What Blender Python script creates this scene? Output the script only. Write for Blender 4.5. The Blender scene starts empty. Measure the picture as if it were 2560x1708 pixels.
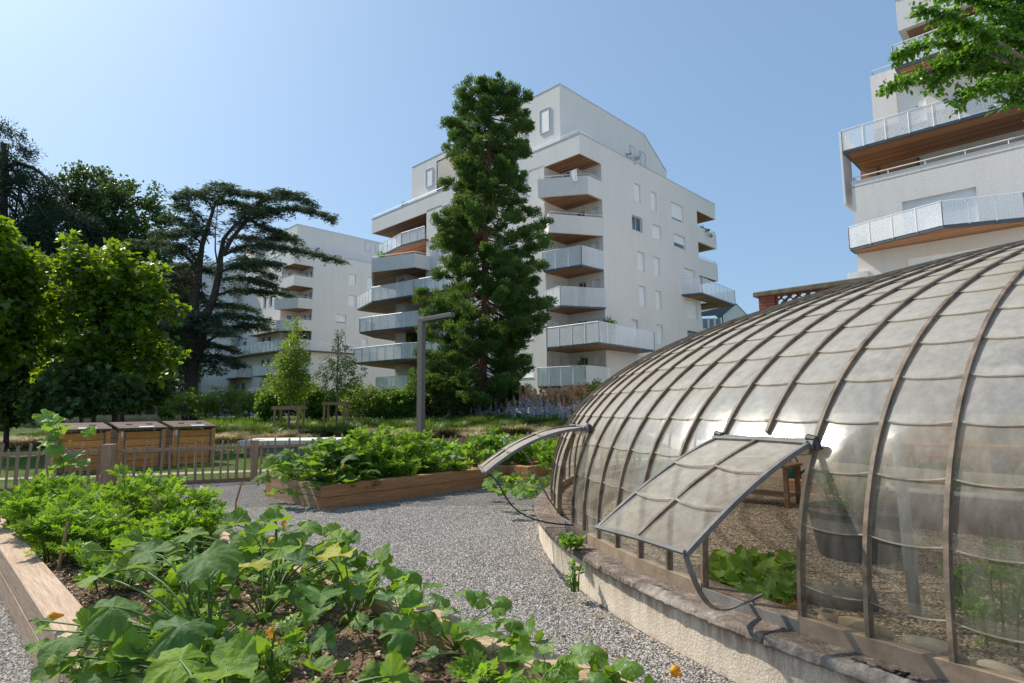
import bpy, math, random
import numpy as np
random.seed(7); rng = np.random.default_rng(7)
PI = math.pi
sc = bpy.context.scene
COL = sc.collection
A = np.array
# ------------------------------------------------------------------ camera model (2560 px wide survey of the place)
FPX, HORZ, ROLL, EYE = 1465.0, 1018.0, .008, 1.55
pitch = math.atan((HORZ-854)/FPX)
_fw = A([0, math.cos(pitch), math.sin(pitch)]); _u0 = A([0, -math.sin(pitch), math.cos(pitch)]); _r0 = A([1., 0, 0])
_rt = math.cos(ROLL)*_r0-math.sin(ROLL)*_u0; _up = math.sin(ROLL)*_r0+math.cos(ROLL)*_u0
CAM = A([0, 0, EYE])
def ray(p):
    d = _fw*FPX+_rt*(p[0]-1280)+_up*(854-p[1]); return d/np.linalg.norm(d)
def at(x, y, Y):            # survey pixel -> point standing at distance Y
    d = ray((x, y)); return CAM+d*Y/d[1]
def dp(x, y, Y): return at(x*1.0894, y*1.0894, Y)
def onz(x, y, z=0.):        # survey pixel -> point on the level z
    d = ray((x, y)); return CAM+d*(z-EYE)/d[2]
def onplane(x, y, O, dr):
    v = ray((x, y)); n = A([-dr[1], dr[0], 0]); t = ((O-CAM)@n)/(v@n); return CAM+v*t
RD = A([.6998, .7144, 0.]); LD = A([-.7144, .6998, 0.])   # the two directions of the estate's grid
def smooth(a, b, x):
    t = np.clip((x-a)/(b-a), 0, 1); return t*t*(3-2*t)
def gh(x, y):               # terrain height
    return .72*smooth(19.5, 31, y+.15*x)
# ------------------------------------------------------------------ node helpers
class NT:
    def __init__(s, name):
        s.m = bpy.data.materials.new(name); s.m.use_nodes = True; s.t = s.m.node_tree; s.t.nodes.clear()
        s.out = s.n('ShaderNodeOutputMaterial')
    def n(s, typ, **kw):
        nd = s.t.nodes.new(typ)
        for k, v in kw.items():
            if k.startswith('i_'):
                key = k[2:]; key = int(key) if key.isdigit() else key
                nd.inputs[key].default_value = v
            else: setattr(nd, k, v)
        return nd
    def l(s, a, b): s.t.links.new(a, b)
    def coord(s, kind='Object', scale=(1, 1, 1), rot=(0, 0, 0)):
        if kind == 'World':
            tc = s.n('ShaderNodeNewGeometry').outputs['Position']
        else: tc = s.n('ShaderNodeTexCoord').outputs[kind]
        mp = s.n('ShaderNodeMapping'); mp.inputs['Scale'].default_value = scale; mp.inputs['Rotation'].default_value = rot
        mp.vector_type = 'POINT'
        s.l(tc, mp.inputs[0]); return mp.outputs[0]
    def noise(s, vec, scale, detail=4, rough=.6, dist=0):
        nd = s.n('ShaderNodeTexNoise'); nd.inputs['Scale'].default_value = scale; nd.inputs['Detail'].default_value = detail
        nd.inputs['Roughness'].default_value = rough; nd.inputs['Distortion'].default_value = dist
        if vec: s.l(vec, nd.inputs['Vector'])
        return nd.outputs['Fac']
    def vor(s, vec, scale, feature='F1', out='Distance', rnd=1):
        nd = s.n('ShaderNodeTexVoronoi', feature=feature); nd.inputs['Scale'].default_value = scale; nd.inputs['Randomness'].default_value = rnd
        if vec: s.l(vec, nd.inputs['Vector'])
        return nd.outputs[out]
    def ramp(s, fac, stops, interp='LINEAR'):
        nd = s.n('ShaderNodeValToRGB'); cr = nd.color_ramp; cr.interpolation = interp
        while len(cr.elements) > 1: cr.elements.remove(cr.elements[-1])
        for i, (p, c) in enumerate(stops):
            e = cr.elements[0] if i == 0 else cr.elements.new(p)
            e.position = p
            c = (c, c, c) if isinstance(c, (int, float)) else c
            e.color = (*c, 1)
        s.l(fac, nd.inputs[0]); return nd.outputs[0]
    def mix(s, f, a, b, mode='MIX'):
        nd = s.n('ShaderNodeMix', data_type='RGBA', blend_type=mode)
        for sock, v in ((nd.inputs[0], f), (nd.inputs[6], a), (nd.inputs[7], b)):
            if hasattr(v, 'links'): s.l(v, sock)
            elif isinstance(v, tuple): sock.default_value = (*v, 1)
            else: sock.default_value = v
        return nd.outputs[2]
    def math(s, op, a, b=0., c=None):
        nd = s.n('ShaderNodeMath', operation=op)
        for i, v in enumerate((a, b) if c is None else (a, b, c)):
            if hasattr(v, 'links'): s.l(v, nd.inputs[i])
            else: nd.inputs[i].default_value = v
        return nd.outputs[0]
    def bump(s, h, strength=.3, dist=.02):
        nd = s.n('ShaderNodeBump'); nd.inputs['Strength'].default_value = strength; nd.inputs['Distance'].default_value = dist
        s.l(h, nd.inputs['Height']); return nd.outputs[0]
    def pbr(s, col, rough=.8, metal=0., spec=.5, normal=None, alpha=None):
        b = s.n('ShaderNodeBsdfPrincipled')
        for k, v in (('Base Color', col), ('Roughness', rough), ('Metallic', metal), ('Specular IOR Level', spec)):
            if hasattr(v, 'links'): s.l(v, b.inputs[k])
            elif isinstance(v, tuple): b.inputs[k].default_value = (*v, 1)
            else: b.inputs[k].default_value = v
        if normal: s.l(normal, b.inputs['Normal'])
        return b.outputs[0]
    def done(s, sh):
        s.l(sh, s.out.inputs[0]); return s.m
def attr(s, name): return s.n('ShaderNodeAttribute', attribute_name=name).outputs['Fac']

def basic(name, col, rough=.8, var=.12, scale=3., bump=0., bscale=40., metal=0., spec=.4, kind='World', bd=.01):
    s = NT(name); v = s.coord(kind)
    a = tuple(c*(1-var) for c in col); b = tuple(min(1, c*(1+var)) for c in col)
    n1 = s.noise(v, scale, 6); c = s.ramp(n1, [(.3, a), (.7, b)])
    nm = s.bump(s.noise(v, bscale, 4), bump, bd) if bump else None
    return s.done(s.pbr(c, rough, metal, spec, nm))
def wood(name, c1, c2, c3, axis='x', rotz=0., rough=.75, sc_=1.):
    # grain stretched along an axis of the rotated world frame
    s = NT(name)
    st = {'x': (1.2, 22, 22), 'y': (22, 1.2, 22), 'z': (22, 22, 1.2)}[axis]
    geo = s.n('ShaderNodeNewGeometry').outputs['Position']
    r_ = s.n('ShaderNodeVectorRotate', rotation_type='Z_AXIS'); s.l(geo, r_.inputs['Vector']); r_.inputs['Angle'].default_value = -rotz
    mp = s.n('ShaderNodeMapping'); mp.inputs['Scale'].default_value = tuple(a*sc_ for a in st); s.l(r_.outputs[0], mp.inputs[0]); v = mp.outputs[0]
    big = s.noise(geo, 1.1, 3)
    g = s.noise(v, 1.2, 8, .65, 1.2)
    g2 = s.noise(v, 6, 4, .6, .3)
    c = s.ramp(g, [(.25, c1), (.5, c2), (.72, c3)])
    c = s.mix(s.ramp(g2, [(.45, 0.), (.62, .35)]), c, tuple(x*.45 for x in c1), 'MIX')
    c = s.mix(s.ramp(big, [(.3, .25), (.7, 0.)]), c, tuple(x*.6 for x in c2))
    isl = s.n('ShaderNodeNewGeometry').outputs['Random Per Island']
    c = s.mix(1., c, s.ramp(isl, [(0, .72), (1, 1.15)]), 'MULTIPLY')
    return s.done(s.pbr(c, rough, 0, .3, s.bump(s.math('ADD', g, g2), .35, .006)))
def leaf(name, c1, c2, tr=.35, tc=None, rough=.45, spec=.35, veinc=None, dark=None):
    s = NT(name); c = s.ramp(attr(s, 'var'), [(0, c1), (.62, tuple((a+b)/2 for a, b in zip(c1, c2))), (1, c2)])
    if veinc:
        c = s.mix(s.math('MULTIPLY', attr(s, 'vein'), .8), c, veinc)
        no = s.noise(s.coord('World'), 60, 3); c = s.mix(s.ramp(no, [(.4, .25), (.6, 0.)]), c, tuple(x*.55 for x in c1)); c = s.mix(s.ramp(s.noise(s.coord('World'), 11, 4), [(.52, 0.), (.68, .45)]), c, (.30, .38, .22)); c = s.mix(s.ramp(s.noise(s.coord('World'), 5, 3), [(.60, 0.), (.72, .6)]), c, (.36, .38, .05))
    if not tc: tc = tuple(min(1, a*k) for a, k in zip(c2, (2.2, 2.0, 1.0)))
    t = s.n('ShaderNodeBsdfTranslucent'); tcol = s.mix(.75, c, tc); s.l(tcol, t.inputs[0])
    nm = s.bump(s.noise(s.coord('World'), 38, 4), .75, .012) if veinc else None
    p = s.pbr(c, rough, 0, spec, nm)
    m = s.n('ShaderNodeMixShader'); m.inputs[0].default_value = tr; s.l(p, m.inputs[1]); s.l(t.outputs[0], m.inputs[2])
    return s.done(m.outputs[0])
# ------------------------------------------------------------------ objects
def tag(o, label=None, cat=None, group=None, kind=None):
    if label: o['label'] = label
    if cat: o['category'] = cat
    if group: o['group'] = group
    if kind: o['kind'] = kind
    return o
def thing(name, label, cat, loc=(0, 0, 0), group=None):
    o = bpy.data.objects.new(name, None); o.empty_display_size = .1; COL.objects.link(o)
    o.location = tuple(float(c) for c in loc); return tag(o, label, cat, group)
def rootloc(p):
    l = A([0., 0, 0])
    while p is not None: l = l+A(p.location); p = p.parent
    return l
def link(name, me, mat, parent=None):
    o = bpy.data.objects.new(name, me); COL.objects.link(o)
    if mat and not me.materials: me.materials.append(mat)
    if parent is not None: o.parent = parent
    return o
class MB:
    def __init__(s): s.v = []; s.f = []
    def poly(s, pts):
        k = len(s.v); s.v += [tuple(float(c) for c in p) for p in pts]; s.f.append(tuple(range(k, k+len(pts)))); return s
    def grid(s, P):            # P (n,m,3)
        P = np.asarray(P); n, m = P.shape[:2]; k = len(s.v); s.v += [tuple(q) for q in P.reshape(-1, 3).tolist()]
        for i in range(n-1):
            for j in range(m-1): a = k+i*m+j; s.f.append((a, a+1, a+m+1, a+m))
        return s
    def hexa(s, p):            # 8 corners, bottom ring then top ring
        k = len(s.v); s.v += [tuple(float(c) for c in q) for q in p]
        for f in ((3, 2, 1, 0), (4, 5, 6, 7), (0, 1, 5, 4), (1, 2, 6, 5), (2, 3, 7, 6), (3, 0, 4, 7)): s.f.append(tuple(k+i for i in f))
        return s
    def box(s, o, ax, ay, az):  # corner and three edges
        o, ax, ay, az = map(lambda q: A(q, float), (o, ax, ay, az))
        return s.hexa([o, o+ax, o+ax+ay, o+ay, o+az, o+ax+az, o+ax+ay+az, o+ay+az])
    def cbox(s, c, sx, sy, sz, dx=(1, 0, 0), dy=(0, 1, 0), dz=(0, 0, 1)):
        c = A(c, float); dx = A(dx, float)*sx; dy = A(dy, float)*sy; dz = A(dz, float)*sz
        return s.box(c-dx/2-dy/2-dz/2, dx, dy, dz)
    def prism(s, poly, z0, z1):
        n = len(poly); k = len(s.v)
        for z in (z0, z1): s.v += [(float(p[0]), float(p[1]), float(z)) for p in poly]
        s.f.append(tuple(range(k+n-1, k-1, -1))); s.f.append(tuple(range(k+n, k+2*n)))
        for i in range(n): j = (i+1) % n; s.f.append((k+i, k+j, k+n+j, k+n+i))
        return s
    def tube(s, pts, rad, n=8, cap=True):
        pts = [A(p, float) for p in pts]; m = len(pts)
        rad = [rad]*m if isinstance(rad, (int, float)) else rad
        k = len(s.v); up = A([0, 0, 1.]); prev = None
        for i, p in enumerate(pts):
            t = pts[min(i+1, m-1)]-pts[max(i-1, 0)]; t = t/(np.linalg.norm(t)+1e-9)
            a = prev if prev is not None else (up if abs(t[2]) < .9 else A([1., 0, 0]))
            x = np.cross(t, a); x /= np.linalg.norm(x)+1e-9; y = np.cross(t, x); prev = -y if False else a
            for j in range(n):
                an = 2*PI*j/n; q = p+rad[i]*(math.cos(an)*x+math.sin(an)*y); s.v.append(tuple(q))
        for i in range(m-1):
            for j in range(n):
                a = k+i*n+j; b = k+i*n+(j+1) % n; s.f.append((a, b, b+n, a+n))
        if cap: s.f.append(tuple(k+j for j in range(n-1, -1, -1))); s.f.append(tuple(k+(m-1)*n+j for j in range(n)))
        return s
    def lathe(s, c, prof, n=24):   # prof (r,z)
        c = A(c, float); P = [[(c[0]+r*math.cos(2*PI*j/n), c[1]+r*math.sin(2*PI*j/n), c[2]+z) for j in range(n+1)] for r, z in prof]
        return s.grid(P)
    def join(s, o):
        k = len(s.v); s.v += o.v; s.f += [tuple(i+k for i in f) for f in o.f]; return s
    def build(s, name, mat, parent=None, sm=False, bevel=0, extra=None):
        me = bpy.data.meshes.new(name); off = rootloc(parent)
        V = np.asarray(s.v, float).reshape(-1, 3)-off
        me.from_pydata(V.tolist(), [], s.f); me.update()
        if sm: me.polygons.foreach_set('use_smooth', [True]*len(me.polygons))
        o = link(name, me, mat, parent)
        if extra:
            me.materials.append(extra[0]); me.polygons.foreach_set('material_index', [0]*extra[1]+[1]*(len(me.polygons)-extra[1]))
        if bevel:
            b = o.modifiers.new('Bevel', 'BEVEL'); b.width = bevel; b.segments = 1; b.limit_method = 'ANGLE'
        return o
def fastmesh(name, V, F, mat, parent=None, attrs=None, sm=False):
    me = bpy.data.meshes.new(name); off = rootloc(parent)
    V = (np.asarray(V)-off).astype(np.float32); F = np.asarray(F, np.int32); k = F.shape[1]
    me.vertices.add(len(V)); me.vertices.foreach_set('co', V.ravel())
    me.loops.add(F.size); me.loops.foreach_set('vertex_index', F.ravel())
    me.polygons.add(len(F)); me.polygons.foreach_set('loop_start', np.arange(0, F.size, k, dtype=np.int32))
    if sm: me.polygons.foreach_set('use_smooth', np.ones(len(F), bool))
    for nme, arr in (attrs or {}).items():
        at_ = me.attributes.new(nme, 'FLOAT', 'POINT'); at_.data.foreach_set('value', np.asarray(arr, np.float32))
    me.update(calc_edges=True); me.validate()
    return link(name, me, mat, parent)
def unit(v): return v/(np.linalg.norm(v, axis=-1, keepdims=True)+1e-9)
def frames(d, n):             # leaf axis d, leaf normal n -> rotation matrices
    y = unit(d); x = unit(np.cross(y, n)); z = np.cross(x, y); return np.stack([x, y, z], -1)
def inst(tmpl, pos, R, scl, var, extra=None):
    TV, TF = tmpl[0], tmpl[1]; N = len(pos); n = len(TV)
    scl = np.asarray(scl, float); scl = scl[:, None, None] if scl.ndim == 1 else scl[:, None, :]
    V = np.einsum('nij,nkj->nki', R, TV[None]*scl)+pos[:, None, :]
    F = (TF[None]+(np.arange(N)*n)[:, None, None]).reshape(-1, TF.shape[1])
    at_ = {'var': np.repeat(var, n)}
    if len(tmpl) > 2: at_['vein'] = np.tile(tmpl[2], N)
    return V.reshape(-1, 3), F, at_
def leaves(name, tmpl, pos, R, scl, var, mat, parent=None, sm=False):
    V, F, at_ = inst(tmpl, pos, R, scl, var); return fastmesh(name, V, F, mat, parent, at_, sm)
def rdir(N, up=0.):
    d = rng.normal(size=(N, 3)); d[:, 2] += up; return unit(d)
# leaf templates: +y is the leaf axis, +z its upper side
T_OVAL = (A([[0, 0, 0], [.28, .35, .06], [0, .4, -.03], [-.28, .35, .06], [.2, .75, .03], [-.2, .75, .03], [0, 1, -.06]]),
          A([[0, 1, 2], [0, 2, 3], [1, 4, 2], [2, 5, 3], [2, 4, 6], [2, 6, 5]]))
T_DIA = (A([[0, 0, 0], [.3, .5, .04], [0, 1, -.05], [-.3, .5, .04]]), A([[0, 1, 2], [0, 2, 3]]))
def star():
    pts = [(0, 0), (.18, .12), (.52, .02), (.36, .3), (.62, .5), (.3, .56), (0, 1), (-.3, .56), (-.62, .5), (-.36, .3), (-.52, .02), (-.18, .12)]
    V = [(0, .35, 0.)]+[(x, y, .10*abs(x)-.05*y) for x, y in pts]; n = len(pts)
    return A(V), A([[0, 1+i, 1+(i+1) % n] for i in range(n)])
T_STAR = star()
def compound():
    V = []; F = []
    def leaflet(px, py, ang, L):
        k = len(V); c, s_ = math.cos(ang), math.sin(ang)
        for x, y, z in ((0, 0, 0), (.2, .25, .03), (.34, .42, 0), (.18, .6, .03), (0, 1, -.1), (-.18, .6, .03), (-.34, .42, 0), (-.2, .25, .03)):
            V.append((px+L*(x*c+y*s_), py+L*(-x*s_+y*c), L*z-.12*py*py))
        for i in range(1, 7): F.append((k, k+i, k+i+1))
    leaflet(0, .62, 0, .40)
    for i, (y, L) in enumerate(((.15, .26), (.36, .34), (.56, .3))):
        leaflet(.01, y, 1.15, L); leaflet(-.01, y+.03, -1.15, L)
    k = len(V); V += [(-.012, -.15, 0), (.012, -.15, 0), (.008, .62, -.05), (-.008, .62, -.05)]; F += [(k, k+1, k+2), (k, k+2, k+3)]
    return A(V, float), A(F)
T_COMP = compound()
def squash(seed, lobes=5, deep=.30, cup=.16, nseg=54, nr=6, teeth=.025):
    r_ = random.Random(seed); V = [(0, 0, 0.)]; vein = [1.]; F = []
    ph = [r_.uniform(0, 6.3) for _ in range(4)]; sx = r_.uniform(-.25, .25)
    for i in range(1, nr+1):
        t = i/nr
        for j in range(nseg):
            th = -PI+2*PI*(j+.5)/nseg
            cc = abs(math.cos(lobes/2*th))
            rho = 1-deep+deep*cc**.8
            rho *= 1-.78*math.exp(-((PI-abs(th))/.26)**2)
            if i == nr: rho *= 1+teeth*(1 if j % 2 else -1)+.03*math.sin(7*th+ph[0])
            r = rho*t
            v = max(0, 1-abs(((th*lobes/(2*PI)+.0) % 1)-0)*16) if False else 0
            # nearest main vein
            da = min(abs(th-k*2*PI/lobes) for k in range(-(lobes//2), lobes//2+1))
            v = max(0., 1-da/.075)
            v = max(v, .5*max(0., 1-abs(((r*7-abs(math.sin(da))*7) % 1.6)-.8)/.16)) if da < .6 and t > .2 else v
            fold = min(da/.6, 1)
            z = cup*r*r*(1.2, -2.6, .6)[seed % 3]+(.22, .1, -.25, .3, -.1, .0)[seed % 6]*r*abs(math.sin(th))+.10*r*(fold-.35)+.17*r*r*math.sin(2*th+ph[1])+.08*r*r*math.sin(3*th+ph[0])+.06*t**3*math.sin(8*th+ph[2])+.04*t*t*math.sin(13*th+ph[3])+sx*r*r*math.sin(th)*.6
            V.append((r*math.sin(th), r*math.cos(th), z)); vein.append(v)
    for j in range(nseg): F.append((0, 1+(j+1) % nseg, 1+j, 1+j))
    F3 = [(0, 1+(j+1) % nseg, 1+j) for j in range(nseg)]; 
    for i in range(nr-1):
        for j in range(nseg):
            a = 1+i*nseg+j; b = 1+i*nseg+(j+1) % nseg; F3 += [(a, b, b+nseg), (a, b+nseg, a+nseg)]
    return A(V, float), A(F3), A(vein, float)
SQ = [squash(k, 5, (.12, .18, .15)[k % 3]) for k in range(6)]
CUC = [squash(20+k, 3, .12, .22, 30, 4, .02) for k in range(3)]
def blade(n=3, w=.02):
    V = []; F = []
    for i in range(n+1):
        t = i/n; ww = w*(1-t**1.5)+.001; y = .45*t*t; z = t*(1-.18*t*t); V += [(-ww, y, z), (ww, y, z)]
    for i in range(n): a = 2*i; F += [(a, a+1, a+3), (a, a+3, a+2)]
    return A(V), A(F)
T_BLADE = blade()
def zrot(N):
    a = rng.uniform(0, 2*PI, N); c, s_ = np.cos(a), np.sin(a); z = np.zeros(N); o = np.ones(N)
    return np.stack([np.stack([c, -s_, z], -1), np.stack([s_, c, z], -1), np.stack([z, z, o], -1)], 1)
# ------------------------------------------------------------------ materials
def m_wall(name, col, st=.22):
    s = NT(name); v = s.coord('World'); vs = s.coord('World', (2.6, 2.6, .16))
    c = s.ramp(s.noise(v, .35, 3), [(.3, tuple(a*.95 for a in col)), (.7, col)])
    c = s.mix(s.ramp(s.noise(vs, 1.2, 6), [(.5, 0.), (.8, st)]), c, tuple(a*.6 for a in col))
    c = s.mix(s.ramp(s.noise(v, 5, 5), [(.35, .12), (.65, 0.)]), c, tuple(a*.85 for a in col))
    return s.done(s.pbr(c, .9, 0, .2, s.bump(s.noise(v, 9, 6), .35, .03)))
M_WALL = m_wall('render_plaster', (.86, .805, .75))
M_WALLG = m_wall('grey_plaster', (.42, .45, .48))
M_BAND = basic('coping_metal', (.55, .56, .57), .5, .05)
M_DARKM = basic('dark_steel', (.10, .115, .13), .5, .1, 4)
M_SHUT = basic('shutter_white', (.92, .92, .92), .5, .03, 2)
def m_glass_dark():
    s = NT('window_glass'); c = s.ramp(s.noise(s.coord('World'), .8, 2), [(.35, (.03, .045, .06)), (.65, (.10, .15, .2))])
    return s.done(s.pbr(c, .08, 0, .9))
M_PANE = m_glass_dark()
M_FRAMEW = basic('frame_grey', (.62, .62, .62), .5, .05)
def m_soffit():
    s = NT('soffit_wood'); v = s.coord('World', (1, 1, 1), (0, 0, -PI/4)); 
    w = s.n('ShaderNodeTexWave', wave_type='BANDS', bands_direction='X'); w.inputs['Scale'].default_value = 1.05; s.l(v, w.inputs['Vector'])
    bx = s.n('ShaderNodeSeparateXYZ'); s.l(v, bx.inputs[0])
    pl = s.math('FRACT', s.math('MULTIPLY', bx.outputs[0], 6.5)); gap = s.ramp(pl, [(0, .25), (.08, 1.), (.92, 1.), (1., .25)])
    ids = s.math('FLOOR', s.math('MULTIPLY', bx.outputs[0], 6.5)); wn = s.n('ShaderNodeTexWhiteNoise', noise_dimensions='1D'); s.l(ids, wn.inputs['W'])
    st = s.noise(s.coord('World', (14, 1, 1), (0, 0, -PI/4)), 1.5, 5)
    c = s.ramp(s.math('ADD', s.math('MULTIPLY', wn.outputs['Value'], .5), s.math('MULTIPLY', st, .5)), [(.2, (.20, .085, .04)), (.5, (.36, .165, .075)), (.8, (.52, .27, .13))])
    return s.done(s.pbr(s.mix(1., c, gap, 'MULTIPLY'), .6, 0, .3))
M_SOFF = m_soffit()
def m_perf():
    s = NT('perforated_metal'); v = s.coord('World')
    a = s.vor(v, 26, 'F1', rnd=.55); n1 = s.noise(v, 30, 1)
    hole = s.ramp(s.math('ADD', a, s.math('MULTIPLY', n1, .5)), [(.50, .12), (.85, .52)])
    p = s.pbr((.93, .93, .93), .45, 0, .5); t = s.n('ShaderNodeBsdfTransparent')
    m = s.n('ShaderNodeMixShader'); s.l(hole, m.inputs[0]); s.l(p, m.inputs[1]); s.l(t.outputs[0], m.inputs[2]); return s.done(m.outputs[0])
M_PERF = m_perf()
M_RAIL = basic('rail_white', (.82, .83, .84), .4, .03)
M_BARK = basic('bark', (.075, .055, .045), .95, .4, 9, .8, 18, bd=.04)
M_BARKR = basic('bark_reddish', (.17, .085, .055), .95, .45, 7, .9, 14, bd=.05)
M_BARKG = basic('bark_grey', (.16, .14, .12), .9, .3, 9, .5, 20, bd=.03)
BR = math.atan2(RD[1], RD[0]); BL = math.atan2(LD[1], LD[0])
W_BED_R = wood('bed_timber_r', (.28, .12, .05), (.44, .215, .095), (.56, .31, .15), 'x', BR)
W_BED_L = wood('bed_timber_l', (.36, .23, .145), (.53, .37, .25), (.66, .50, .36), 'x', BL)
W_BIN = wood('bin_boards', (.42, .16, .04), (.66, .28, .075), (.82, .41, .13), 'x', BR)
W_BIND = wood('bin_lid_boards', (.10, .06, .045), (.17, .105, .08), (.26, .17, .13), 'x', BR)
W_POST = wood('fence_wood', (.26, .145, .075), (.42, .26, .15), (.56, .38, .24), 'z')
W_PICK = wood('picket_wood', (.26, .165, .095), (.43, .29, .185), (.58, .43, .30), 'z')
W_DECK = wood('deck_boards', (.36, .19, .10), (.55, .32, .18), (.70, .45, .27), 'x', BL)
M_LAMP = basic('lamp_paint', (.145, .13, .12), .55, .06, 6)
M_CONC = basic('pale_concrete', (.70, .65, .57), .85, .08, 2, .2, 40)
M_SOIL = None
def m_soil():
    s = NT('bed_soil'); v = s.coord('World'); n1 = s.noise(v, 9, 8, .7); c2 = s.vor(v, 28, 'F1', 'Color')
    c = s.ramp(n1, [(.3, (.07, .042, .028)), (.5, (.17, .105, .07)), (.68, (.33, .23, .165))])
    bw = s.n('ShaderNodeRGBToBW'); s.l(c2, bw.inputs[0])
    c = s.mix(s.ramp(bw.outputs[0], [(.55, 0.), (.75, .6)]), c, (.36, .27, .2))
    h = s.math('ADD', n1, s.math('MULTIPLY', s.vor(v, 28), .6)); return s.done(s.pbr(c, .95, 0, .15, s.bump(h, 1., .05)))
M_SOIL = m_soil()
def m_gravel(name, cols, sc_=62., warm=.0):
    s = NT(name); v = s.coord('World', (1, 1, 0)); cell = s.vor(v, sc_, 'F1', 'Color'); d = s.vor(v, sc_); d2 = s.vor(v, sc_*1.9)
    bw = s.n('ShaderNodeSeparateColor'); s.l(cell, bw.inputs[0])
    c = s.ramp(bw.outputs[0], [(i/(len(cols)-1), q) for i, q in enumerate(cols)])
    sh = s.ramp(d, [(.35, 1.), (.75, .25)]); c = s.mix(1., c, sh, 'MULTIPLY')
    big = s.ramp(s.noise(v, .9, 4), [(.3, .82), (.7, 1.08)]); c = s.mix(1., c, big, 'MULTIPLY')
    h = s.math('SUBTRACT', 1., s.math('ADD', d, s.math('MULTIPLY', d2, .35)))
    return s.done(s.pbr(c, .85, 0, .25, s.bump(h, 1., .03)))
M_GRAV = m_gravel('gravel_grey', [(.22, .205, .19), (.36, .335, .31), (.48, .45, .41), (.62, .57, .51), (.42, .385, .345), (.72, .66, .58)], 72.)
M_GRAVI = m_gravel('gravel_warm', [(.34, .25, .17), (.55, .42, .29), (.70, .56, .42), (.46, .34, .23), (.76, .64, .50)], 38)
def m_ground():
    s = NT('meadow_ground'); v = s.coord('World'); n1 = s.noise(v, .5, 5); n2 = s.noise(v, 14, 5)
    c = s.ramp(n2, [(.3, (.035, .06, .015)), (.55, (.08, .13, .025)), (.75, (.16, .20, .06))])
    c = s.mix(s.ramp(n1, [(.5, 0.), (.68, .6)]), c, (.20, .18, .08)); return s.done(s.pbr(c, .95, 0, .1, s.bump(n2, .8, .05)))
M_GROUND = m_ground()
M_PATH = basic('sandy_path', (.42, .34, .26), .95, .15, 5, .3, 30)
# foliage
L_SQ = leaf('squash_leaf', (.045, .125, .045), (.25, .39, .04), .38, (.42, .66, .02), .6, .2, veinc=(.26, .36, .14))
L_SQY = leaf('squash_leaf_yellow', (.42, .42, .03), (.55, .50, .05), .35, (.7, .65, .03), .5, .3, veinc=(.5, .5, .15))
L_TOM = leaf('tomato_leaf', (.035, .105, .016), (.23, .39, .045), .45, (.42, .68, .03))
L_CUC = leaf('cucumber_leaf', (.05, .15, .022), (.21, .38, .045), .40, (.42, .68, .03), .42, .4, veinc=(.25, .38, .1))
L_DARK = leaf('dark_broadleaf', (.022, .055, .017), (.09, .155, .038), .25)
L_MAPLE = leaf('plane_tree_leaf', (.010, .042, .006), (.13, .23, .014), .46, (.42, .60, .02), .35, .5)
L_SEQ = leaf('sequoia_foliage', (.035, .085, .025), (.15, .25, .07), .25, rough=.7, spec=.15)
L_CED = leaf('cedar_needles', (.045, .08, .06), (.15, .21, .14), .18, rough=.7, spec=.2)
L_PINE = leaf('pine_needles', (.015, .04, .022), (.045, .085, .045), .10, rough=.7, spec=.2)
L_YOUNG = leaf('young_tree_leaf', (.06, .12, .018), (.22, .32, .05), .42)
L_SHRUB = leaf('shrub_leaf', (.035, .10, .014), (.16, .28, .04), .42)
L_PALE = leaf('pale_shrub_leaf', (.10, .17, .03), (.24, .34, .08), .4)
L_HACK = leaf('branch_leaf', (.03, .10, .01), (.10, .24, .025), .42, (.28, .55, .03), .35, .45)
L_GRASS = leaf('grass_blade', (.05, .14, .012), (.15, .30, .03), .35, (.3, .5, .03))
L_GRASSD = leaf('meadow_blade', (.04, .085, .018), (.13, .20, .05), .25)
L_STRAW = leaf('straw_grass', (.52, .42, .25), (.80, .68, .45), .4, (.7, .6, .35))
L_ORNG = leaf('feather_grass_heads', (.80, .50, .27), (.95, .70, .42), .5, (.6, .35, .15))
L_LAV = leaf('lavender_flower', (.40, .46, .34), (.82, .72, .95), .4, (.4, .36, .55))
M_STEM = basic('squash_stem', (.11, .19, .045), .5, .2, 10)
M_STEMD = basic('green_stem', (.10, .17, .04), .6, .25, 10)
M_FLOWER = leaf('squash_flower', (.75, .36, .03), (.85, .52, .08), .3, (.9, .55, .1))
M_CANE = basic('bamboo_cane', (.36, .22, .12), .7, .25, 14)

# ================================================================== GROUND
def sheet(name, mat, xs, ys, zoff=0., mask=None):
    X, Y = np.meshgrid(xs, ys, indexing='ij'); Z = gh(X, Y)+zoff
    m = MB().grid(np.stack([X, Y, Z], -1)); 
    o = m.build(name, mat, None, True); tag(o, kind='structure'); return o
xs = np.concatenate([[-1500, -600, -250, -120], np.arange(-70, 71, 2.), [120, 250, 600, 1500]])
ys = np.concatenate([[-60, -20], np.arange(-6, 64, 1.), [90, 140, 260, 600, 1800]])
sheet('ground', M_GROUND, xs, ys)
FENCE = [(-14., 9.9), (-10.5, 11.2), (-8.05, 11.95), (-5.6, 13.0), (-2.4, 14.6), (1.2, 15.5)]
gp = [(-14, -6)]+[(x, y-.12) for x, y in FENCE]+[(7.2, 15.3), (16, 9), (16, -6)]
def polysheet(name, pts, mat, z=.004):
    return tag(MB().poly([(x, y, z) for x, y in pts]).build(name, mat), kind='structure')
polysheet('gravel', gp, M_GRAV, .006)
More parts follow.
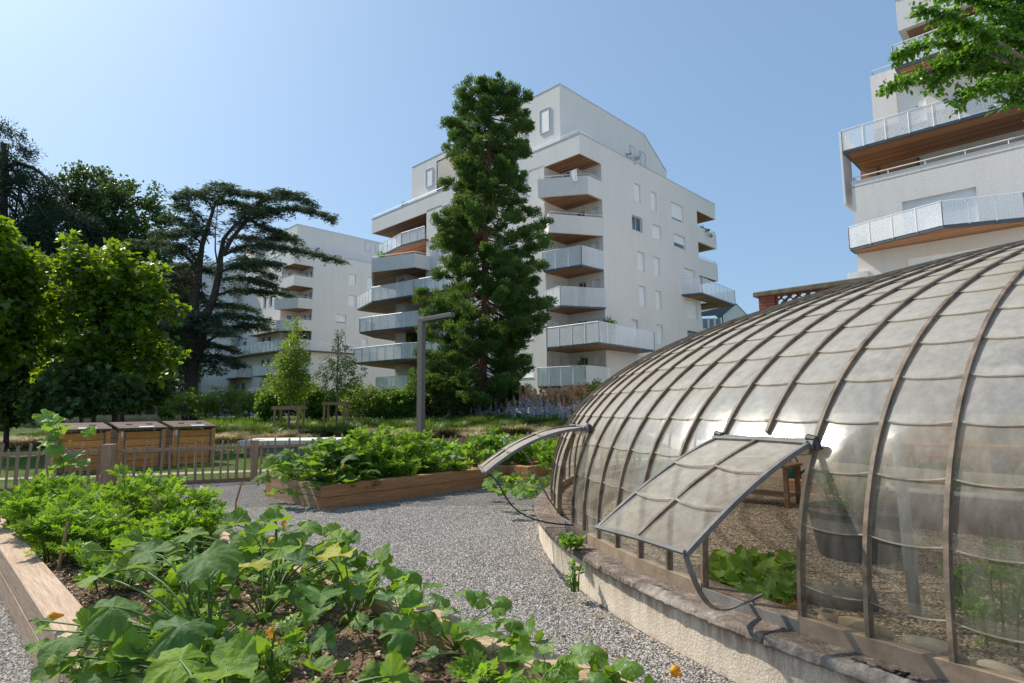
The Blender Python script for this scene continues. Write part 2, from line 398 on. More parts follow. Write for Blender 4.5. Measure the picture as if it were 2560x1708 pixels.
# sandy path beyond the fence
pp = [(-16, 12.6), (-11.6, 13.5), (-8, 14.35), (-4, 15.5), (2, 16.9), (8, 18)]
polysheet('path', pp+[(x-.05, y+.5) for x, y in reversed(pp)], M_PATH, .006)
M_BOUNCE = basic('pale_bounce_ground', (.66, .62, .55), .9, .08, .8)  # pale reflector colour for the added ground below
def slopesheet(name, x0, x1, y0, y1, k, mat):
    X, Y = np.meshgrid(np.linspace(x0, x1, k), np.linspace(y0, y1, k), indexing='ij'); return tag(MB().grid(np.stack([X, Y, gh(X, Y)+.012], -1)).build(name, mat, None, True), kind='structure')
slopesheet('bounce_ground', 5.6, 60, 20, 40.2, 60, M_BOUNCE); slopesheet('bounce_ground', 17, 60, -60, 19.9, 60, M_BOUNCE); slopesheet('bounce_ground', -60, 16.9, -60, -6.1, 60, M_BOUNCE)  # unseen pale sheets, added to bounce sunlight onto the shaded building walls
# loose stones on the gravel
def in_poly(x, y, poly):
    c = np.zeros(len(x), bool); n = len(poly)
    for i in range(n):
        x1, y1 = poly[i]; x2, y2 = poly[(i+1) % n]
        k = ((y1 > y) != (y2 > y)) & (x < (x2-x1)*(y-y1)/(y2-y1+1e-12)+x1); c ^= k
    return c
STONE = (A([[1, 0, 0], [.3, .9, 0], [-.8, .5, 0], [-.7, -.6, 0], [.4, -.9, 0], [.1, .1, .75], [.5, .35, .5], [-.4, -.3, .6]]),
         A([[0, 1, 6], [1, 5, 6], [1, 2, 5], [2, 7, 5], [2, 3, 7], [3, 4, 7], [4, 5, 7], [4, 0, 6], [4, 6, 5]]))
CX, CY, RB = 7.9266, 7.1391, 7.4352
def m_stone(name, cols):
    s = NT(name); c = s.ramp(attr(s, 'var'), [(i/(len(cols)-1), q) for i, q in enumerate(cols)]); return s.done(s.pbr(c, .8, 0, .3))
M_STN = m_stone('loose_gravel', [(.17, .16, .15), (.33, .31, .285), (.47, .435, .395), (.64, .585, .52), (.40, .365, .33), (.55, .46, .37)])
M_STNW = m_stone('loose_gravel_warm', [(.30, .22, .15), (.55, .43, .32), (.70, .60, .48), (.42, .34, .26)])
bedA = [onz(1083, 1518, .33)[:2], onz(0, 1372, .33)[:2]]
nA = RD[:2]
def stones(name, N, gen, mat, size):
    P = gen(N); n = len(P); pos = np.c_[P, np.full(n, .006)]
    sc_ = rng.uniform(.6, 1.3, n)*size; S = np.stack([sc_, sc_*rng.uniform(.6, 1, n), sc_*rng.uniform(.5, .9, n)], -1)
    o = leaves(name, STONE, pos, zrot(n), S, rng.random(n), mat); return tag(o, kind='stuff')
def gen_out(N):
    d = rng.uniform(1.9, 9.5, N)**1.0; px = rng.uniform(-.9, .75, N); x = px*d; y = d
    r = np.hypot(x-CX, y-CY); a = (x-bedA[0][0])*nA[0]+(y-bedA[0][1])*nA[1]; b = (x-bedA[1][0])*nA[0]+(y-bedA[1][1])*nA[1]
    k = (r > 7.63) & ((a > .02) | (b < -.02)); return np.c_[x, y][k]
st = stones('loose_gravel_stones', 130000, gen_out, M_STN, .0085)
tag(st, 'grey and beige gravel stones lying loose around the beds', 'gravel')
def gen_in(N):
    x = rng.uniform(1.2, 6, N); y = rng.uniform(2.2, 9, N); r = np.hypot(x-CX, y-CY); return np.c_[x, y][r < 7.1]
polysheet('greenhouse_floor', [(CX+7.2*math.cos(a), CY+7.2*math.sin(a)) for a in np.linspace(0, 2*PI, 60)[:-1]], M_GRAVI, .012)
st = stones('pebble_floor_stones', 26000, gen_in, M_STNW, .017)
tag(st, 'warm brown pebbles covering the floor inside the glasshouse', 'pebbles')
# lawn blades between the fence and the path, and beyond
def lawn(N, y0, y1, size, name, label):
    y = rng.uniform(y0, y1, N); x = rng.uniform(-.95, .25, N)*y
    fx = np.interp(x, [p[0] for p in FENCE], [p[1] for p in FENCE]); px_ = np.interp(x, [p[0] for p in pp], [p[1] for p in pp])
    k = (y > fx+.02) & ~((y > px_) & (y < px_+.45)); x, y = x[k], y[k]; n = len(x)
    pos = np.c_[x, y, gh(x, y)]; sc_ = rng.uniform(.5, 1.2, n)*size; o = leaves(name, T_BLADE, pos, zrot(n), sc_, rng.random(n), L_GRASS)
    return tag(o, label, 'grass', kind='stuff')
lawn(60000, 11, 20, .07, 'lawn_grass', 'short bright green lawn grass behind the picket fence')
# ================================================================== BUILDINGS
class Frame:
    def __init__(s, O): s.O = A([O[0], O[1], 0.])
    def p(s, u, v, z): return s.O+RD*u+LD*v+A([0, 0, z])
    def uz(s, x, y, v0=0.):            # survey pixel on the face running along RD
        q = onplane(x, y, s.O+LD*v0, RD); return float((q-s.O)@RD), float(q[2])
    def vz(s, x, y, u0=0.):
        q = onplane(x, y, s.O+RD*u0, LD); return float((q-s.O)@LD), float(q[2])
def wall(fr, root, a, b, z0, z1, ops=(), mat=None, name='wall', depth=.24):
    """sheet from plan point a to plan point b (outside on the right hand side of a->b seen from above), with real openings"""
    a = A(a, float); b = A(b, float); L = np.linalg.norm(b-a); d = (b-a)/L; nrm = A([d[1], -d[0]])   # outward in (u,v)
    P = lambda s, z, o=0.: fr.p(*(a+d*s-nrm*o), z)
    ops = [o for o in ops if o[0] < o[1] and o[2] < o[3]]
    S = sorted(set([0., L]+[o[i] for o in ops for i in (0, 1)])); Z = sorted(set([z0, z1]+[o[i] for o in ops for i in (2, 3)]))
    m = MB()
    for i in range(len(S)-1):
        for j in range(len(Z)-1):
            sm_, zm = (S[i]+S[i+1])/2, (Z[j]+Z[j+1])/2
            if any(o[0] < sm_ < o[1] and o[2] < zm < o[3] for o in ops): continue
            m.poly([P(S[i], Z[j]), P(S[i+1], Z[j]), P(S[i+1], Z[j+1]), P(S[i], Z[j+1])])
    for o in ops:
        s0, s1, c0, c1 = o[:4]
        for q in ([(s0, c0, 0), (s0, c1, 0), (s0, c1, 1), (s0, c0, 1)], [(s1, c1, 0), (s1, c0, 0), (s1, c0, 1), (s1, c1, 1)],
                  [(s0, c1, 0), (s1, c1, 0), (s1, c1, 1), (s0, c1, 1)], [(s1, c0, 0), (s0, c0, 0), (s0, c0, 1), (s1, c0, 1)]):
            m.poly([P(x, z, k*depth) for x, z, k in q])
    m.build(name, mat or M_WALL, root)
    for o in ops:
        s0, s1, c0, c1 = o[:4]; kind = o[4] if len(o) > 4 else 'shutter'
        f = MB(); w = .06
        for (x0, x1, y0, y1) in ((s0, s1, c0, c0+w), (s0, s1, c1-w, c1), (s0, s0+w, c0+w, c1-w), (s1-w, s1, c0+w, c1-w)):
            f.hexa([P(x0, y0, depth), P(x1, y0, depth), P(x1, y0, depth-.06), P(x0, y0, depth-.06), P(x0, y1, depth), P(x1, y1, depth), P(x1, y1, depth-.06), P(x0, y1, depth-.06)])
        # thin metal sill, slightly proud
        f.hexa([P(s0-.03, c0-.05, .02), P(s1+.03, c0-.05, .02), P(s1+.03, c0-.05, -.04), P(s0-.03, c0-.05, -.04), P(s0-.03, c0-.004, .02), P(s1+.03, c0-.004, .02), P(s1+.03, c0-.004, -.04), P(s0-.03, c0-.004, -.04)])
        win = f.build('door' if kind == 'door' else 'window', M_DARKM if kind == 'dark' else M_SHUT if kind in ('shutter', 'most', 'half') else M_FRAMEW, root)
        split = {'shutter': 1., 'glass': 0., 'door': 0., 'half': .62, 'most': .86, 'dark': 0., 'blind': .78}[kind]
        zs = c1-w-(c1-c0-2*w)*split
        if split < 1:
            g = MB().poly([P(s0+w, c0+w, depth-.02), P(s1-w, c0+w, depth-.02), P(s1-w, zs, depth-.02), P(s0+w, zs, depth-.02)])
            g.build('pane', M_PANE, win)
            if kind in ('glass', 'door', 'dark'):
                mid = (s0+s1)/2; MB().hexa([P(mid-.03, c0+w, depth-.02), P(mid+.03, c0+w, depth-.02), P(mid+.03, c0+w, depth-.06), P(mid-.03, c0+w, depth-.06), P(mid-.03, c1-w, depth-.02), P(mid+.03, c1-w, depth-.02), P(mid+.03, c1-w, depth-.06), P(mid-.03, c1-w, depth-.06)]).build('mullion', M_FRAMEW, win)
        if split > 0:
            g = MB(); n = max(1, int((c1-w-zs)/(.16 if kind == 'blind' else .055)))
            hs = (c1-w-zs)/n
            for k in range(n):
                zz = zs+k*hs
                if kind == 'blind': g.poly([P(s0+w, zz, depth-.08), P(s1-w, zz, depth-.08), P(s1-w, zz+hs*.55, depth-.03), P(s0+w, zz+hs*.55, depth-.03)])
                else:
                    g.poly([P(s0+w, zz, depth-.05), P(s1-w, zz, depth-.05), P(s1-w, zz+hs*.85, depth-.058), P(s0+w, zz+hs*.85, depth-.058)])
                    g.poly([P(s0+w, zz+hs*.85, depth-.058), P(s1-w, zz+hs*.85, depth-.058), P(s1-w, zz+hs, depth-.05), P(s0+w, zz+hs, depth-.05)])
            g.build('blind' if kind == 'blind' else 'shutter', M_DARKM if kind == 'blind' else M_SHUT, win)
def offset_chain(ch, o):
    ch = [A(p, float) for p in ch]; out = []
    for i, p in enumerate(ch):
        ns = []
        for a, b in ((i-1, i), (i, i+1)):
            if a >= 0 and b < len(ch): d = unit(ch[b]-ch[a]); ns.append(A([d[1], -d[0]]))
        n = unit(sum(ns)); k = 1/max(.5, float(n@ns[0])); out.append(p-n*o*k)
    return out
def balcony(fr, root, chain, close, zb, zt, kind, screens=()):
    """chain: outer edge in (u,v), walked with the outside on the right; close: inner points; zb: underside, zt: top of parapet or railing"""
    poly = [fr.p(u, v, 0) for u, v in list(chain)+list(close)]
    xy = [(p[0], p[1]) for p in poly]
    th = .22
    th = .22 if kind == 'solid' else .15
    if kind != 'solid': poly = [fr.p(*q, 0) for q in offset_chain(chain, .03)]+[fr.p(u, v, 0) for u, v in close]; xy = [(p[0], p[1]) for p in poly]
    slab = MB().prism(xy, zb, zb+th).build('balcony', M_WALL if kind == 'solid' else M_DARKM, root)
    inn = offset_chain(chain, .16)
    sxy = [fr.p(u, v, 0)[:2] for u, v in inn+[A(c, float) for c in close]]
    MB().poly([(x, y, zb-.012) for x, y in reversed(sxy)]).build('soffit', M_SOFF, slab)
    m = MB(); o1 = offset_chain(chain, .0); 
    if kind == 'solid':
        o0 = offset_chain(chain, -.003); i1 = offset_chain(chain, .17)
        for i in range(len(chain)-1):
            a0, a1, b0, b1 = o0[i], o0[i+1], i1[i], i1[i+1]
            m.hexa([fr.p(*a0, zb-.02), fr.p(*a1, zb-.02), fr.p(*b1, zb-.02), fr.p(*b0, zb-.02), fr.p(*a0, zt), fr.p(*a1, zt), fr.p(*b1, zt), fr.p(*b0, zt)])
        m.build('parapet', M_WALL, slab)
        mid = offset_chain(chain, .09); r = MB()
        for i in range(len(chain)-1):
            L = np.linalg.norm(mid[i+1]-mid[i]); n = max(1, int(L/1.3))
            r.tube([fr.p(*mid[i], zt+.2), fr.p(*mid[i+1], zt+.2)], .022, 6)
            for k in range(n+1): q = mid[i]+(mid[i+1]-mid[i])*k/n; r.tube([fr.p(*q, zt), fr.p(*q, zt+.2)], .016, 5)
        r.build('handrail', M_RAIL, slab)
    else:
        for i in range(len(chain)-1):
            a0, a1 = o1[i], o1[i+1]; L = np.linalg.norm(a1-a0); n = max(1, round(L/1.05))
            m.poly([fr.p(*a0, zb+.13), fr.p(*a1, zb+.13), fr.p(*a1, zt), fr.p(*a0, zt)])
        m.build('perforated_panel', M_PERF, slab)
        r = MB()
        for i in range(len(chain)-1):
            a0, a1 = o1[i], o1[i+1]; L = np.linalg.norm(a1-a0); n = max(1, round(L/1.05))
            r.tube([fr.p(*a0, zt), fr.p(*a1, zt)], .025, 5)
            for k in range(n+1): q = a0+(a1-a0)*k/n; r.tube([fr.p(*q, zb+.1), fr.p(*q, zt)], .026, 5)
        r.build('railing_frame', M_RAIL, slab)
    return slab
def flat_box(fr, root, u0, u1, v0, v1, z0, z1, name, mat, cap=True):
    pts = [fr.p(u0, v0, 0)[:2], fr.p(u0, v1, 0)[:2], fr.p(u1, v1, 0)[:2], fr.p(u1, v0, 0)[:2]]
    o = MB().prism(pts[::-1], z0, z1).build(name, mat, root)
    if cap:
        e = .035; pts = [fr.p(u0-e, v0-e, 0)[:2], fr.p(u0-e, v1+e, 0)[:2], fr.p(u1+e, v1+e, 0)[:2], fr.p(u1+e, v0-e, 0)[:2]]
        MB().prism(pts[::-1], z1+.002, z1+.05).build('coping', M_BAND, root)
    return o
def roof_rail(fr, root, pts, z):
    r = MB()
    for a, b in zip(pts[:-1], pts[1:]):
        a, b = A(a, float), A(b, float); n = max(1, int(np.linalg.norm(b-a)/1.5)); r.tube([fr.p(*a, z+.28), fr.p(*b, z+.28)], .028, 6)
        for k in range(n+1): q = a+(b-a)*k/n; r.tube([fr.p(*q, z), fr.p(*q, z+.28)], .02, 5)
    r.build('roof_railing', M_RAIL, root)
def z3(x, y): return (1260+.3189*x, 180+.3189*y)
def z4(x, y): return (860+.3188*x, 180+.3188*y)
def z5(x, y): return (860+.3188*x, 600+.3188*y)
def z6(x, y): return (1260+.3189*x, 600+.3189*y)
def zz2(x, y): return (480+.3826*x, 480+.3826*y)
def z7(x, y): return (1860+.4848*x, .4848*y)

# ---- building one: the white block behind the sequoia
B1 = Frame((4.9787, 40.4255)); SO = [19.67, 16.9, 14.1, 11.42, 8.6, 5.62, 2.87]
b1 = thing('apartment_building', 'white apartment block with wood-lined corner balconies and set-back penthouse, directly behind the giant sequoia', 'building', B1.p(0, 0, 0))
flat_box(B1, b1, 0, 21.55, 0, 27.35, SO[0], 21.2, 'roof_parapet', M_WALL)
for q in ([(0, 0), (2.62, 0), (2.62, 3.42), (0, 3.42)], [(0, 18.0), (3., 18.0), (3., 27.3), (0, 27.3)], [(17.7, 0), (21.5, 0), (21.5, 4), (17.7, 4)]):
    ch = [A(c, float) for c in q]; cen = sum(ch)/4; ch = [cen+(c-cen)*.965 for c in ch]
    MB().poly([B1.p(u, v, SO[0]-.012) for u, v in reversed(ch)]).build('soffit', M_SOFF, b1)
rw = []
for x0, y0, x1, y1, k in ((1020, 865, 1075, 1030, 'shutter'), (1147, 930, 1200, 1093, 'shutter'), (1310, 1012, 1410, 1190, 'most'), (1002, 1115, 1087, 1262, 'glass'),
                          (1160, 1187, 1237, 1325, 'shutter'), (1330, 1262, 1428, 1400, 'half'), (1045, 1400, 1105, 1568, 'shutter'), (1173, 1445, 1228, 1609, 'shutter'),
                          (1412, 1532, 1503, 1690, 'shutter'), (1058, 1672, 1115, 1845, 'shutter'), (1185, 1710, 1240, 1875, 'shutter'), (1427, 1782, 1522, 1944, 'shutter'),
                          (1000, 1937, 1055, 2092, 'shutter'), (1197, 1977, 1250, 2137, 'shutter'), (1437, 2025, 1530, 2167, 'dark'), (1050, 2227, 1130, 2377, 'shutter')):
    u0, zt = B1.uz(*z3(x0, y0)); u1, zb = B1.uz(*z3(x1, y1)); rw.append((u0, u1, zb, zt, k))
US = 17.68
up = [(a-2.62, b-2.62, c, d, k) for a, b, c, d, k in rw if c > SO[4]]; lo = [(a-2.62, b-2.62, c, d, k) for a, b, c, d, k in rw if c <= SO[4]]
wall(B1, b1, (2.62, 0), (US, 0), SO[4], SO[0], up); wall(B1, b1, (2.62, 0), (19.8, 0), 0, SO[4], lo)
wall(B1, b1, (US, 0), (US, 4), SO[4], SO[0], [(1, 2, z+.3, z+2.4, 'door') for z in (SO[1], SO[2], SO[3])])
wall(B1, b1, (US, 4), (21.5, 4), SO[4], SO[0]); wall(B1, b1, (19.8, 0), (19.8, 27.3), 0, SO[4]); wall(B1, b1, (21.5, 4), (21.5, 27.3), SO[4], SO[0])
def fl(lo_, hi, lst): return [(a, b, z+.25, z+2.35, k) for z in SO[1:] for a, b, k in lst]
wall(B1, b1, (2.62, 3.42), (2.62, 0), 0, SO[0], [(.9, 1.75, z+.28, z+2.35, 'door') for z in SO[1:]]+[(2.35, 3.0, z+.28, z+2.35, 'shutter') for z in SO[1:]])
wall(B1, b1, (0, 3.42), (2.62, 3.42), 0, SO[0], [(.9, 1.7, z+.28, z+2.35, 'shutter') for z in SO[1:]])
lw = []
for x0, y0, x1, y1, k, f in ((767, 1040, 830, 1190, 'shutter', z4), (768, 1290, 868, 1390, 'glass', z4), (975, 1232, 1085, 1400, 'glass', z4), (1390, 815, 1450, 960, 'shutter', z4),
                             (1395, 620, 1480, 775, 'shutter', z5), (1300, 905, 1485, 1075, 'shutter', z5), (1310, 1228, 1490, 1360, 'shutter', z5), (770, 1700, 868, 1810, 'glass', z4), (1180, 1300, 1260, 1460, 'glass', z4)):
    va, zt = B1.vz(*f(x0, y0)); vb, zb = B1.vz(*f(x1, y1))
    if zb < zt and va > vb: lw.append((18.0-va, 18.0-vb, max(zb, .2), zt, k))
lw = [o for o in lw if o[0] > 0 and o[1] < 14.5]
wall(B1, b1, (0, 18.0), (0, 3.42), 0, SO[0], lw)
wall(B1, b1, (3., 18.0), (0, 18.0), 0, SO[0], [(.6, 1.6, z+.28, z+2.35, 'shutter') for z in SO[1:]])
wall(B1, b1, (3., 27.3), (3., 18.0), 0, SO[0], [(5.4, 7.8, z+.28, z+2.35, 'door') for z in SO[1:]]+[(1.4, 2.6, z+.28, z+2.35, 'shutter') for z in SO[1:]])
wall(B1, b1, (21.5, 27.3), (3, 27.3), 0, SO[0])
# balconies of the near corner, walked from the left face to the right face
cl = [(2.62, 0), (2.62, 3.4)]
def c_(ch): return list(ch)
balcony(B1, b1, [(0, 3.4), (-1.2, 3.0), (.85, -.05), (2.6, -.02)], cl[1:], SO[1], SO[1]+1.35, 'solid')
balcony(B1, b1, [(0, 3.4), (-1.1, 2.1), (2.6, -.12)], cl[1:], SO[2], SO[2]+1.35, 'solid')
balcony(B1, b1, [(0, 3.4), (-.5, 3.25), (.1, .1), (2.6, -.02)], cl[1:], SO[3], SO[3]+1.5, 'perf')
balcony(B1, b1, [(0, 3.4), (-.6, 1.55), (2.6, -.12)], cl[1:], SO[4], SO[4]+1.5, 'perf')
balcony(B1, b1, [(0, 3.4), (-1.05, 2.5), (-1.1, -2.1), (6.7, -1.55), (7.0, -.01)], cl, SO[5], SO[5]+1.5, 'perf')
balcony(B1, b1, [(0, 3.9), (-1.25, 3.2), (-.55, -.5), (2.6, -.35)], cl[1:], SO[6], SO[6]+1.45, 'perf')
# far end of the left face
ce = [(3., 18.0), (3., 27.3)]
balcony(B1, b1, [(0, 26.), (-.7, 21), (-.45, 17.7)], [(0, 17.7)]+ce[:1]+[(3., 26)], SO[1], SO[1]+1.3, 'perf')
balcony(B1, b1, [(0, 27.1), (-3.4, 21.8), (-1.7, 17.4), (-.01, 17.4)], [(0, 18.0)]+ce, SO[2], SO[2]+1.25, 'solid')
balcony(B1, b1, [(0, 27.8), (-1.4, 27.6), (-2.75, 22.7), (-1.9, 17.3), (-1.3, 13.8), (-.01, 13.4)], [(0, 18.0)]+ce, SO[3], SO[3]+1.45, 'perf')
balcony(B1, b1, [(0, 26.5), (-3.1, 24.2), (-2.9, 22.4), (-1.7, 16.4), (-.01, 15.4)], [(0, 18.0)]+ce, SO[4], SO[4]+1.45, 'perf')
balcony(B1, b1, [(0, 26), (-4.0, 23.6), (-3.3, 17.), (-2.0, 14.5), (-.01, 14.2)], [(0, 18.0)]+ce, SO[5], SO[5]+1.45, 'perf')
balcony(B1, b1, [(0, 24.), (-2.9, 21.5), (-2.6, 17), (-1.5, 13.5), (-.01, 13.2)], [(0, 18.0)]+ce, SO[6], SO[6]+1.45, 'perf')
scr = MB()
for z0, z1 in ((SO[3], SO[2]), (SO[4], SO[3]), (SO[5], SO[4]), (SO[6], SO[5]), (.3, SO[6])):
    scr.poly([B1.p(-.6, 20.4, z0+.22), B1.p(-.6, 21.9, z0+.22), B1.p(-.6, 21.9, z1-.02), B1.p(-.6, 20.4, z1-.02)])
    scr.poly([B1.p(-.6, 20.4, z0+.22), B1.p(1.9, 20.4, z0+.22), B1.p(1.9, 20.4, z1-.02), B1.p(-.6, 20.4, z1-.02)])
scr.build('perforated_screen', M_PERF, b1)
MB().poly([B1.p(-.5, 20.3, SO[5]+.22), B1.p(1.9, 20.3, SO[5]+.22), B1.p(1.9, 20.3, SO[4]-.05), B1.p(-.5, 20.3, SO[4]-.05)]).build('leafy_screen', basic('hedge_panel', (.04, .09, .03), .8, .8, 20), b1)
# far end of the right face
cr = [(21.5, 4), (US, 4)]
balcony(B1, b1, [(US, -.003), (21.5, -.003), (21.5, 3.9)], [(US, 3.9)], SO[2]+2.62, SO[2]+2.62+1.45, 'solid')
balcony(B1, b1, [(US, -.003), (21.5, -.003), (21.5, 3.9)], [(US, 3.9)], SO[3]+2.1, SO[3]+3.75, 'solid')
balcony(B1, b1, [(14.1, -.01), (14.6, -1.7), (22.6, -1.1), (22.6, 2.5)], [(19.9, 2.5), (19.9, .0)], SO[4]+2.5, SO[4]+3.95, 'perf')
# penthouse
flat_box(B1, b1, 1.1, 13.2, 2.65, 10.6, 20.4, 26.5, 'penthouse', M_WALL)
def pw(name, u0, u1, v0, v1, z0, z1): return flat_box(B1, b1, u0, u1, v0, v1, z0, z1, name, M_WALL)
pw('penthouse', 1.4, 12.9, 10.62, 22.3, 20.4, 25.75)
ph = MB(); P = B1.p
ph.poly([P(13.2, 2.65, 20.4), P(17.1, 2.65, 20.4), P(17.1, 2.65, 24.0), P(13.2, 2.65, 26.5)]); ph.poly([P(17.1, 2.65, 20.4), P(17.1, 10.6, 20.4), P(17.1, 10.6, 24), P(17.1, 2.65, 24)])
ph.build('penthouse', M_WALL, b1)
MB().poly([P(13.2, 2.6, 26.552), P(17.15, 2.6, 24.05), P(17.15, 10.6, 24.05), P(13.2, 10.6, 26.552)]).build('sloping_roof', M_BAND, b1)
def stuck(fr, root, face, off, px0, px1, f, kind):
    """a window in a thin frame set on a face: face 'u' runs along RD at v=off, 'v' along LD at u=off"""
    if face == 'u': a, zt = fr.uz(*f(*px0), v0=off); b, zb = fr.uz(*f(*px1), v0=off); Q = lambda s, z, o: fr.p(s, off-o, z)
    else: a, zt = fr.vz(*f(*px0), u0=off); b, zb = fr.vz(*f(*px1), u0=off); Q = lambda s, z, o: fr.p(off-o, s, z)
    if a > b: a, b = b, a
    m = MB(); w = .05
    for (x0, x1, y0, y1) in ((a, b, zb, zb+w), (a, b, zt-w, zt), (a, a+w, zb+w, zt-w), (b-w, b, zb+w, zt-w)):
        m.hexa([Q(x0, y0, .0), Q(x1, y0, .0), Q(x1, y0, .09), Q(x0, y0, .09), Q(x0, y1, .0), Q(x1, y1, .0), Q(x1, y1, .09), Q(x0, y1, .09)])
    win = m.build('window', M_FRAMEW, root)
    zs = {'shutter': zb+w, 'blind': zb+(zt-zb)*.28, 'glass': zt-w}[kind]
    if zs > zb+w: MB().poly([Q(a+w, zb+w, .02), Q(b-w, zb+w, .02), Q(b-w, zs, .02), Q(a+w, zs, .02)]).build('pane', M_PANE, win)
    if zs < zt-w:
        g = MB(); n = int((zt-w-zs)/.13)+1; h = (zt-w-zs)/n
        for k in range(n): g.poly([Q(a+w, zs+k*h, .07 if kind == 'blind' else .05), Q(b-w, zs+k*h, .07 if kind == 'blind' else .05), Q(b-w, zs+k*h+h*.9, .03), Q(a+w, zs+k*h+h*.9, .03)])
        g.build('blind' if kind == 'blind' else 'shutter', M_DARKM if kind == 'blind' else M_SHUT, win)
stuck(B1, b1, 'v', 1.1, (1535, 310), (1615, 462), z4, 'shutter')
stuck(B1, b1, 'v', 1.1, (1300, 420), (1425, 645), z4, 'blind')
stuck(B1, b1, 'v', 1.4, (645, 772), (697, 888), z4, 'shutter')
stuck(B1, b1, 'v', 1.4, (730, 700), (880, 890), z4, 'blind')
stuck(B1, b1, 'v', 1.4, (988, 640), (1024, 745), z4, 'glass')
stuck(B1, b1, 'u', 2.65, (982, 572), (1026, 690), z3, 'shutter')
stuck(B1, b1, 'u', 2.65, (1060, 618), (1108, 750), z3, 'shutter')
roof_rail(B1, b1, [(.12, 27.2), (.12, .12), (9, .12)], 21.25)

# ---- building two: the same design, further back on the left
O2 = A([-25.507, 73.984, 0])-RD*2.62; B2 = Frame(O2[:2]); S2 = [16.95, 14.16, 11.33, 8.73, 5.75]
b2 = thing('apartment_building', 'farther white apartment block seen between the cedar and the nearer block', 'building', B2.p(0, 0, 0))
flat_box(B2, b2, 0, 20, 0, 24, 19.75, 21.6, 'roof_parapet', M_WALL)
wins = []
for x0, y0, x1, y1, k in ((1027, 535, 1070, 612, 'shutter'), (1022, 672, 1067, 750, 'shutter'), (940, 797, 1008, 862, 'most'), (962, 940, 1005, 1000, 'shutter'),
                          (1145, 555, 1190, 640, 'shutter'), (1105, 955, 1145, 1020, 'shutter'), (1103, 1145, 1140, 1168, 'glass')):
    u0, zt = B2.uz(*zz2(x0, y0)); u1, zb = B2.uz(*zz2(x1, y1)); wins.append((u0-2.62, u1-2.62, zb, zt, k))
wall(B2, b2, (2.62, 0), (20, 0), 0, 19.75, wins)
S2f = [16.95, 14.16, 11.33, 8.73, 5.75, 2.9]
wall(B2, b2, (2.62, 3.42), (2.62, 0), 0, 19.75, [(.9, 1.9, z+.28, z+2.3, 'door') for z in S2f]+[(2.4, 3.1, z+.28, z+2.3, 'glass') for z in S2f])
wall(B2, b2, (0, 3.42), (2.62, 3.42), 0, 19.75, [(.9, 1.6, z+.28, z+2.3, 'glass') for z in S2f])
lw = [(24-v-w_, 24-v, z+1.0, z+2.35, 'glass') for v, w_ in ((6., 1.), (7.9, .9), (14., 1.3), (18.5, 1.1)) for z in S2f]
wall(B2, b2, (0, 24), (0, 3.42), 0, 19.75, [o for o in lw if o[0] > 0 and o[1] < 20.4])
wall(B2, b2, (20, 0), (20, 24), 0, 19.75)
c2 = [(2.62, 3.4)]
MB().poly([B2.p(u, v, 19.74) for u, v in ((0.1, 3.3), (2.6, 3.3), (2.6, .1), (.1, .1))]).build('soffit', M_SOFF, b2)
balcony(B2, b2, [(0, 3.4), (-.05, -.2), (2.5, -.25)], [(2.6, 0)]+c2, S2[0], S2[0]+1.3, 'solid')
balcony(B2, b2, [(0, 3.4), (-1., 3.), (.7, -.05), (2.5, -.3)], [(2.6, 0)]+c2, S2[1], S2[1]+1.3, 'solid')
balcony(B2, b2, [(0, 10.5), (-1.5, 10.2), (-1., 2.3), (.6, -.4), (2.5, -.4)], [(2.6, 0)]+c2+[(0, 3.4)], S2[2], S2[2]+1.35, 'solid')
balcony(B2, b2, [(0, 19.), (-1., 18.8), (-1.5, 9.), (-.7, 2.2), (.9, -.6), (10.5, -.5), (10.6, -.01)], [(2.62, 0)]+c2+[(0, 3.4)], S2[3], S2[3]+1.4, 'perf')
balcony(B2, b2, [(0, 8.5), (-1.3, 8.3), (-.4, 2.2), (.7, -.3), (2.5, -.3)], [(2.6, 0)]+c2+[(0, 3.4)], S2[4], S2[4]+1.4, 'perf')
balcony(B2, b2, [(0, 20.5), (-1.6, 20.2), (-1.8, 12.), (0, 11.6)], [(0.01, 16)], S2[4], S2[4]+1.4, 'perf')
balcony(B2, b2, [(0, 22.5), (-1.6, 22.2), (-1.8, 15.), (0, 14.6)], [(0.01, 18)], S2[3]+.05, S2[3]+1.4, 'perf')
balcony(B2, b2, [(0, 9.5), (-1.6, 9.2), (-1.8, 6.), (0, 5.6)], [(0.01, 8)], 2.9, 4.3, 'perf')
flat_box(B2, b2, 1.3, 16, 2.2, 20, 20, 25.6, 'penthouse', M_WALL)
stuck(B2, b2, 'u', 2.2, (1130, 322), (1168, 395), zz2, 'shutter'); stuck(B2, b2, 'u', 2.2, (1200, 336), (1237, 408), zz2, 'shutter')
stuck(B2, b2, 'v', 1.3, (530, 300), (568, 345), zz2, 'glass'); stuck(B2, b2, 'v', 1.3, (590, 275), (622, 355), zz2, 'blind')
stuck(B2, b2, 'v', 1.3, (420, 380), (475, 435), zz2, 'blind'); stuck(B2, b2, 'v', 1.3, (662, 290), (690, 322), zz2, 'glass')
roof_rail(B2, b2, [(.12, 23.8), (.12, .12), (12, .12)], 21.66)

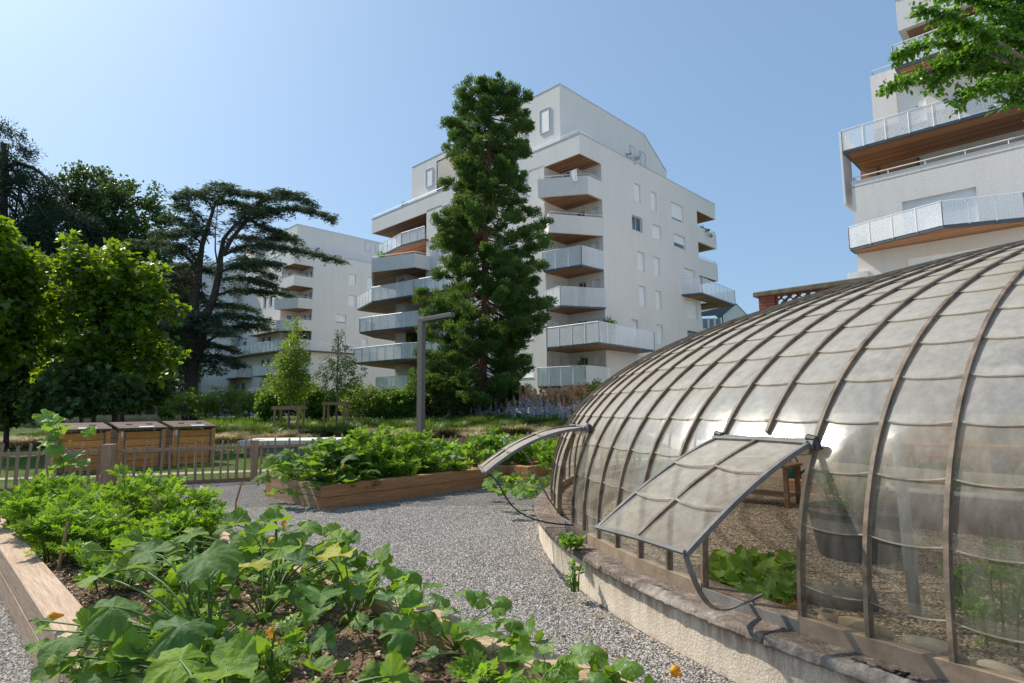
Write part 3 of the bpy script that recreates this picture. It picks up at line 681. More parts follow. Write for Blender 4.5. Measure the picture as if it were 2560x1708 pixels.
# ---- building three: close on the right, seen from below
B3 = Frame((18.2318, 30.2213)); s0 = 9.435
b3 = thing('apartment_building', 'near apartment block at the right edge, with stacked perforated balconies', 'building', B3.p(0, 0, 0))
V1 = -16.
wv = [(2.18, 5.13, 11.25, 11.7, 'shutter')]
def vwin(px0, px1, k='shutter', u0=0.):
    va, zt = B3.vz(*z7(*px0), u0=u0); vb, zb = B3.vz(*z7(*px1), u0=u0); return (-va, -vb, zb, zt, k)
wall(B3, b3, (0, 0), (0, V1), 0, s0+.2, [(2.2, 6.2, 7.0, 8.74, 'shutter')])
wall(B3, b3, (0, 0), (0, V1), s0+.2, 13.32, [(2.18, 5.13, s0+.5, 11.7, 'shutter')])
wall(B3, b3, (14, 0), (0, 0), 0, 13.32)
MB().prism([B3.p(u, v, 0)[:2] for u, v in ((0, 0), (0, V1), (14, V1), (14, 0))][::-1], 13.0, 13.1).build('floor_slab', M_WALL, b3)
roof_rail(B3, b3, [(2.6, -.05), (.1, -.08), (.1, V1)], 13.33)
MB().prism([B3.p(u, v, 0)[:2] for u, v in ((-.03, .03), (-.03, V1), (.2, V1), (.2, .03))][::-1], 13.322, 13.36).build('coping', M_BAND, b3)
# recessed loggia storey
wall(B3, b3, (3.2, .0), (3.2, V1), 13.1, 15.03, [(7.0, 10., 13.3, 14.9, 'dark')])
MB().poly([B3.p(2.9, .2, 13.1), B3.p(3.1, -2.6, 13.1), B3.p(3.1, -2.6, 14.9), B3.p(2.9, .2, 14.9)]).build('wooden_screen', M_SOFF, b3)
balcony(B3, b3, [(3.4, .3), (-.1, .3), (.0, V1)], [(3.4, V1)], 15.03, 16.3, 'perf')
fin = MB().hexa([B3.p(-.1, .32, 12.2), B3.p(1.6, .32, 12.2), B3.p(1.6, .42, 12.2), B3.p(-.1, .42, 12.2), B3.p(-.1, .32, 16.3), B3.p(1.6, .32, 16.3), B3.p(1.6, .42, 16.3), B3.p(-.1, .42, 16.3)])
fin.build('side_panel', M_RAIL, b3)
# upper walls
wall(B3, b3, (0.02, -1.22), (0.02, V1), 15.25, 18.84, [(1.1, 2.3, 15.6, 17.6, 'shutter'), (5, 7.5, 15.6, 17.6, 'half')]); wall(B3, b3, (12, -1.22), (0.02, -1.22), 15.25, 18.84)
roof_rail(B3, b3, [(2.5, -1.3), (.1, -1.3), (.1, V1)], 18.84)
balcony(B3, b3, [(1.0, -2.6), (-1.7, -2.6), (-1.6, V1)], [(1.0, V1)], 17.9, 19.15, 'perf')
wall(B3, b3, (1.4, -2.9), (1.4, V1), 18.84, 20.7, [(2, 4, 19, 20.6, 'dark')])
flat_box(B3, b3, -.05, 12, V1, -2.64, 20.7, 22.4, 'roof_parapet', M_WALL)
MB().poly([B3.p(u, v, 20.69) for u, v in ((.25, -2.95), (3.4, -2.95), (3.4, V1), (.25, V1))]).build('soffit', M_SOFF, b3)
wall(B3, b3, (12, -2.7), (3.4, -2.7), 18.84, 20.7)
balcony(B3, b3, [(.02, .12), (-.95, .1), (-2.3, -4.05), (-1.1, -6.8), (-1.1, V1)], [(.02, V1)], s0, s0+1.25, 'perf')
MB().hexa([B3.p(-.3, -.5, s0-2.9), B3.p(.0, -.5, s0-2.9), B3.p(0, .45, s0-2.9), B3.p(-.3, .45, s0-2.9), B3.p(-.3, -.5, s0-1.), B3.p(0, -.5, s0-1.), B3.p(0, .45, s0-1.), B3.p(-.3, .45, s0-1.)]).build('perforated_panel', M_PERF, b3)
# ---- distant gabled block with solar roof
q0 = at(1775, 1000, 88); q1 = at(1862, 1000, 88); yy = 88.
b4 = thing('apartment_building', 'small distant gabled block with blue solar panels, right of the sequoia block', 'building', (q0[0], yy, 0))
xl, xm, xp, xr = at(1700, 900, yy)[0], at(1813, 900, yy)[0], at(1848, 900, yy)[0], at(1884, 900, yy)[0]
ze, zp = at(1813, 785, yy)[2], at(1848, 761, yy)[2]; zr = at(1884, 800, yy)[2]
MB().poly([(xm, yy, 0), (xr, yy, 0), (xr, yy, zr), (xp, yy, zp), (xm, yy, ze)]).build('wall', M_WALL, b4)
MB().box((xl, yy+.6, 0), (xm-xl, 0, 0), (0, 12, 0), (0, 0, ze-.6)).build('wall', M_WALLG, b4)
MB().poly([(xl, yy+.5, ze-.5), (xm, yy-.1, ze-.2), (xp, yy-.1, zp+.1), (xl+1, yy+9, zp+.1)]).poly([(xp, yy-.1, zp+.1), (xr, yy-.1, zr+.1), (xr, yy+10, zr+.1), (xp, yy+10, zp+.1)]).build('roof', M_DARKM, b4)
sp = MB(); e0 = A([xl, yy+.5, ze-.42]); e1 = A([xm, yy-.1, ze-.12]); e2 = A([xp, yy-.1, zp+.18]); e3 = A([xl+1, yy+9, zp+.18])
for i in range(5):
    for j in range(3):
        f = lambda a, b: (e0*(1-a)+e1*a)*(1-b)+(e3*(1-a)+e2*a)*b
        sp.poly([f(i/5+.02, j/3+.03), f(i/5+.18, j/3+.03), f(i/5+.18, j/3+.30), f(i/5+.02, j/3+.30)])
sp.build('solar_panel', basic('solar_cells', (.07, .12, .2), .15, .1, metal=.3, spec=.8), b4)
fn = MB()
for i in range(7): x = xl+(xm-xl)*(i+.5)/7; fn.box((x, yy-.3, ze-3.2), (.18, 0, 0), (0, .5, 0), (0, 0, 2.6))
fn.build('louvre', M_RAIL, b4)
MB().poly([(xl, yy-.8, ze-6.5), (xm+.8, yy-.8, ze-6.5), (xm+.8, yy-.8, ze-3), (xl, yy-.8, ze-3)]).build('perforated_panel', M_PERF, b4)
# ---- distant red and white houses glimpsed behind the cedar
q = at(455, 1000, 82)
b5 = thing('apartment_building', 'distant block with a red wall and white end glimpsed behind the cedar trunks', 'building', (q[0], 82, 0))
x0, x1, x2, zt = at(428, 700, 82)[0], at(477, 700, 82)[0], at(580, 700, 82)[0], at(460, 668, 82)[2]
MB().box((x0, 82, 0), (x1-x0, 0, 0), (0, 8, 0), (0, 0, zt)).build('red_wall', basic('red_render', (.42, .06, .05), .85, .1), b5)
MB().box((x1+.01, 82.5, 0), (x2-x1, 0, 0), (0, 8, 0), (0, 0, zt+.8)).build('white_wall', M_WALL, b5)
x0, x1, zt = at(205, 1000, 78)[0], at(455, 1000, 78)[0], at(300, 940, 78)[2]
b6 = thing('low_building', 'low pale building with dark ground floor openings in the shade beneath the far trees', 'building', (x0, 78, 0))
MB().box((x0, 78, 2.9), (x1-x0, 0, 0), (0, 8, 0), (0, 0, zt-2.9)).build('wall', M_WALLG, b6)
pm = MB()
for i in range(9): pm.box((x0+(x1-x0)*i/8.2, 78.05, 0), (.8, 0, 0), (0, .6, 0), (0, 0, 2.9))
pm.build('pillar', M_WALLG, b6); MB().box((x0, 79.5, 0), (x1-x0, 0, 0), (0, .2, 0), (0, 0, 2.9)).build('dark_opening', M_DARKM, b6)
# ================================================================== GLASSHOUSE
M_RIB = basic('rib_bronze', (.20, .15, .105), .6, .55, 9, .2, 60)
M_RIBG = basic('vent_frame_grey', (.20, .185, .17), .65, .3, 10)
M_SILLM = basic('sill_bronze', (.30, .22, .155), .6, .3, 7, .2, 40)
M_LAP = basic('lap_putty', (.26, .235, .18), .8, .5, 9)
M_BLACK = basic('black_metal', (.03, .03, .033), .5, .2)
def m_glaz(nm_='dusty_glass', add=0.):
    s = NT(nm_); v = s.coord('World')
    sx = s.n('ShaderNodeSeparateXYZ'); geo = s.n('ShaderNodeNewGeometry').outputs['Position']; s.l(geo, sx.inputs[0])
    hz = s.ramp(s.math('MULTIPLY', sx.outputs[2], .3), [(.10, .10), (.30, .15), (.41, .55), (.55, .76), (1., .86)])
    n1 = s.noise(v, 1.3, 5); n2 = s.noise(s.coord('World', (7, 7, .9)), 2.2, 5, .7)
    spots = s.ramp(s.vor(v, 16), [(.03, .55), (.07, 0.)]); sel = s.ramp(s.noise(v, 9, 1), [(.52, 0.), (.56, 1.)])
    spots = s.math('MULTIPLY', spots, sel)
    isl = s.n('ShaderNodeNewGeometry').outputs['Random Per Island']
    d = s.math('ADD', s.math('ADD', hz, add), s.math('MULTIPLY', s.math('SUBTRACT', n1, .5), .25)); d = s.math('ADD', d, s.math('MULTIPLY', s.math('SUBTRACT', n2, .5), .35))
    lw = s.n('ShaderNodeLayerWeight'); lw.inputs['Blend'].default_value = .35
    d = s.math('ADD', d, s.math('MULTIPLY', s.math('POWER', lw.outputs['Facing'], 2.), .85)); d = s.math('ADD', d, s.math('MULTIPLY', s.math('SUBTRACT', isl, .5), .14))
    cl = s.n('ShaderNodeClamp'); s.l(d, cl.inputs[0]); cl.inputs[1].default_value = .06; cl.inputs[2].default_value = .93
    dc = s.mix(spots, s.ramp(n2, [(.3, (.60, .545, .45)), (.7, (.79, .73, .635))]), (.10, .13, .16))
    df = s.n('ShaderNodeBsdfDiffuse'); s.l(dc, df.inputs[0]); tl = s.n('ShaderNodeBsdfTranslucent'); s.l(dc, tl.inputs[0])
    m0 = s.n('ShaderNodeMixShader'); m0.inputs[0].default_value = .5; s.l(df.outputs[0], m0.inputs[1]); s.l(tl.outputs[0], m0.inputs[2])
    tr = s.n('ShaderNodeBsdfTransparent'); tr.inputs[0].default_value = (.95, .945, .90, 1)
    m1 = s.n('ShaderNodeMixShader'); s.l(cl.outputs[0], m1.inputs[0]); s.l(tr.outputs[0], m1.inputs[1]); s.l(m0.outputs[0], m1.inputs[2])
    gl = s.n('ShaderNodeBsdfGlossy'); gl.inputs['Roughness'].default_value = .2; gl.inputs[0].default_value = (.9, .9, .88, 1)
    s.l(s.bump(s.noise(v, 7, 2), .25, .01), gl.inputs['Normal'])
    fr_ = s.n('ShaderNodeFresnel'); fr_.inputs[0].default_value = 1.5
    m2 = s.n('ShaderNodeMixShader'); s.l(s.math('MULTIPLY', fr_.outputs[0], .14), m2.inputs[0]); s.l(m1.outputs[0], m2.inputs[1]); s.l(gl.outputs[0], m2.inputs[2])
    return s.done(m2.outputs[0])
M_GLAZ = m_glaz(); M_GLAZL = m_glaz('frosted_vent_glass', .20)
def prof(z):                        # radius of the shell at height z
    if z <= 2.59:
        u = max(0., (z-.36)/2.9027); return RB*(1-u**2.6596)**.5488
    # inverse of z = 3.5-.0406 r^2+.00111 r^3
    lo_, hi = 0., 5.11
    for _ in range(40):
        r = (lo_+hi)/2
        if 3.5-.0406*r*r+.00111*r**3 > z: lo_ = r
        else: hi = r
    return lo_
ROWS = [.36, .63, .935, 1.23, 1.49, 1.725, 1.93, 2.12, 2.30, 2.45, 2.59]
for r_ in (4.68, 4.26, 3.84, 3.42, 3.0, 2.58, 2.16, 1.74, 1.32, .9): ROWS.append(3.5-.0406*r_*r_+.00111*r_**3)
PSI = math.atan2(RD[1], RD[0])                     # direction towards the terrace wall
def sh(ph, z, off=0.):
    """point of the shell: meridians within the half facing away from the terrace, then a straight barrel"""
    r = prof(z); n0 = A([math.cos(ph), math.sin(ph)]); 
    e = 1e-3; dr = (prof(min(z+e, 3.499))-prof(z-e))/(2*e); nn = unit(A([1., -dr])); 
    return A([CX+(r+off*nn[0])*n0[0], CY+(r+off*nn[0])*n0[1], z+off*nn[1]])
def fine(z0, z1, n): return [z0+(z1-z0)*i/n for i in range(n+1)]
gh_ = thing('glasshouse', 'domed glasshouse with curved bronze ribs and dusty overlapping panes on a low rendered wall', 'greenhouse', (CX, CY, 0))
def ribm(m, ph, zs, w=.021, d0=-.012, d1=.038, fn=sh):
    t = A([-math.sin(ph), math.cos(ph), 0])*w/2; k = len(m.v)
    for z in zs:
        for q in (fn(ph, z, d0)-t, fn(ph, z, d1)-t, fn(ph, z, d1)+t, fn(ph, z, d0)+t): m.v.append(tuple(q))
    for i in range(len(zs)-1):
        for j in range(4): a = k+4*i+j; b = k+4*i+(j+1) % 4; m.f.append((a, a+4, b+4, b))
    m.f.append((k, k+1, k+2, k+3)); e = k+4*(len(zs)-1); m.f.append((e+3, e+2, e+1, e)); return m
DPH = math.radians(2.65); PHA = math.radians(216.4)
NB = list(range(-24, 31))                            # ribs k at angle PHA-k*DPH
OPEN1 = (2, 4); OPEN2 = (10, 12)                     # bays left open under the two raised vents
ZF = sorted(set(fine(.34, 2.6, 22)+[3.5-.0406*r*r+.00111*r**3 for r in np.arange(5.0, .75, -.3)]))
ZH = 1.30
for k in NB:
    ph = PHA-k*DPH
    zs = ZF
    if k in (OPEN1[0]+1, OPEN2[0]+1): zs = [z for z in ZF if z > ZH]
    ribm(MB(), ph, zs).build('rib', M_RIB if k not in (2, 4) else M_RIB, gh_)
def paneset(m, ph0, ph1, z0, z1, sag=.022, lap=.035, lift=.012, nx=5, nz=4, fn=sh):
    zb = max(z0-lap, .345); P = []
    for i in range(nz+1):
        t = i/nz; row = []
        for j in range(nx+1):
            x = j/nx; ph = ph0+(ph1-ph0)*x
            zz = zb+(z1-zb)*t-(1-t)*sag*(4*x*(1-x))*(.4 if z0 < .4 else 1)
            row.append(fn(ph, max(zz, .345), .004+lift*(1-t)+.010*(4*x*(1-x))))
        P.append(row)
    return m.grid(P)
for k in NB[:-1]:
    p0, p1 = PHA-k*DPH+.0012, PHA-(k+1)*DPH-.0012
    m = MB(); e = MB()
    for i in range(len(ROWS)-1):
        z0, z1 = ROWS[i], ROWS[i+1]
        if (OPEN1[0] <= k < OPEN1[1] or OPEN2[0] <= k < OPEN2[1]) and z0 < 1.1: continue
        if (OPEN1[0] <= k < OPEN1[1] or OPEN2[0] <= k < OPEN2[1]) and z0 < 1.25: z0 = ZH
        paneset(m, p0, p1, z0, z1)
        if i > 0:   # grimy putty line along the lower edge
            zc = z0-.035; Q = []
            for off, dz in ((.024, -.003), (.022, .004)):
                Q.append([sh(p0+(p1-p0)*j/8, zc+dz-.022*(4*(j/8)*(1-j/8)), off) for j in range(9)])
            e.grid(Q)
    nf = len(m.f); m.join(e); m.build('glass_bay', M_GLAZ, gh_, True, extra=(M_LAP, nf))
# crown ring and the straight barrel that ties the dome to the terrace wall
e = MB(); P = [[sh(a, ROWS[-1], o) for o in (-.02, .05)] for a in np.linspace(0, 2*PI, 40)]; e.grid(P).build('crown_ring', M_RIB, gh_)
bar = MB(); br = MB(); nrm = A([math.cos(PSI), math.sin(PSI), 0])
side = []
for z in ZF: side.append(sh(PSI+PI/2, z))
for z in reversed(ZF): side.append(sh(PSI-PI/2, z))
side = [A(q) for q in side]
bar.grid([[q+nrm*t for q in side] for t in (0, .8, 1.6, 2.45)]).build('barrel_glazing', M_GLAZ, gh_, True)
for t in (0.02, .62, 1.22, 1.82, 2.42):
    MB().tube([q+nrm*t for q in side], .028, 4).build('barrel_rib', M_RIB, gh_)
# bottom rail
def ring(m, r0, r1, z0, z1, a0, a1, n):
    P = []
    for i in range(n+1):
        a = a0+(a1-a0)*i/n; c, s_ = math.cos(a), math.sin(a)
        P.append([(CX+r*c, CY+r*s_, z) for r, z in ((r0, z0), (r1, z0), (r1, z1), (r0, z1), (r0, z0))])
    return m.grid(P)
AMIN, AMAX = PHA-30*DPH, PHA+24*DPH
for a0, a1 in ((AMIN, PHA-OPEN2[1]*DPH), (PHA-OPEN2[0]*DPH, PHA-OPEN1[1]*DPH), (PHA-OPEN1[0]*DPH, AMAX)):
    ring(MB(), RB-.02, RB+.045, .341, .425, a0, a1, int(abs(a1-a0)/DPH*2)+2).build('bottom_rail', M_SILLM, gh_)
for a0, a1 in ((PHA-OPEN1[1]*DPH, PHA-OPEN1[0]*DPH), (PHA-OPEN2[1]*DPH, PHA-OPEN2[0]*DPH)):
    m = ring(MB(), RB-.03, RB+.03, .341, .365, a0, a1, 8); ring(m, RB+.03, RB+.042, .341, .40, a0, a1, 8); m.build('vent_sill', M_RIBG, gh_)
# low wall with weathered coping
def m_plinth():
    s = NT('cream_render_stained'); v = s.coord('World'); vs = s.coord('World', (5, 5, .7))
    sx = s.n('ShaderNodeSeparateXYZ'); geo = s.n('ShaderNodeNewGeometry').outputs['Position']; s.l(geo, sx.inputs[0])
    st = s.noise(vs, 2.2, 7, .65); hz = s.ramp(sx.outputs[2], [(.0, .45), (.05, .12), (.15, .30), (.29, .95)])
    c = s.ramp(s.noise(v, 3, 5), [(.3, (.80, .69, .55)), (.7, (.88, .79, .66))])
    c = s.mix(s.math('MULTIPLY', s.ramp(st, [(.42, 0.), (.58, .9)]), hz), c, (.25, .13, .06))
    c = s.mix(s.ramp(s.noise(v, 90, 3), [(.4, .35), (.6, 0.)]), c, (.36, .25, .17))
    return s.done(s.pbr(c, .95, 0, .1, s.bump(s.noise(v, 70, 6), .7, .01)))
def m_coping():
    s = NT('weathered_coping'); v = s.coord('World'); n1 = s.noise(v, 8, 8, .7); n2 = s.noise(v, 55, 5)
    c = s.ramp(n1, [(.3, (.12, .092, .07)), (.5, (.24, .19, .15)), (.62, (.38, .315, .26)), (.78, (.52, .45, .38))])
    c = s.mix(s.ramp(n2, [(.42, .55), (.6, 0.)]), c, (.07, .06, .055))
    rg = attr(s, 'rough'); c = s.mix(s.math('MULTIPLY', rg, .8), c, s.ramp(n1, [(.3, (.20, .17, .15)), (.55, (.58, .52, .46)), (.8, (.76, .70, .63))]))
    return s.done(s.pbr(c, .95, 0, .12, s.bump(s.math('ADD', n1, s.math('MULTIPLY', n2, .4)), .9, .02)))
M_PLI = m_plinth(); M_COP = m_coping()
from mathutils import noise as mn, Vector
def arcgrid(a0, a1, da, prof_fn):
    n = int(abs(a1-a0)/da)+1; P = []; Rg = []
    for i in range(n+1):
        a = a0+(a1-a0)*i/n; row, rg = prof_fn(a); c, s_ = math.cos(a), math.sin(a)
        P.append([(CX+r*c, CY+r*s_, z) for r, z in row]); Rg.append(rg)
    return np.asarray(P), np.asarray(Rg)
def build_arc(name, mat, a0, a1, da, fn, cap=True):
    P, Rg = arcgrid(a0, a1, da, fn); n, m = P.shape[:2]
    F = [(i*m+j, (i+1)*m+j, (i+1)*m+j+1, i*m+j+1) for i in range(n-1) for j in range(m-1)]
    return fastmesh(name, P.reshape(-1, 3), A(F), mat, gh_, {'rough': Rg.ravel()}, False)
def wallprof(a):
    w = 7.62+.008*mn.noise(Vector((a*40, 3, 0))); zs = [-.03, .04, .1, .17, .24, .30]
    row = [(w+.006*mn.noise(Vector((a*180, z*25, 1))), z) for z in zs]+[(7.16, .30), (7.14, 0)]
    return row, [0]*len(row)
build_arc('plinth_wall', M_PLI, AMIN, AMAX, math.radians(.35), wallprof)
CR = [math.radians(d) for d in (170, 177, 184, 191.5, 198.8, 210.4, 219.5, 228, 240, 252)]
def copprof(a):
    d = math.degrees(a); x = CX+7.7*math.cos(a); y = CY+7.7*math.sin(a)
    N = lambda sc_, o=0: mn.fractal(Vector((x*sc_, y*sc_, o)), .9, 2.1, 5)
    br_ = float(smooth(202.0, 204.0, d))*(.55+.45*float(smooth(209.5, 211.5, d)))
    br_ *= float(np.clip(.55+1.1*mn.noise(Vector((x*1.7, y*1.7, 7))), 0.25, 1))
    cut = .075*br_*(1+1.5*N(6))+.03*br_*N(26); ro = 7.672-.05*max(0, br_*mn.noise(Vector((x*2.6, y*2.6, 2))))
    zt = .340; row = []; rg = []
    for r, z, w in ((7.60, .292, 0), (7.632, .288, .2), (ro+.002, .292-.02*br_*N(12, 3), .8), (ro+.006*N(25, 1), .305, 1), (ro-cut*.35, .318+.006*N(20, 4), 1), (ro-cut*.75, .330+.006*N(22, 5), 1), (ro-cut*1.1-.01, zt-.003, .9), (ro-cut*1.3-.035, zt+.002*N(12), .25),
                    (7.58, zt+.002*N(9), 0), (7.54, zt, 0), (7.48, zt, 0), (7.3, zt, 0), (7.16, zt, 0), (7.14, .29, 0)):
        row.append((r+(.012*br_*N(40, z*30) if .3 < z < .339 else 0), z)); rg.append(w*br_)
    g = min(abs(a-c) for c in CR)
    if g < math.radians(.05): row = [(min(r, 7.66), z-.02 if z > .33 else z) for r, z in row]
    return row, rg
angs = sorted(set(np.arange(math.radians(193), math.radians(226), math.radians(.07)).tolist()+np.arange(AMIN, AMAX, math.radians(.4)).tolist()+[c+o for c in CR for o in (-.0012, -.0007, .0007, .0012)]))
rows_ = [copprof(a) for a in angs]; P = A([[(CX+r*math.cos(a), CY+r*math.sin(a), z) for r, z in rw_[0]] for a, rw_ in zip(angs, rows_)]); n, m_ = P.shape[:2]
F = [(i*m_+j, (i+1)*m_+j, (i+1)*m_+j+1, i*m_+j+1) for i in range(n-1) for j in range(m_-1)]
fastmesh('coping', P.reshape(-1, 3), A(F), M_COP, gh_, {'rough': A([q[1] for q in rows_]).ravel()})
# the raised vents
def rotv(v, k, a): return v*math.cos(a)+np.cross(k, v)*math.sin(a)+k*(k@v)*(1-math.cos(a))
def vent(k0, k1, al, stretch, cv):
    a, b = PHA-k1*DPH, PHA-k0*DPH                       # a further from the viewer, b nearer
    HA, HB = sh(a, ZH, .055), sh(b, ZH, .055); kx = unit(HB-HA)
    sgn = -1
    def fn(ph, z, off=0.):
        t = (ph-a)/(b-a); H_ = HA+(HB-HA)*t; q = sh(ph, z, .055)-H_; e_ = sh(ph, .40, .055)-H_; q = cv*q+(1-cv)*e_*(ZH-z)/(ZH-.40)+off*unit(A([math.cos(ph), math.sin(ph), .25])); q = q*stretch
        return H_+rotv(q, kx, sgn*al)
    lid = MB(); ribm(lid, a, fine(.40, ZH, 12), .022, -.008, .016, fn); ribm(lid, b, fine(.40, ZH, 12), .022, -.008, .016, fn)
    for z in (.40, ZH-.02):
        lid.tube([fn(a, z, .015), fn((a+b)/2, z, .015), fn(b, z, .015)], .014, 6)
    L = lid.build('vent_lid', M_RIBG, gh_)
    mid = MB(); ribm(mid, (a+b)/2, fine(.41, ZH-.02, 12), .02, -.005, .02, fn); mid.build('glazing_bar', M_RIB, L)
    g = MB(); e = MB(); zr = [.41, .70, .99, ZH-.01]
    for p0, p1 in ((a+.002, (a+b)/2-.001), ((a+b)/2+.001, b-.002)):
        for i in range(3):
            zb = zr[i]-(.025 if i else 0); P = []
            for ii in range(5):
                t = ii/4; P.append([fn(p0+(p1-p0)*j/5, zb+(zr[i+1]-zb)*t-(1-t)*(.025 if i else 0)*4*(j/5)*(1-j/5), .004+.01*(1-t)) for j in range(6)])
            g.grid(P)
            if i: e.grid([[fn(p0+(p1-p0)*j/8, zb+dz-.025*4*(j/8)*(1-j/8), .02) for j in range(9)] for dz in (-.003, .008)])
    nf = len(g.f); g.join(e); g.build('glass_pane', M_GLAZL, L, True, extra=(M_LAP, nf))
    h = MB().tube([HA-kx*.03, HB+kx*.03], .03, 8); 
    h.build('hinge_bar', M_RIBG, gh_)
    for q in (HA, HB): MB().tube([q-kx*.02+A([0, 0, .035]), q+kx*.03+A([0, 0, .03]), q+kx*.05-A([0, 0, .03])], .022, 7).build('hinge', M_BLACK, gh_)
    return fn, a, b, L
fn1, a1, b1_, L1 = vent(2, 4, math.radians(51), 1.17, .5)
fn2, a2, b2_, L2 = vent(10, 12, math.radians(55), 1.18, 1.25)
# flat curved stay of the near vent
def strip(pts, w, t, up=(0, 0, 1)):
    m = MB(); k = 0; pts = [A(p, float) for p in pts]
    for i, p in enumerate(pts):
        d = unit(pts[min(i+1, len(pts)-1)]-pts[max(i-1, 0)]); s_ = unit(np.cross(d, A(up, float)))*w/2; n_ = unit(np.cross(s_, d))*t/2
        m.v += [tuple(p-s_-n_), tuple(p+s_-n_), tuple(p+s_+n_), tuple(p-s_+n_)]
    for i in range(len(pts)-1):
        for j in range(4): m.f.append((4*i+j, 4*i+(j+1) % 4, 4*i+4+(j+1) % 4, 4*i+4+j))
    m.f.append((3, 2, 1, 0)); e = 4*(len(pts)-1); m.f.append((e, e+1, e+2, e+3)); return m
def bez(p, n=14):
    p = [A(q, float) for q in p]; out = []
    for i in range(n+1):
        t = i/n; out.append((1-t)**3*p[0]+3*t*(1-t)**2*p[1]+3*t*t*(1-t)*p[2]+t**3*p[3])
    return out
q0 = fn1(b1_, .40, 0); ss = sh(PHA-2.55*DPH, .40, .02); q3 = ss+A([.12, -.05, .06])
s1 = sh(PHA-3.3*DPH, .40, .04)
strip(bez([q0, q0+A([.10, .02, -.34]), onz(1800, 1535, .37), onz(1905, 1488, .43)]), .026, .008, (.5, .8, .3)).build('stay_arm', M_RIBG, gh_)
MB().tube([sh(PHA-2.9*DPH, .36, .0), onz(1880, 1505, .40)], .016, 6).build('stay_bracket', M_RIBG, gh_)
q0 = fn2(b2_, .42, 0)
MB().tube(bez([q0, q0+A([.25, -.1, -.1]), q0+A([.05, -.25, -.42]), sh(b2_+.01, .42, .03)]), .008, 6).build('stay_arm', M_BLACK, gh_)
q0 = fn2(a2, .75, 0)
MB().tube(bez([q0, q0+A([.25, .0, -.05]), q0+A([.25, .0, -.42]), sh(a2-.01, .42, .03)]), .009, 6).build('stay_arm', M_RIBG, gh_)

# ---- terrace wall behind with brick and tile balustrade
def m_brick():
    s = NT('red_brick'); v = s.coord('World', (1, 1, 1), (0, 0, -BL))
    r_ = s.n('ShaderNodeVectorRotate', rotation_type='Z_AXIS'); s.l(s.n('ShaderNodeNewGeometry').outputs['Position'], r_.inputs['Vector']); r_.inputs['Angle'].default_value = -BL
    sx = s.n('ShaderNodeSeparateXYZ'); s.l(r_.outputs[0], sx.inputs[0]); cb = s.n('ShaderNodeCombineXYZ'); s.l(s.math('ADD', sx.outputs[0], sx.outputs[1]), cb.inputs[0]); s.l(sx.outputs[2], cb.inputs[1])
    b = s.n('ShaderNodeTexBrick'); s.l(cb.outputs[0], b.inputs[0]); b.inputs['Color1'].default_value = (.36, .09, .045, 1); b.inputs['Color2'].default_value = (.26, .06, .035, 1); b.inputs['Mortar'].default_value = (.22, .17, .14, 1)
    b.inputs['Scale'].default_value = 1.; b.inputs['Brick Width'].default_value = .22; b.inputs['Row Height'].default_value = .07; b.inputs['Mortar Size'].default_value = .006
    return s.done(s.pbr(b.outputs[0], .9, 0, .2, s.bump(b.outputs[1], .5, .01)))
M_BRICK = m_brick(); M_TILE = basic('clay_tile', (.20, .075, .04), .85, .3, 12)
M_OLDST = basic('old_stone_coping', (.17, .14, .10), .95, .4, 5, .6, 25)
M_BEIGE = m_wall('beige_render', (.60, .50, .38), .3)
tw0 = A([9.68, 8.9, 0]); TE = 5.8
tw = thing('terrace_wall', 'tall beige terrace wall with arched openings, topped by a red brick balustrade of scalloped clay tiles', 'wall', tw0+LD*TE)
PW = lambda t, o, z: tw0+LD*t+RD*o+A([0, 0, z])
m = MB(); arches = [(1.0, 2.0), (-2.6, -1.5), (3.6, 4.4)]
ts = sorted([TE, -9.]+[x for a in arches for x in a])
for i in range(len(ts)-1):
    t0_, t1_ = ts[i], ts[i+1]; mid = (t0_+t1_)/2; ar = [a for a in arches if a[0] < mid < a[1]]
    if not ar: m.poly([PW(t1_, 0, 0), PW(t0_, 0, 0), PW(t0_, 0, 3.38), PW(t1_, 0, 3.38)]); continue
    zs, hw = 2.0, (t1_-t0_)/2; N = 12
    for j in range(N):
        c0, c1 = mid+hw*math.cos(PI*j/N), mid+hw*math.cos(PI*(j+1)/N); h0, h1 = zs+hw*math.sin(PI*j/N), zs+hw*math.sin(PI*(j+1)/N)
        m.poly([PW(c0, 0, h0), PW(c1, 0, h1), PW(c1, 0, 3.38), PW(c0, 0, 3.38)]); m.poly([PW(c0, 0, h0), PW(c0, .3, h0), PW(c1, .3, h1), PW(c1, 0, h1)])
    for c in (t0_, t1_): m.poly([PW(c, 0, 0), PW(c, .3, 0), PW(c, .3, zs), PW(c, 0, zs)])
    for j in range(1):
        MB().poly([PW(t1_, .28, .05), PW(t0_, .28, .05), PW(t0_, .28, zs+hw), PW(t1_, .28, zs+hw)]).build('arched_door', basic('blue_grey_door', (.24, .29, .34), .6, .15), tw)
m.poly([PW(TE, 0, 0), PW(TE, 0, 3.38), PW(TE, 9, 3.38), PW(TE, 9, 0)]).poly([PW(TE, 0, 3.38), PW(-9, 0, 3.38), PW(-9, 9, 3.38), PW(TE, 9, 3.38)])
m.build('wall', M_BEIGE, tw)
MB().box(PW(TE+.05, -.05, 3.385), -LD*14.8, RD*.34, (0, 0, .09)).build('string_course', M_BRICK, tw)
ps = [TE, TE-2.35, TE-4.7, TE-7.05, TE-9.4, TE-11.75]
for t in ps: MB().box(PW(t, 0, 3.476), -LD*.34, RD*.24, (0, 0, .48)).build('brick_pier', M_BRICK, tw)
MB().box(PW(TE+.10, -.07, 3.958), -LD*14.9, RD*.38, (0, 0, .11)).build('stone_coping', M_OLDST, tw, bevel=.015)
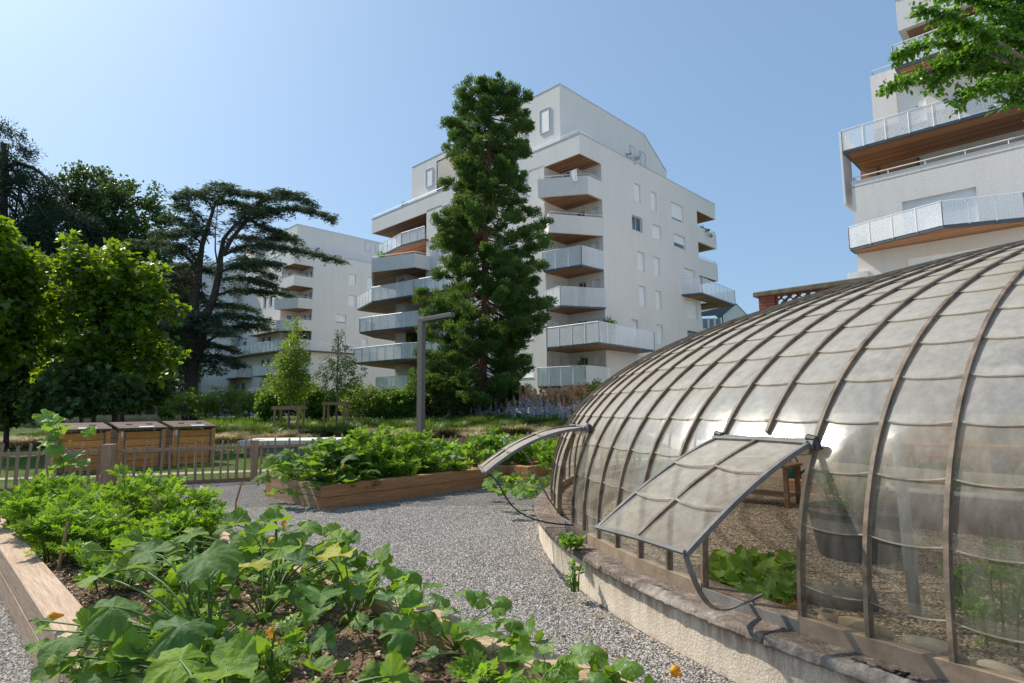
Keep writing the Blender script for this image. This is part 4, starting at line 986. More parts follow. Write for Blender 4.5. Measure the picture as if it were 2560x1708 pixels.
for i in range(len(ps)-1):
    l0, l1 = ps[i]-.34, ps[i+1]; m = MB(); rad = .095; nrow = 6; row_h = .08
    for r_i in range(nrow):
        z = 3.476+r_i*row_h; x = l0-(rad if r_i % 2 else 0)
        while x-2*rad > l1-.02:
            cx_ = x-rad; P0 = []
            for o in (.05, .17):
                for rr in (rad, rad-.02): P0.append([PW(cx_+rr*math.cos(PI*j/8), o, z+rr*math.sin(PI*j/8)) for j in range(9)])
            m.grid([P0[0], P0[2]]); m.grid([P0[1], P0[3]]); m.grid([P0[0], P0[1]]); x -= 2*rad
    m.build('tile_lattice', M_TILE, tw)

n = 420; dd_ = rng.uniform(2.4, 9, n); pp_ = np.c_[rng.uniform(-.35, .25, n)*dd_, dd_, np.full(n, .022)]; rr_ = np.hypot(pp_[:, 0]-CX, pp_[:, 1]-CY); aa_ = (pp_[:, 0]-bedA[0][0])*nA[0]+(pp_[:, 1]-bedA[0][1])*nA[1]; pp_ = pp_[(rr_ > 7.65) & (aa_ > .03) & ((rr_ < 7.95) | (aa_ < .5) | (rng.random(n) < .25))]; n = len(pp_)
M_DRY = leaf('fallen_leaf', (.25, .12, .06), (.55, .36, .20), .15)
tag(leaves('fallen_leaves', T_OVAL, pp_, frames(rdir(n)*A([1, 1, .15]), rdir(n, 2.)), rng.uniform(.015, .05, n), rng.random(n), M_DRY), 'dry brown leaves scattered on the gravel, mostly along the low wall', 'fallen leaves', kind='stuff')
# ---- things inside the glasshouse
Wv = wood('bench_wood', (.16, .09, .05), (.28, .17, .10), (.40, .27, .17), 'x', BL)
def obox(m, c, s, dirx, z0, z1, d):
    """box centred at plan point c, s wide along dirx, d deep"""
    dx = A([*unit(A(dirx[:2], float)), 0]); dy = A([-dx[1], dx[0], 0]); c = A([c[0], c[1], 0.])
    return m.box(c-dx*s/2-dy*d/2+A([0, 0, z0]), dx*s, dy*d, (0, 0, z1-z0))
dk = thing('wooden_deck', 'low boarded deck with timber steps against the rear wall inside the glasshouse', 'deck', (5.3, 10.6, 0))
e0 = A([5.0, 10.9, 0]); m = MB()
for i in range(17): m.box(e0+RD*(.145*i)-LD*0+A([0, 0, .16]), -LD*4.6, RD*.135, (0, 0, .03))
m.build('deck_board', W_DECK, dk); MB().box(e0-RD*.03+A([0, 0, 0]), -LD*4.6, RD*.03, (0, 0, .185)).build('edge_board', W_DECK, dk)
for i in range(2): MB().box(e0-RD*(.3*(i+1)+.03)-LD*1.6+A([0, 0, .10-.05*i]), -LD*1.5, RD*.27, (0, 0, .03)).build('step', W_DECK, dk)
tb = thing('potting_bench', 'small wooden potting bench with slatted lower shelf just inside the raised vent', 'table', (3.95, 9.5, 0))
m = MB(); obox(m, (3.95, 9.55), 1.1, -LD, .60, .64, .6); m.build('tabletop', Wv, tb)
for a in (-.48, .48):
    for b in (-.24, .24): obox(MB(), (3.95-LD[0]*a+RD[0]*b, 9.55-LD[1]*a+RD[1]*b), .06, -LD, .0, .598, .06).build('leg', Wv, tb)
m = MB()
for i in range(5): obox(m, (3.95+RD[0]*(-.2+.1*i), 9.55+RD[1]*(-.2+.1*i)), 1.0, -LD, .16, .18, .075)
m.build('shelf', Wv, tb)
wc = onz(1985, 1195, .19); W_ = thing('watering_can', 'dark green watering can standing on the deck behind the raised vent', 'watering can', wc)
M_CAN = basic('green_plastic', (.012, .075, .065), .4, .1)
MB().lathe(wc, [(0, .0), (.12, .0), (.13, .02), (.12, .24), (.10, .27), (.04, .28)], 18).build('body', M_CAN, W_, True)
MB().tube([wc+A([.1, -.02, .07]), wc+A([.24, -.08, .20]), wc+A([.30, -.1, .27])], [.025, .015, .013], 8).build('spout', M_CAN, W_)
MB().tube(bez([wc+A([-.05, 0, .27]), wc+A([-.06, 0, .42]), wc+A([.10, 0, .42]), wc+A([.08, 0, .26])]), .012, 7).build('handle', M_CAN, W_)
pc = onz(2145, 1392, 0.); pot = thing('planter_tub', 'large black round planter tub holding tomato plants inside the glasshouse', 'planter', pc)
MB().lathe(pc, [(0, .0), (.34, .0), (.36, .03), (.44, .44), (.47, .45), (.47, .49), (.44, .49), (.42, .42), (0, .42)], 36).build('tub', basic('black_plastic', (.035, .037, .04), .5, .2, 5), pot, True)
MB().lathe(pc+A([0, 0, .425]), [(.42, 0), (0, .01)], 24).build('soil', M_SOIL, pot)
for (x, y, Y, top, lb) in ((2290, 1545, 0, 1.55, 'grey steel pole standing among pebbles in front of the tub'), (2160, 1290, 0, 2.0, 'grey steel pole behind the planter tub')):
    c = onz(x, y); o = MB().tube([c, c+A([-.03, .02, top])], .04, 12).build('steel_pole', basic('galvanised', (.30, .33, .36), .5, .1), None, True); tag(o, lb, 'pole')
c = onz(2075, 1500, .05)
lg = MB().tube([c+A([-.42, .30, .02]), c+A([-.2, .12, .03]), c+A([.05, -.05, .02]), c+A([.28, -.12, .04])], [.05, .065, .10, .085], 10)
for q in ((.1, .05, .14), (.22, .03, .12), (.16, -.14, .1), (-.02, -.1, .12)): lg.tube([c+A([.1, -.06, .03]), c+A(q)], [.04, .015], 6)
tag(lg.build('log', M_BARKG, None, True), 'gnarled driftwood log lying behind the stones inside the glass', 'log')
def rock(name, c, sx, sy, sz, ang, label, mat, group=None, seed=0):
    V = []; F = []; n, m_ = 14, 10
    for i in range(m_+1):
        th = PI*i/m_
        for j in range(n):
            a = 2*PI*j/n; p = A([math.sin(th)*math.cos(a), math.sin(th)*math.sin(a), math.cos(th)])
            f = 1+.12*mn.noise(Vector((p[0]*1.3+seed, p[1]*1.3, p[2]*1.3))); p = p*f
            x, y, z = p[0]*sx, p[1]*sy, p[2]*sz; V.append((c[0]+x*math.cos(ang)-y*math.sin(ang), c[1]+x*math.sin(ang)+y*math.cos(ang), c[2]+z))
    for i in range(m_):
        for j in range(n): F.append((i*n+j, (i+1)*n+j, (i+1)*n+(j+1) % n, i*n+(j+1) % n))
    mb = MB(); mb.v = V; mb.f = F; o = mb.build(name, mat, None, True); return tag(o, label, 'stone', group)
M_ROCK = basic('sandstone', (.42, .30, .17), .85, .25, 14, .3, 60); M_ROCKG = basic('greystone', (.30, .26, .20), .85, .25, 14, .3, 60)
def rim(k, r, z): a = PHA-k*DPH; return A([CX+r*math.cos(a), CY+r*math.sin(a), z])
tan = lambda k: PHA-k*DPH+PI/2
rock('stone', rim(1.38, 7.27, .385), .15, .06, .052, tan(1.4)+.1, 'long ochre stone lying on the sill behind the glass, beside the broken shell', M_ROCK, seed=1)
rock('stone', rim(.45, 7.25, .38), .14, .065, .05, tan(.5), 'grey-brown oblong stone on the sill, second along from the shell', M_ROCKG, seed=3)
rock('stone', rim(-.3, 7.27, .37), .11, .05, .04, tan(-.3), 'smallest rounded stone on the sill nearest the right edge', M_ROCKG, seed=6)
c = rim(1.85, 7.3, .34); m = MB().lathe(c, [(.01, .0), (.04, .012), (.055, .05), (.045, .085), (.035, .095)], 16)
tag(m.build('pot_shard', M_ROCK, None, True), 'small broken clay pot resting on the sill at the left of the ochre stone', 'pot')
# long low planter at the back and wooden furniture near the wall
pc2 = onz(2190, 1312); d2 = -LD; gp_ = thing('long_planter', 'long corrugated planter trough with tomato plants at the rear of the glasshouse', 'planter', pc2)
m = MB().box(pc2, d2*2.6, RD*.6, (0, 0, .45)); m.build('trough', basic('brown_panel', (.16, .11, .09), .8, .3, 20), gp_); MB().box(pc2-RD*.03-d2*.03+A([0, 0, .452]), d2*2.66, RD*.66, (0, 0, .03)).build('rim', basic('white_edge', (.6, .6, .58), .6, .1), gp_)
tc_ = A([7.2, 9.2, .19]); tbl = thing('picnic_table', 'long orange-toned wooden table behind the rear planter against the beige wall', 'table', tc_)
tc_ = A([7.0, 9.0, 0]); m = MB().box(tc_+A([0, 0, .86])+LD*1.0, -LD*2.6, RD*.7, (0, 0, .05)); W_OR = wood('orange_wood', (.42, .19, .07), (.62, .31, .12), (.74, .42, .19), 'x', BL); m.build('tabletop', W_OR, tbl)
for a in (.9, -1.5):
    for b in (.08, .6): MB().box(tc_+LD*a+RD*b+A([0, 0, .19]), LD*.08, RD*.08, (0, 0, .668)).build('leg', W_OR, tbl)
for i, a in enumerate((.35, -.75)):
    cc = tc_+LD*a+RD*.85+A([0, 0, .19]); ch = thing('wooden_chair', ['open-backed wooden chair behind the table, left one', 'open-backed wooden chair behind the table, right one'][i], 'chair', cc, 'wooden chairs behind the long table')
    MB().box(cc+A([0, 0, .44]), LD*.42, RD*.42, (0, 0, .035)).build('seat', W_OR, ch)
    for x in (0, .37):
        for y in (0, .37): MB().box(cc+LD*x+RD*y, LD*.045, RD*.045, (0, 0, .438 if y < .1 else .98)).build('leg', W_OR, ch)
    MB().box(cc+RD*.37+LD*.047+A([0, 0, .90]), LD*.32, RD*.04, (0, 0, .08)).build('backrest', W_OR, ch)
# ================================================================== FENCES, LAMP, BINS, SLAB
def dup(root, loc, rz=0., label=None, name=None):
    r = root.copy(); COL.objects.link(r); r.location = loc; r.rotation_euler = (0, 0, rz)
    if label: r['label'] = label
    for ch in list(root.children):
        c = ch.copy(); COL.objects.link(c); c.parent = r
        for g in list(ch.children):
            d = g.copy(); COL.objects.link(d); d.parent = c
    return r
fsegs = [(FENCE[0], FENCE[1], 'leftmost run of grey paling fence, passing behind the tomato plants'), (FENCE[1], FENCE[2], 'run of grey paling fence in front of the left-hand compost bin'),
         (FENCE[2], FENCE[3], 'run of paling fence between two squared posts, in front of the right-hand compost bin'), (FENCE[3], FENCE[4], 'run of paling fence partly hidden by the courgette bed'), (FENCE[4], FENCE[5], 'right-hand run of paling fence behind the far vegetable beds')]
pk = MB(); pk.hexa([(-.02, -.012, .02), (.02, -.012, .02), (.02, .012, .02), (-.02, .012, .02), (-.016, -.01, .86), (.013, -.01, .88), (.013, .01, .88), (-.016, .01, .86)])
pk2 = MB(); pk2.hexa([(-.018, -.012, .02), (.02, -.012, .02), (.02, .012, .02), (-.018, .012, .02), (-.006, -.01, .87), (.018, -.01, .85), (.018, .01, .85), (-.006, .01, .87)])
PKM = []
for (p0, p1, lb) in fsegs:
    p0, p1 = A(p0), A(p1); L = np.linalg.norm(p1-p0); d = (p1-p0)/L; ang = math.atan2(d[1], d[0])
    f = thing('picket_fence', lb, 'fence', (*p0, 0), 'paling fence round the garden')
    nP = int(L/.15)
    for i in range(nP):
        j = i % 2
        if len(PKM) < 2:
            o = (pk if j == 0 else pk2).build('picket', W_PICK, None); o.parent = f; PKM.append(o)
        else: o = PKM[j].copy(); COL.objects.link(o); o.parent = f
        q = d*(i+.5)*L/nP; o.location = (q[0], q[1], 0); o.rotation_euler = (rng.uniform(-.03, .03), rng.uniform(-.05, .05), ang+rng.uniform(-.3, .3)); s_ = rng.uniform(.94, 1.07); o.scale = (rng.uniform(1.1, 1.7), 1.2, s_)
    D3 = A([d[0], d[1], 0]); N3 = A([-d[1], d[0], 0]); P0 = A([p0[0], p0[1], 0])
    MB().box(P0+N3*-.035+A([0, 0, .70]), D3*L, N3*.02, (0, 0, .065)).build('rail', W_PICK, f)
    MB().box(P0+N3*-.05, D3*L, N3*.03, (0, 0, .09)).build('kickboard', wood('kickboard_wood', (.24, .13, .07), (.36, .22, .13), (.46, .3, .2), 'x', ang), f)
for i, (x, y) in enumerate(FENCE[2:5]):
    w = (.2, .13, .12)[i]; MB2 = MB().cbox((x, y-.1, .44), w, w, .88, (d[0], d[1], 0), (-d[1], d[0], 0)).build('post', W_POST, None, bevel=.008)
    tag(MB2, ('thick squared fence post at the left bend of the paling fence', 'slimmer squared fence post left of the courgette bed', 'squared fence post hidden behind the tall tomato bush')[i], 'fence post')
bf = [(-14.0, 21.5), (-9.5, 22.0), (-6, 22.6), (-2.5, 22.0), (2.4, 22.4)]
m = MB(); r = MB(); P0b = A([bf[0][0], bf[0][1], 0])
bfo = thing('low_fence', 'low split-chestnut edging fence along the far meadow', 'fence', P0b)
for (p0, p1) in zip(bf[:-1], bf[1:]):
    p0, p1 = A(p0), A(p1); L = np.linalg.norm(p1-p0); n = int(L/.11)
    for i in range(n):
        q = p0+(p1-p0)*i/n; z = gh(q[0], q[1])-.05; m.tube([(q[0], q[1], z), (q[0]+rng.uniform(-.02, .02), q[1], z+rng.uniform(.34, .5))], [.022, .017], 5)
    for h in (.14, .3): r.tube([(*p0, gh(*p0)+h), (*p1, gh(*p1)+h)], .008, 4)
m.build('stake_row', W_POST, bfo); r.build('wire', M_BLACK, bfo)
lp = A([-3.42, 22., 0]); lamp = thing('street_lamp', 'tall angular grey-brown lamp post with a flat arm', 'lamp post', lp)
z1_ = 4.78
m = MB().cbox(lp+A([0, 0, z1_/2]), .30, .18, z1_, LD, RD).build('pole', M_LAMP, lamp, bevel=.01)
m = MB(); m.box(lp-RD*.091+LD*.151+A([0, 0, z1_+.002]), -LD*2.0, RD*.18, (0, 0, .15)); m.build('arm', M_LAMP, lamp, bevel=.008)
MB().box(lp-RD*.06-LD*1.0+A([0, 0, z1_-.03]), -LD*.72, RD*.12, (0, 0, .03)).build('light_panel', M_PANE, lamp)
# compost bins
M_PAPER = basic('notice_sheet', (.62, .66, .70), .5, .05); M_STEEL = basic('steel_plate', (.6, .6, .6), .35, .1, metal=.8)
def bin_(loc, w, label):
    t = thing('compost_bin', label, 'compost bin', (0, 0, 0), 'timber compost bins behind the fence')
    h, d = 1.02, 1.05; X = RD*w; Y = LD*0; 
    F_ = A([RD[1], -RD[0], 0])           # front normal
    c0 = A([0, 0, 0.]); B = -F_          # towards the back
    m = MB()
    for i in range(5):
        z = .04+i*.19; m.box(c0+RD*.1-B*0+A([0, 0, z]), RD*(w-.2), B*.035, (0, 0, .178))
    m.build('front_board', W_BIN, t)
    for o in (0, w-.1): MB().box(c0+RD*o-B*.02, RD*.1, B*.09, (0, 0, h)).build('corner_post', W_BIN, t)
    for o in (.1, w-.14): MB().box(c0+RD*o-B*.014+A([0, 0, .02]), RD*.04, B*.013, (0, 0, h-.08)).build('slide_rail', M_DARKM, t)
    for o, nm in ((0, 0), (w-.03, 1)):
        m = MB()
        for i in range(5): z = .04+i*.19; hh = .178; m.box(c0+RD*o+B*.075+A([0, 0, z]), RD*.03, B*(d-.08), (0, 0, hh+(.07 if i == 4 else 0)))
        m.build('side_board', W_BIND, t)
    m = MB()
    for i in range(5): m.box(c0+B*d+A([0, 0, .04+i*.19]), RD*w, B*.03, (0, 0, .178))
    m.build('back_board', W_BIND, t)
    z0, z1 = h+.03, h+.17; e = .025; sl = (B*(d+.1)+A([0, 0, z1-z0])); m = MB()
    n = 6
    for i in range(n): m.box(c0-RD*e-B*.07+A([0, 0, z0])+sl*(i/n+.004), RD*(w+2*e), sl*(1/n-.012), (0, 0, .035))
    ld = m.build('lid', W_BIND, t)
    q = lambda a, b: c0-B*.07+A([0, 0, z0+.04])+sl*b+RD*a
    MB().poly([q(w*.42, .06), q(w*.75, .06), q(w*.75, .22), q(w*.42, .22)]).build('notice', M_PAPER, ld)
    for a in (.28, .72):
        MB().box(q(w*a, .45), RD*.05, sl*.16, (0, 0, .012)).box(q(w*a-.05, .52), RD*.15, sl*.03, (0, 0, .014)).build('hinge', M_BLACK, ld)
    MB().box(c0+RD*.03-B*.026+A([0, 0, h-.17]), RD*.045, B*.006, (0, 0, .13)).build('latch', M_STEEL, t)
    t.location = tuple(float(v) for v in loc); return t
e3 = A([-8.6, 17.2, 0.])
bin_(e3-RD*1.12, 1.08, 'timber compost bin nearest the stone slab, right of three'); bin_(e3-RD*2.40, 1.08, 'middle timber compost bin with a pale notice on its dark lid'); bin_(e3-RD*3.76, 1.16, 'left-hand timber compost bin of three, under the plane tree')
sl_ = thing('stone_slab', 'broad pale stone slab table on a recessed dark base on the lawn', 'platform', (-9.2, 20.2, 0))
MB().box((-9.25, 19.9, .30), (3.3, .0, 0), (-.1, 1.9, 0), (0, 0, .2)).build('top', M_CONC, sl_, bevel=.01); MB().box((-9.05, 20.1, 0), (2.9, 0, 0), (0, 1.5, 0), (0, 0, .298)).build('base', basic('slab_base', (.3, .29, .27), .9, .1), sl_)

# ================================================================== RAISED BEDS
def beam(m, a, b, w, z0, z1, side):
    """timber from a to b; side: plan direction of its thickness"""
    a, b = A([a[0], a[1], 0.]), A([b[0], b[1], 0.]); s_ = A([side[0], side[1], 0])*w; return m.box(a+A([0, 0, z0]), b-a, s_, (0, 0, z1-z0))
rl = A([*bedA[0], 0.]); ll = A([*bedA[1], 0.])     # a point on each long edge
WA = float((rl-ll)@RD)
def along(p, t): return p+LD*t
bedL0 = ll+LD*float((rl-ll)@LD)                     # foot of rl on the left edge
t0A, t1A = -3.2, 6.1
ba = thing('raised_bed', 'foreground raised bed of pale squared timbers full of squash, melon and tomato plants', 'raised bed', bedL0)
tw_ = .20
for z0, z1 in ((-.02, .162), (.168, .33)):
    cuts = [t0A, .35 if z0 > 0 else 1.4, t1A]
    for a, b in zip(cuts[:-1], cuts[1:]):
        beam(MB(), along(bedL0, a+.002), along(bedL0, b-.002), tw_, z0, z1, RD).build('timber', W_BED_L, ba, bevel=.006)
        beam(MB(), along(rl, a+.002), along(rl, b-.002), tw_, z0, z1, -RD).build('timber', W_BED_L, ba, bevel=.006)
    beam(MB(), bedL0+LD*(t1A+.002), bedL0+LD*(t1A+.002)+RD*WA, tw_, z0, z1, LD).build('timber', W_BED_R, ba, bevel=.006)
def soilmesh(name, o, du, dv, nu, nv, z, amp, parent):
    P = np.zeros((nu+1, nv+1, 3))
    for i in range(nu+1):
        for j in range(nv+1):
            q = o+du*i/nu+dv*j/nv; q = A([q[0], q[1], z+amp*mn.fractal(Vector((q[0]*3, q[1]*3, 0)), .8, 2.1, 5)+.25*amp*mn.noise(Vector((q[0]*25, q[1]*25, 0)))]); P[i, j] = q
    return MB().grid(P).build(name, M_SOIL, parent, True)
soilmesh('soil', along(bedL0, t0A)+RD*.18, LD*(t1A-t0A), RD*(WA-.36), 240, 50, .245, .05, ba)
# litter of stems and dead leaves on the soil
M_LIT = leaf('dry_leaf', (.22, .13, .07), (.50, .36, .22), .15)
n = 9000; a_ = rng.uniform(t0A, t1A, n); b_ = rng.uniform(.2, WA-.2, n)
pos = bedL0+LD*a_[:, None]+RD*b_[:, None]; pos[:, 2] = .25+.05*A([mn.fractal(Vector((p[0]*3, p[1]*3, 0)), .8, 2.1, 5) for p in pos])+.008
R = frames(rdir(n)*A([1, 1, .25]), rdir(n, 2.5)); tag(leaves('leaf_litter', T_OVAL, pos, R, rng.uniform(.012, .045, n), rng.random(n), M_LIT), 'brown crumbled leaf litter over the bare soil of the foreground bed', 'leaf litter', kind='stuff')

bc = onz(806, 1276, 0.); LB, WB = 3.5, 1.9
bb = thing('raised_bed', 'middle raised bed of brown timbers with a big courgette plant at its left end', 'raised bed', bc)
hB = .36
for z0, z1, ex in ((-.02, .178, 0), (.184, hB, .0)):
    beam(MB(), bc, bc+RD*LB, .2, z0, z1, LD).build('timber', W_BED_R, bb, bevel=.006)
    beam(MB(), bc+LD*(.202), bc+LD*WB, .2, z0, z1, RD).build('timber', W_BED_L if False else wood('bed_timber_end', (.26, .15, .085), (.42, .27, .165), (.56, .39, .26), 'x', BL), bb, bevel=.006)
    beam(MB(), bc+LD*(WB+.002), bc+LD*(WB+.002)+RD*LB, .2, z0, z1, LD).build('timber', W_BED_R, bb, bevel=.006)
    beam(MB(), bc+RD*LB+LD*.202, bc+RD*LB+LD*WB, .2, z0, z1, -RD).build('timber', W_BED_R, bb, bevel=.006)
soilmesh('soil', bc+RD*.18+LD*.18, RD*(LB-.36), LD*(WB-.36), 40, 20, .30, .03, bb)
b2o = bc+RD*(LB+.35)+LD*.15
bb2 = thing('raised_bed', 'raised bed with trailing squash leaves spilling over its side, just beyond the middle bed', 'raised bed', b2o)
for z0, z1 in ((-.02, .178), (.184, hB)):
    beam(MB(), b2o, b2o+RD*2.4, .2, z0, z1, LD).build('timber', W_BED_R, bb2, bevel=.006); beam(MB(), b2o+LD*.202, b2o+LD*WB, .2, z0, z1, RD).build('timber', W_BED_R, bb2, bevel=.006)
    beam(MB(), b2o+LD*(WB+.002), b2o+LD*(WB+.002)+RD*2.4, .2, z0, z1, LD).build('timber', W_BED_R, bb2, bevel=.006); beam(MB(), b2o+RD*2.4+LD*.202, b2o+RD*2.4+LD*WB, .2, z0, z1, -RD).build('timber', W_BED_R, bb2, bevel=.006)
soilmesh('soil', b2o+RD*.18+LD*.18, RD*2.05, LD*(WB-.36), 30, 20, .30, .03, bb2)
b3o = A([.3, 11.9, 0]); bb3 = thing('raised_bed', 'far raised bed whose brown timbers show behind the left-hand raised vent', 'raised bed', b3o)
for z0, z1 in ((-.02, .178), (.184, hB)): beam(MB(), b3o, b3o+RD*2.6, .2, z0, z1, LD).build('timber', W_BED_R, bb3, bevel=.006); beam(MB(), b3o+LD*.202, b3o+LD*1.5, .2, z0, z1, RD).build('timber', W_BED_R, bb3, bevel=.006)
soilmesh('soil', b3o+RD*.18+LD*.18, RD*2.3, LD*1.3, 20, 12, .30, .03, bb3)

# ================================================================== VEGETABLES
def bend(a, b, sagz=.12, n=7):
    a, b = A(a, float), A(b, float); c = a+(b-a)*.35+A([0, 0, abs(b[2]-a[2])*.6+sagz]); return [(1-t)**2*a+2*t*(1-t)*c+t*t*b for t in np.linspace(0, 1, n)]
def leaf_plant(name, label, cat, base, items, mat, tm, stem_r=.008, flowers=(), group=None, yellow=(), nodes=None, matY=None):
    """items: (centre, size, facing dir, tilt normal)"""
    t = thing(name, label, cat, base, group)
    base = A(base, float); st = MB(); VV = {0: [[], [], []], 1: [[], [], []]}
    buckets = {}
    for i, (c, s_, ax, nm) in enumerate(items):
        c = A(c, float); ax = A(ax, float); nm = A(nm, float); R = frames(ax[None], nm[None])[0]
        key = (1 if i in yellow else 0, rng.integers(len(tm))); buckets.setdefault(key, []).append((c, R, s_))
        b0 = base if nodes is None else min(nodes, key=lambda q: np.linalg.norm((A(q)-c)[:2]))
        b0 = A(b0, float)
        if np.linalg.norm(c-b0) < 1.4: st.tube(bend(b0, c, .0), [stem_r*.5]*3+[stem_r*.42]*3+[stem_r*.32], 6, False)
    st.build('stem', M_STEM, t, True)
    for yb in (0, 1):
        if yb:
            for (y_, k), lst in buckets.items():
                for q in (lst if y_ else []):
                    V, F, a_ = inst(tm[k], A([q[0]]), A([q[1]]), A([q[2]]), A([.5])); fastmesh('yellowing_leaf', V, F, L_SQY, t, a_, True)
            continue
        Vs, Fs, At, off = [], [], {'var': [], 'vein': []}, 0
        for (y_, k), lst in buckets.items():
            if y_ != yb: continue
            pos = A([q[0] for q in lst]); R = A([q[1] for q in lst]); sc_ = A([q[2] for q in lst])
            V, F, a_ = inst(tm[k], pos, R, sc_, np.clip(rng.normal(.5, .3, len(lst)), 0, 1)); Vs.append(V); Fs.append(F+off); off += len(V)
            for kk in At: At[kk].append(a_[kk])
        if Vs: fastmesh('foliage' if yb == 0 else 'yellowing_leaf', np.concatenate(Vs), np.concatenate(Fs), mat if yb == 0 else L_SQY, t, {k: np.concatenate(v) for k, v in At.items()}, True)
    for q in flowers: flower(t, q)
    return t
def flower(t, q, s_=.034):
    q = A(q, float); m = MB(); d = unit(rdir(1, 1.2)[0]); x = unit(np.cross(d, A([1, 0, .1]))); y = np.cross(d, x); P = []
    for i, (r, h) in enumerate(((.15, 0), (.35, .5), (.5, 1.1), (.75, 1.6), (.45, 2.2))):
        P.append([q+s_*(d*h+(x*math.cos(a)+y*math.sin(a))*r*(1+.25*math.sin(5*a)*(i > 1))) for a in np.linspace(0, 2*PI, 16)])
    P = A(P); n, m_ = P.shape[:2]; F = A([(i*m_+j, i*m_+j+1, (i+1)*m_+j+1, (i+1)*m_+j) for i in range(n-1) for j in range(m_-1)])
    fastmesh('flower', P.reshape(-1, 3), F, M_FLOWER, t, {'var': rng.random(n*m_)}, True)
def spread(n, o, du, dv, z0, z1, smin, smax, hump=.0):
    out = []
    for _ in range(n):
        a, b = rng.random(2); q = A(o)+A(du)*a+A(dv)*b; z = z0+(z1-z0)*rng.random()**.8+hump*math.sin(PI*a)*math.sin(PI*b)
        ax = rdir(1)[0]*A([1, 1, .3]); nm = rdir(1)[0]*A([.8, .8, .2])+A([-.1, -.15, .75]); out.append((A([q[0], q[1], z]), rng.uniform(smin, smax), ax, nm))
    return out
def BA(t, s_, z=0.): return bedL0+LD*t+RD*s_+A([0, 0, z])
# hero squash leaves: (survey px, height, size, yaw of leaf tip, tilt)
def hero(px, py, z, s_, yaw, nx=0., ny=0.): return (onz(px, py, z), s_*.80, A([math.cos(yaw), math.sin(yaw), 0]), A([nx, ny, 1.]))
g10 = lambda x, y: (x*.383, 1150+y*.383)
H1 = []
for x, y, z, s_, yaw, nx, ny in ((1340, 630, .78, .22, -.3, .1, -.35), (980, 600, .78, .15, 2.8, -.2, -.3), (640, 760, .62, .13, 2.2, -.3, -.5), (880, 700, .66, .12, 1., .2, -.3), (740, 960, .66, .15, .2, -.1, -.45), (430, 1170, .55, .13, -1.9, -.3, -.7),
                                 (390, 1390, .40, .12, -1.2, -.2, -.5), (1180, 1085, .60, .17, .4, -.1, -.4), (1180, 1310, .60, .145, -2.6, 0, -.4), (1480, 1370, .58, .15, -.2, 0, -.35), (1390, 840, .62, .13, -1.2, .1, -.8), (1640, 680, .7, .13, -1., .2, -.6)):
    H1.append(hero(*g10(x, y), z, s_, yaw, nx, ny))
H2 = []
for x, y, z, s_, yaw, nx, ny in ((2090, 870, .66, .15, -1.3, .3, -.6), (2050, 1000, .55, .12, -1.5, .2, -.7), (1950, 660, .66, .13, .3, 0, -.3), (1830, 580, .70, .15, .5, .1, -.3), (1530, 420, .76, .14, .2, 0, -.3), (1250, 480, .78, .13, 0, 0, -.3), (1800, 400, .80, .13, .9, 0, -.2), (1780, 340, .84, .12, 2.5, 0, -.2),
                                 (2000, 440, .70, .14, -.2, 0, -.4), (2200, 510, .62, .13, -.2, .1, -.4), (2280, 540, .58, .12, -.4, .2, -.4), (1900, 500, .72, .13, 2.9, 0, -.3), (2230, 620, .66, .11, 1.7, .1, -.8), (2130, 640, .66, .12, 2.3, 0, -.3), (1700, 480, .76, .13, 1.5, 0, -.3), (2450, 640, .50, .14, -.8, .1, -.3)):
    H2.append(hero(*g10(x, y), z, s_, yaw, nx, ny))
crownA = BA(-.35, .85, .27)
n1 = [BA(t, s_, .28) for t, s_ in ((-1.2, .35), (-.6, .6), (-.1, .9), (.3, .5), (.0, .35), (-.9, .15))]
sp1 = spread(75, BA(-1.3, .05), LD*2.1, RD*.85, .33, .50, .04, .09)
for _ in range(26):
    H1.append(hero(*g10(rng.uniform(190, 820), rng.uniform(990, 1440)), rng.uniform(.32, .46), rng.uniform(.05, .10), rng.uniform(-3, 3), rng.uniform(-.5, .3), rng.uniform(-.9, -.2)))
leaf_plant('squash_plant', 'huge-leaved grey-green squash plant sprawling over the near timber corner of the foreground bed', 'squash plant', BA(-.6, .6, .26), H1+sp1, L_SQ, SQ, .012, [onz(565, 1622, .42), onz(160, 1538, .40)], None, (11,), n1)
n2 = [BA(t, s_, .28) for t, s_ in ((.6, .9), (1.1, 1.2), (.9, .6), (1.7, 1.0), (.3, 1.3), (2.0, 1.4))]
sp2 = spread(135, BA(.25, .35), LD*2.4, RD*1.5, .33, .58, .04, .095)
leaf_plant('squash_plant', 'broad squash plant with yellowing leaves in the middle of the foreground bed', 'squash plant', BA(1., 1., .26), H2+sp2, L_SQ, SQ, .011, [onz(690, 1608, .40), onz(712, 1322, .52), onz(670, 1365, .48)], None, (12, 13, 20), n2)
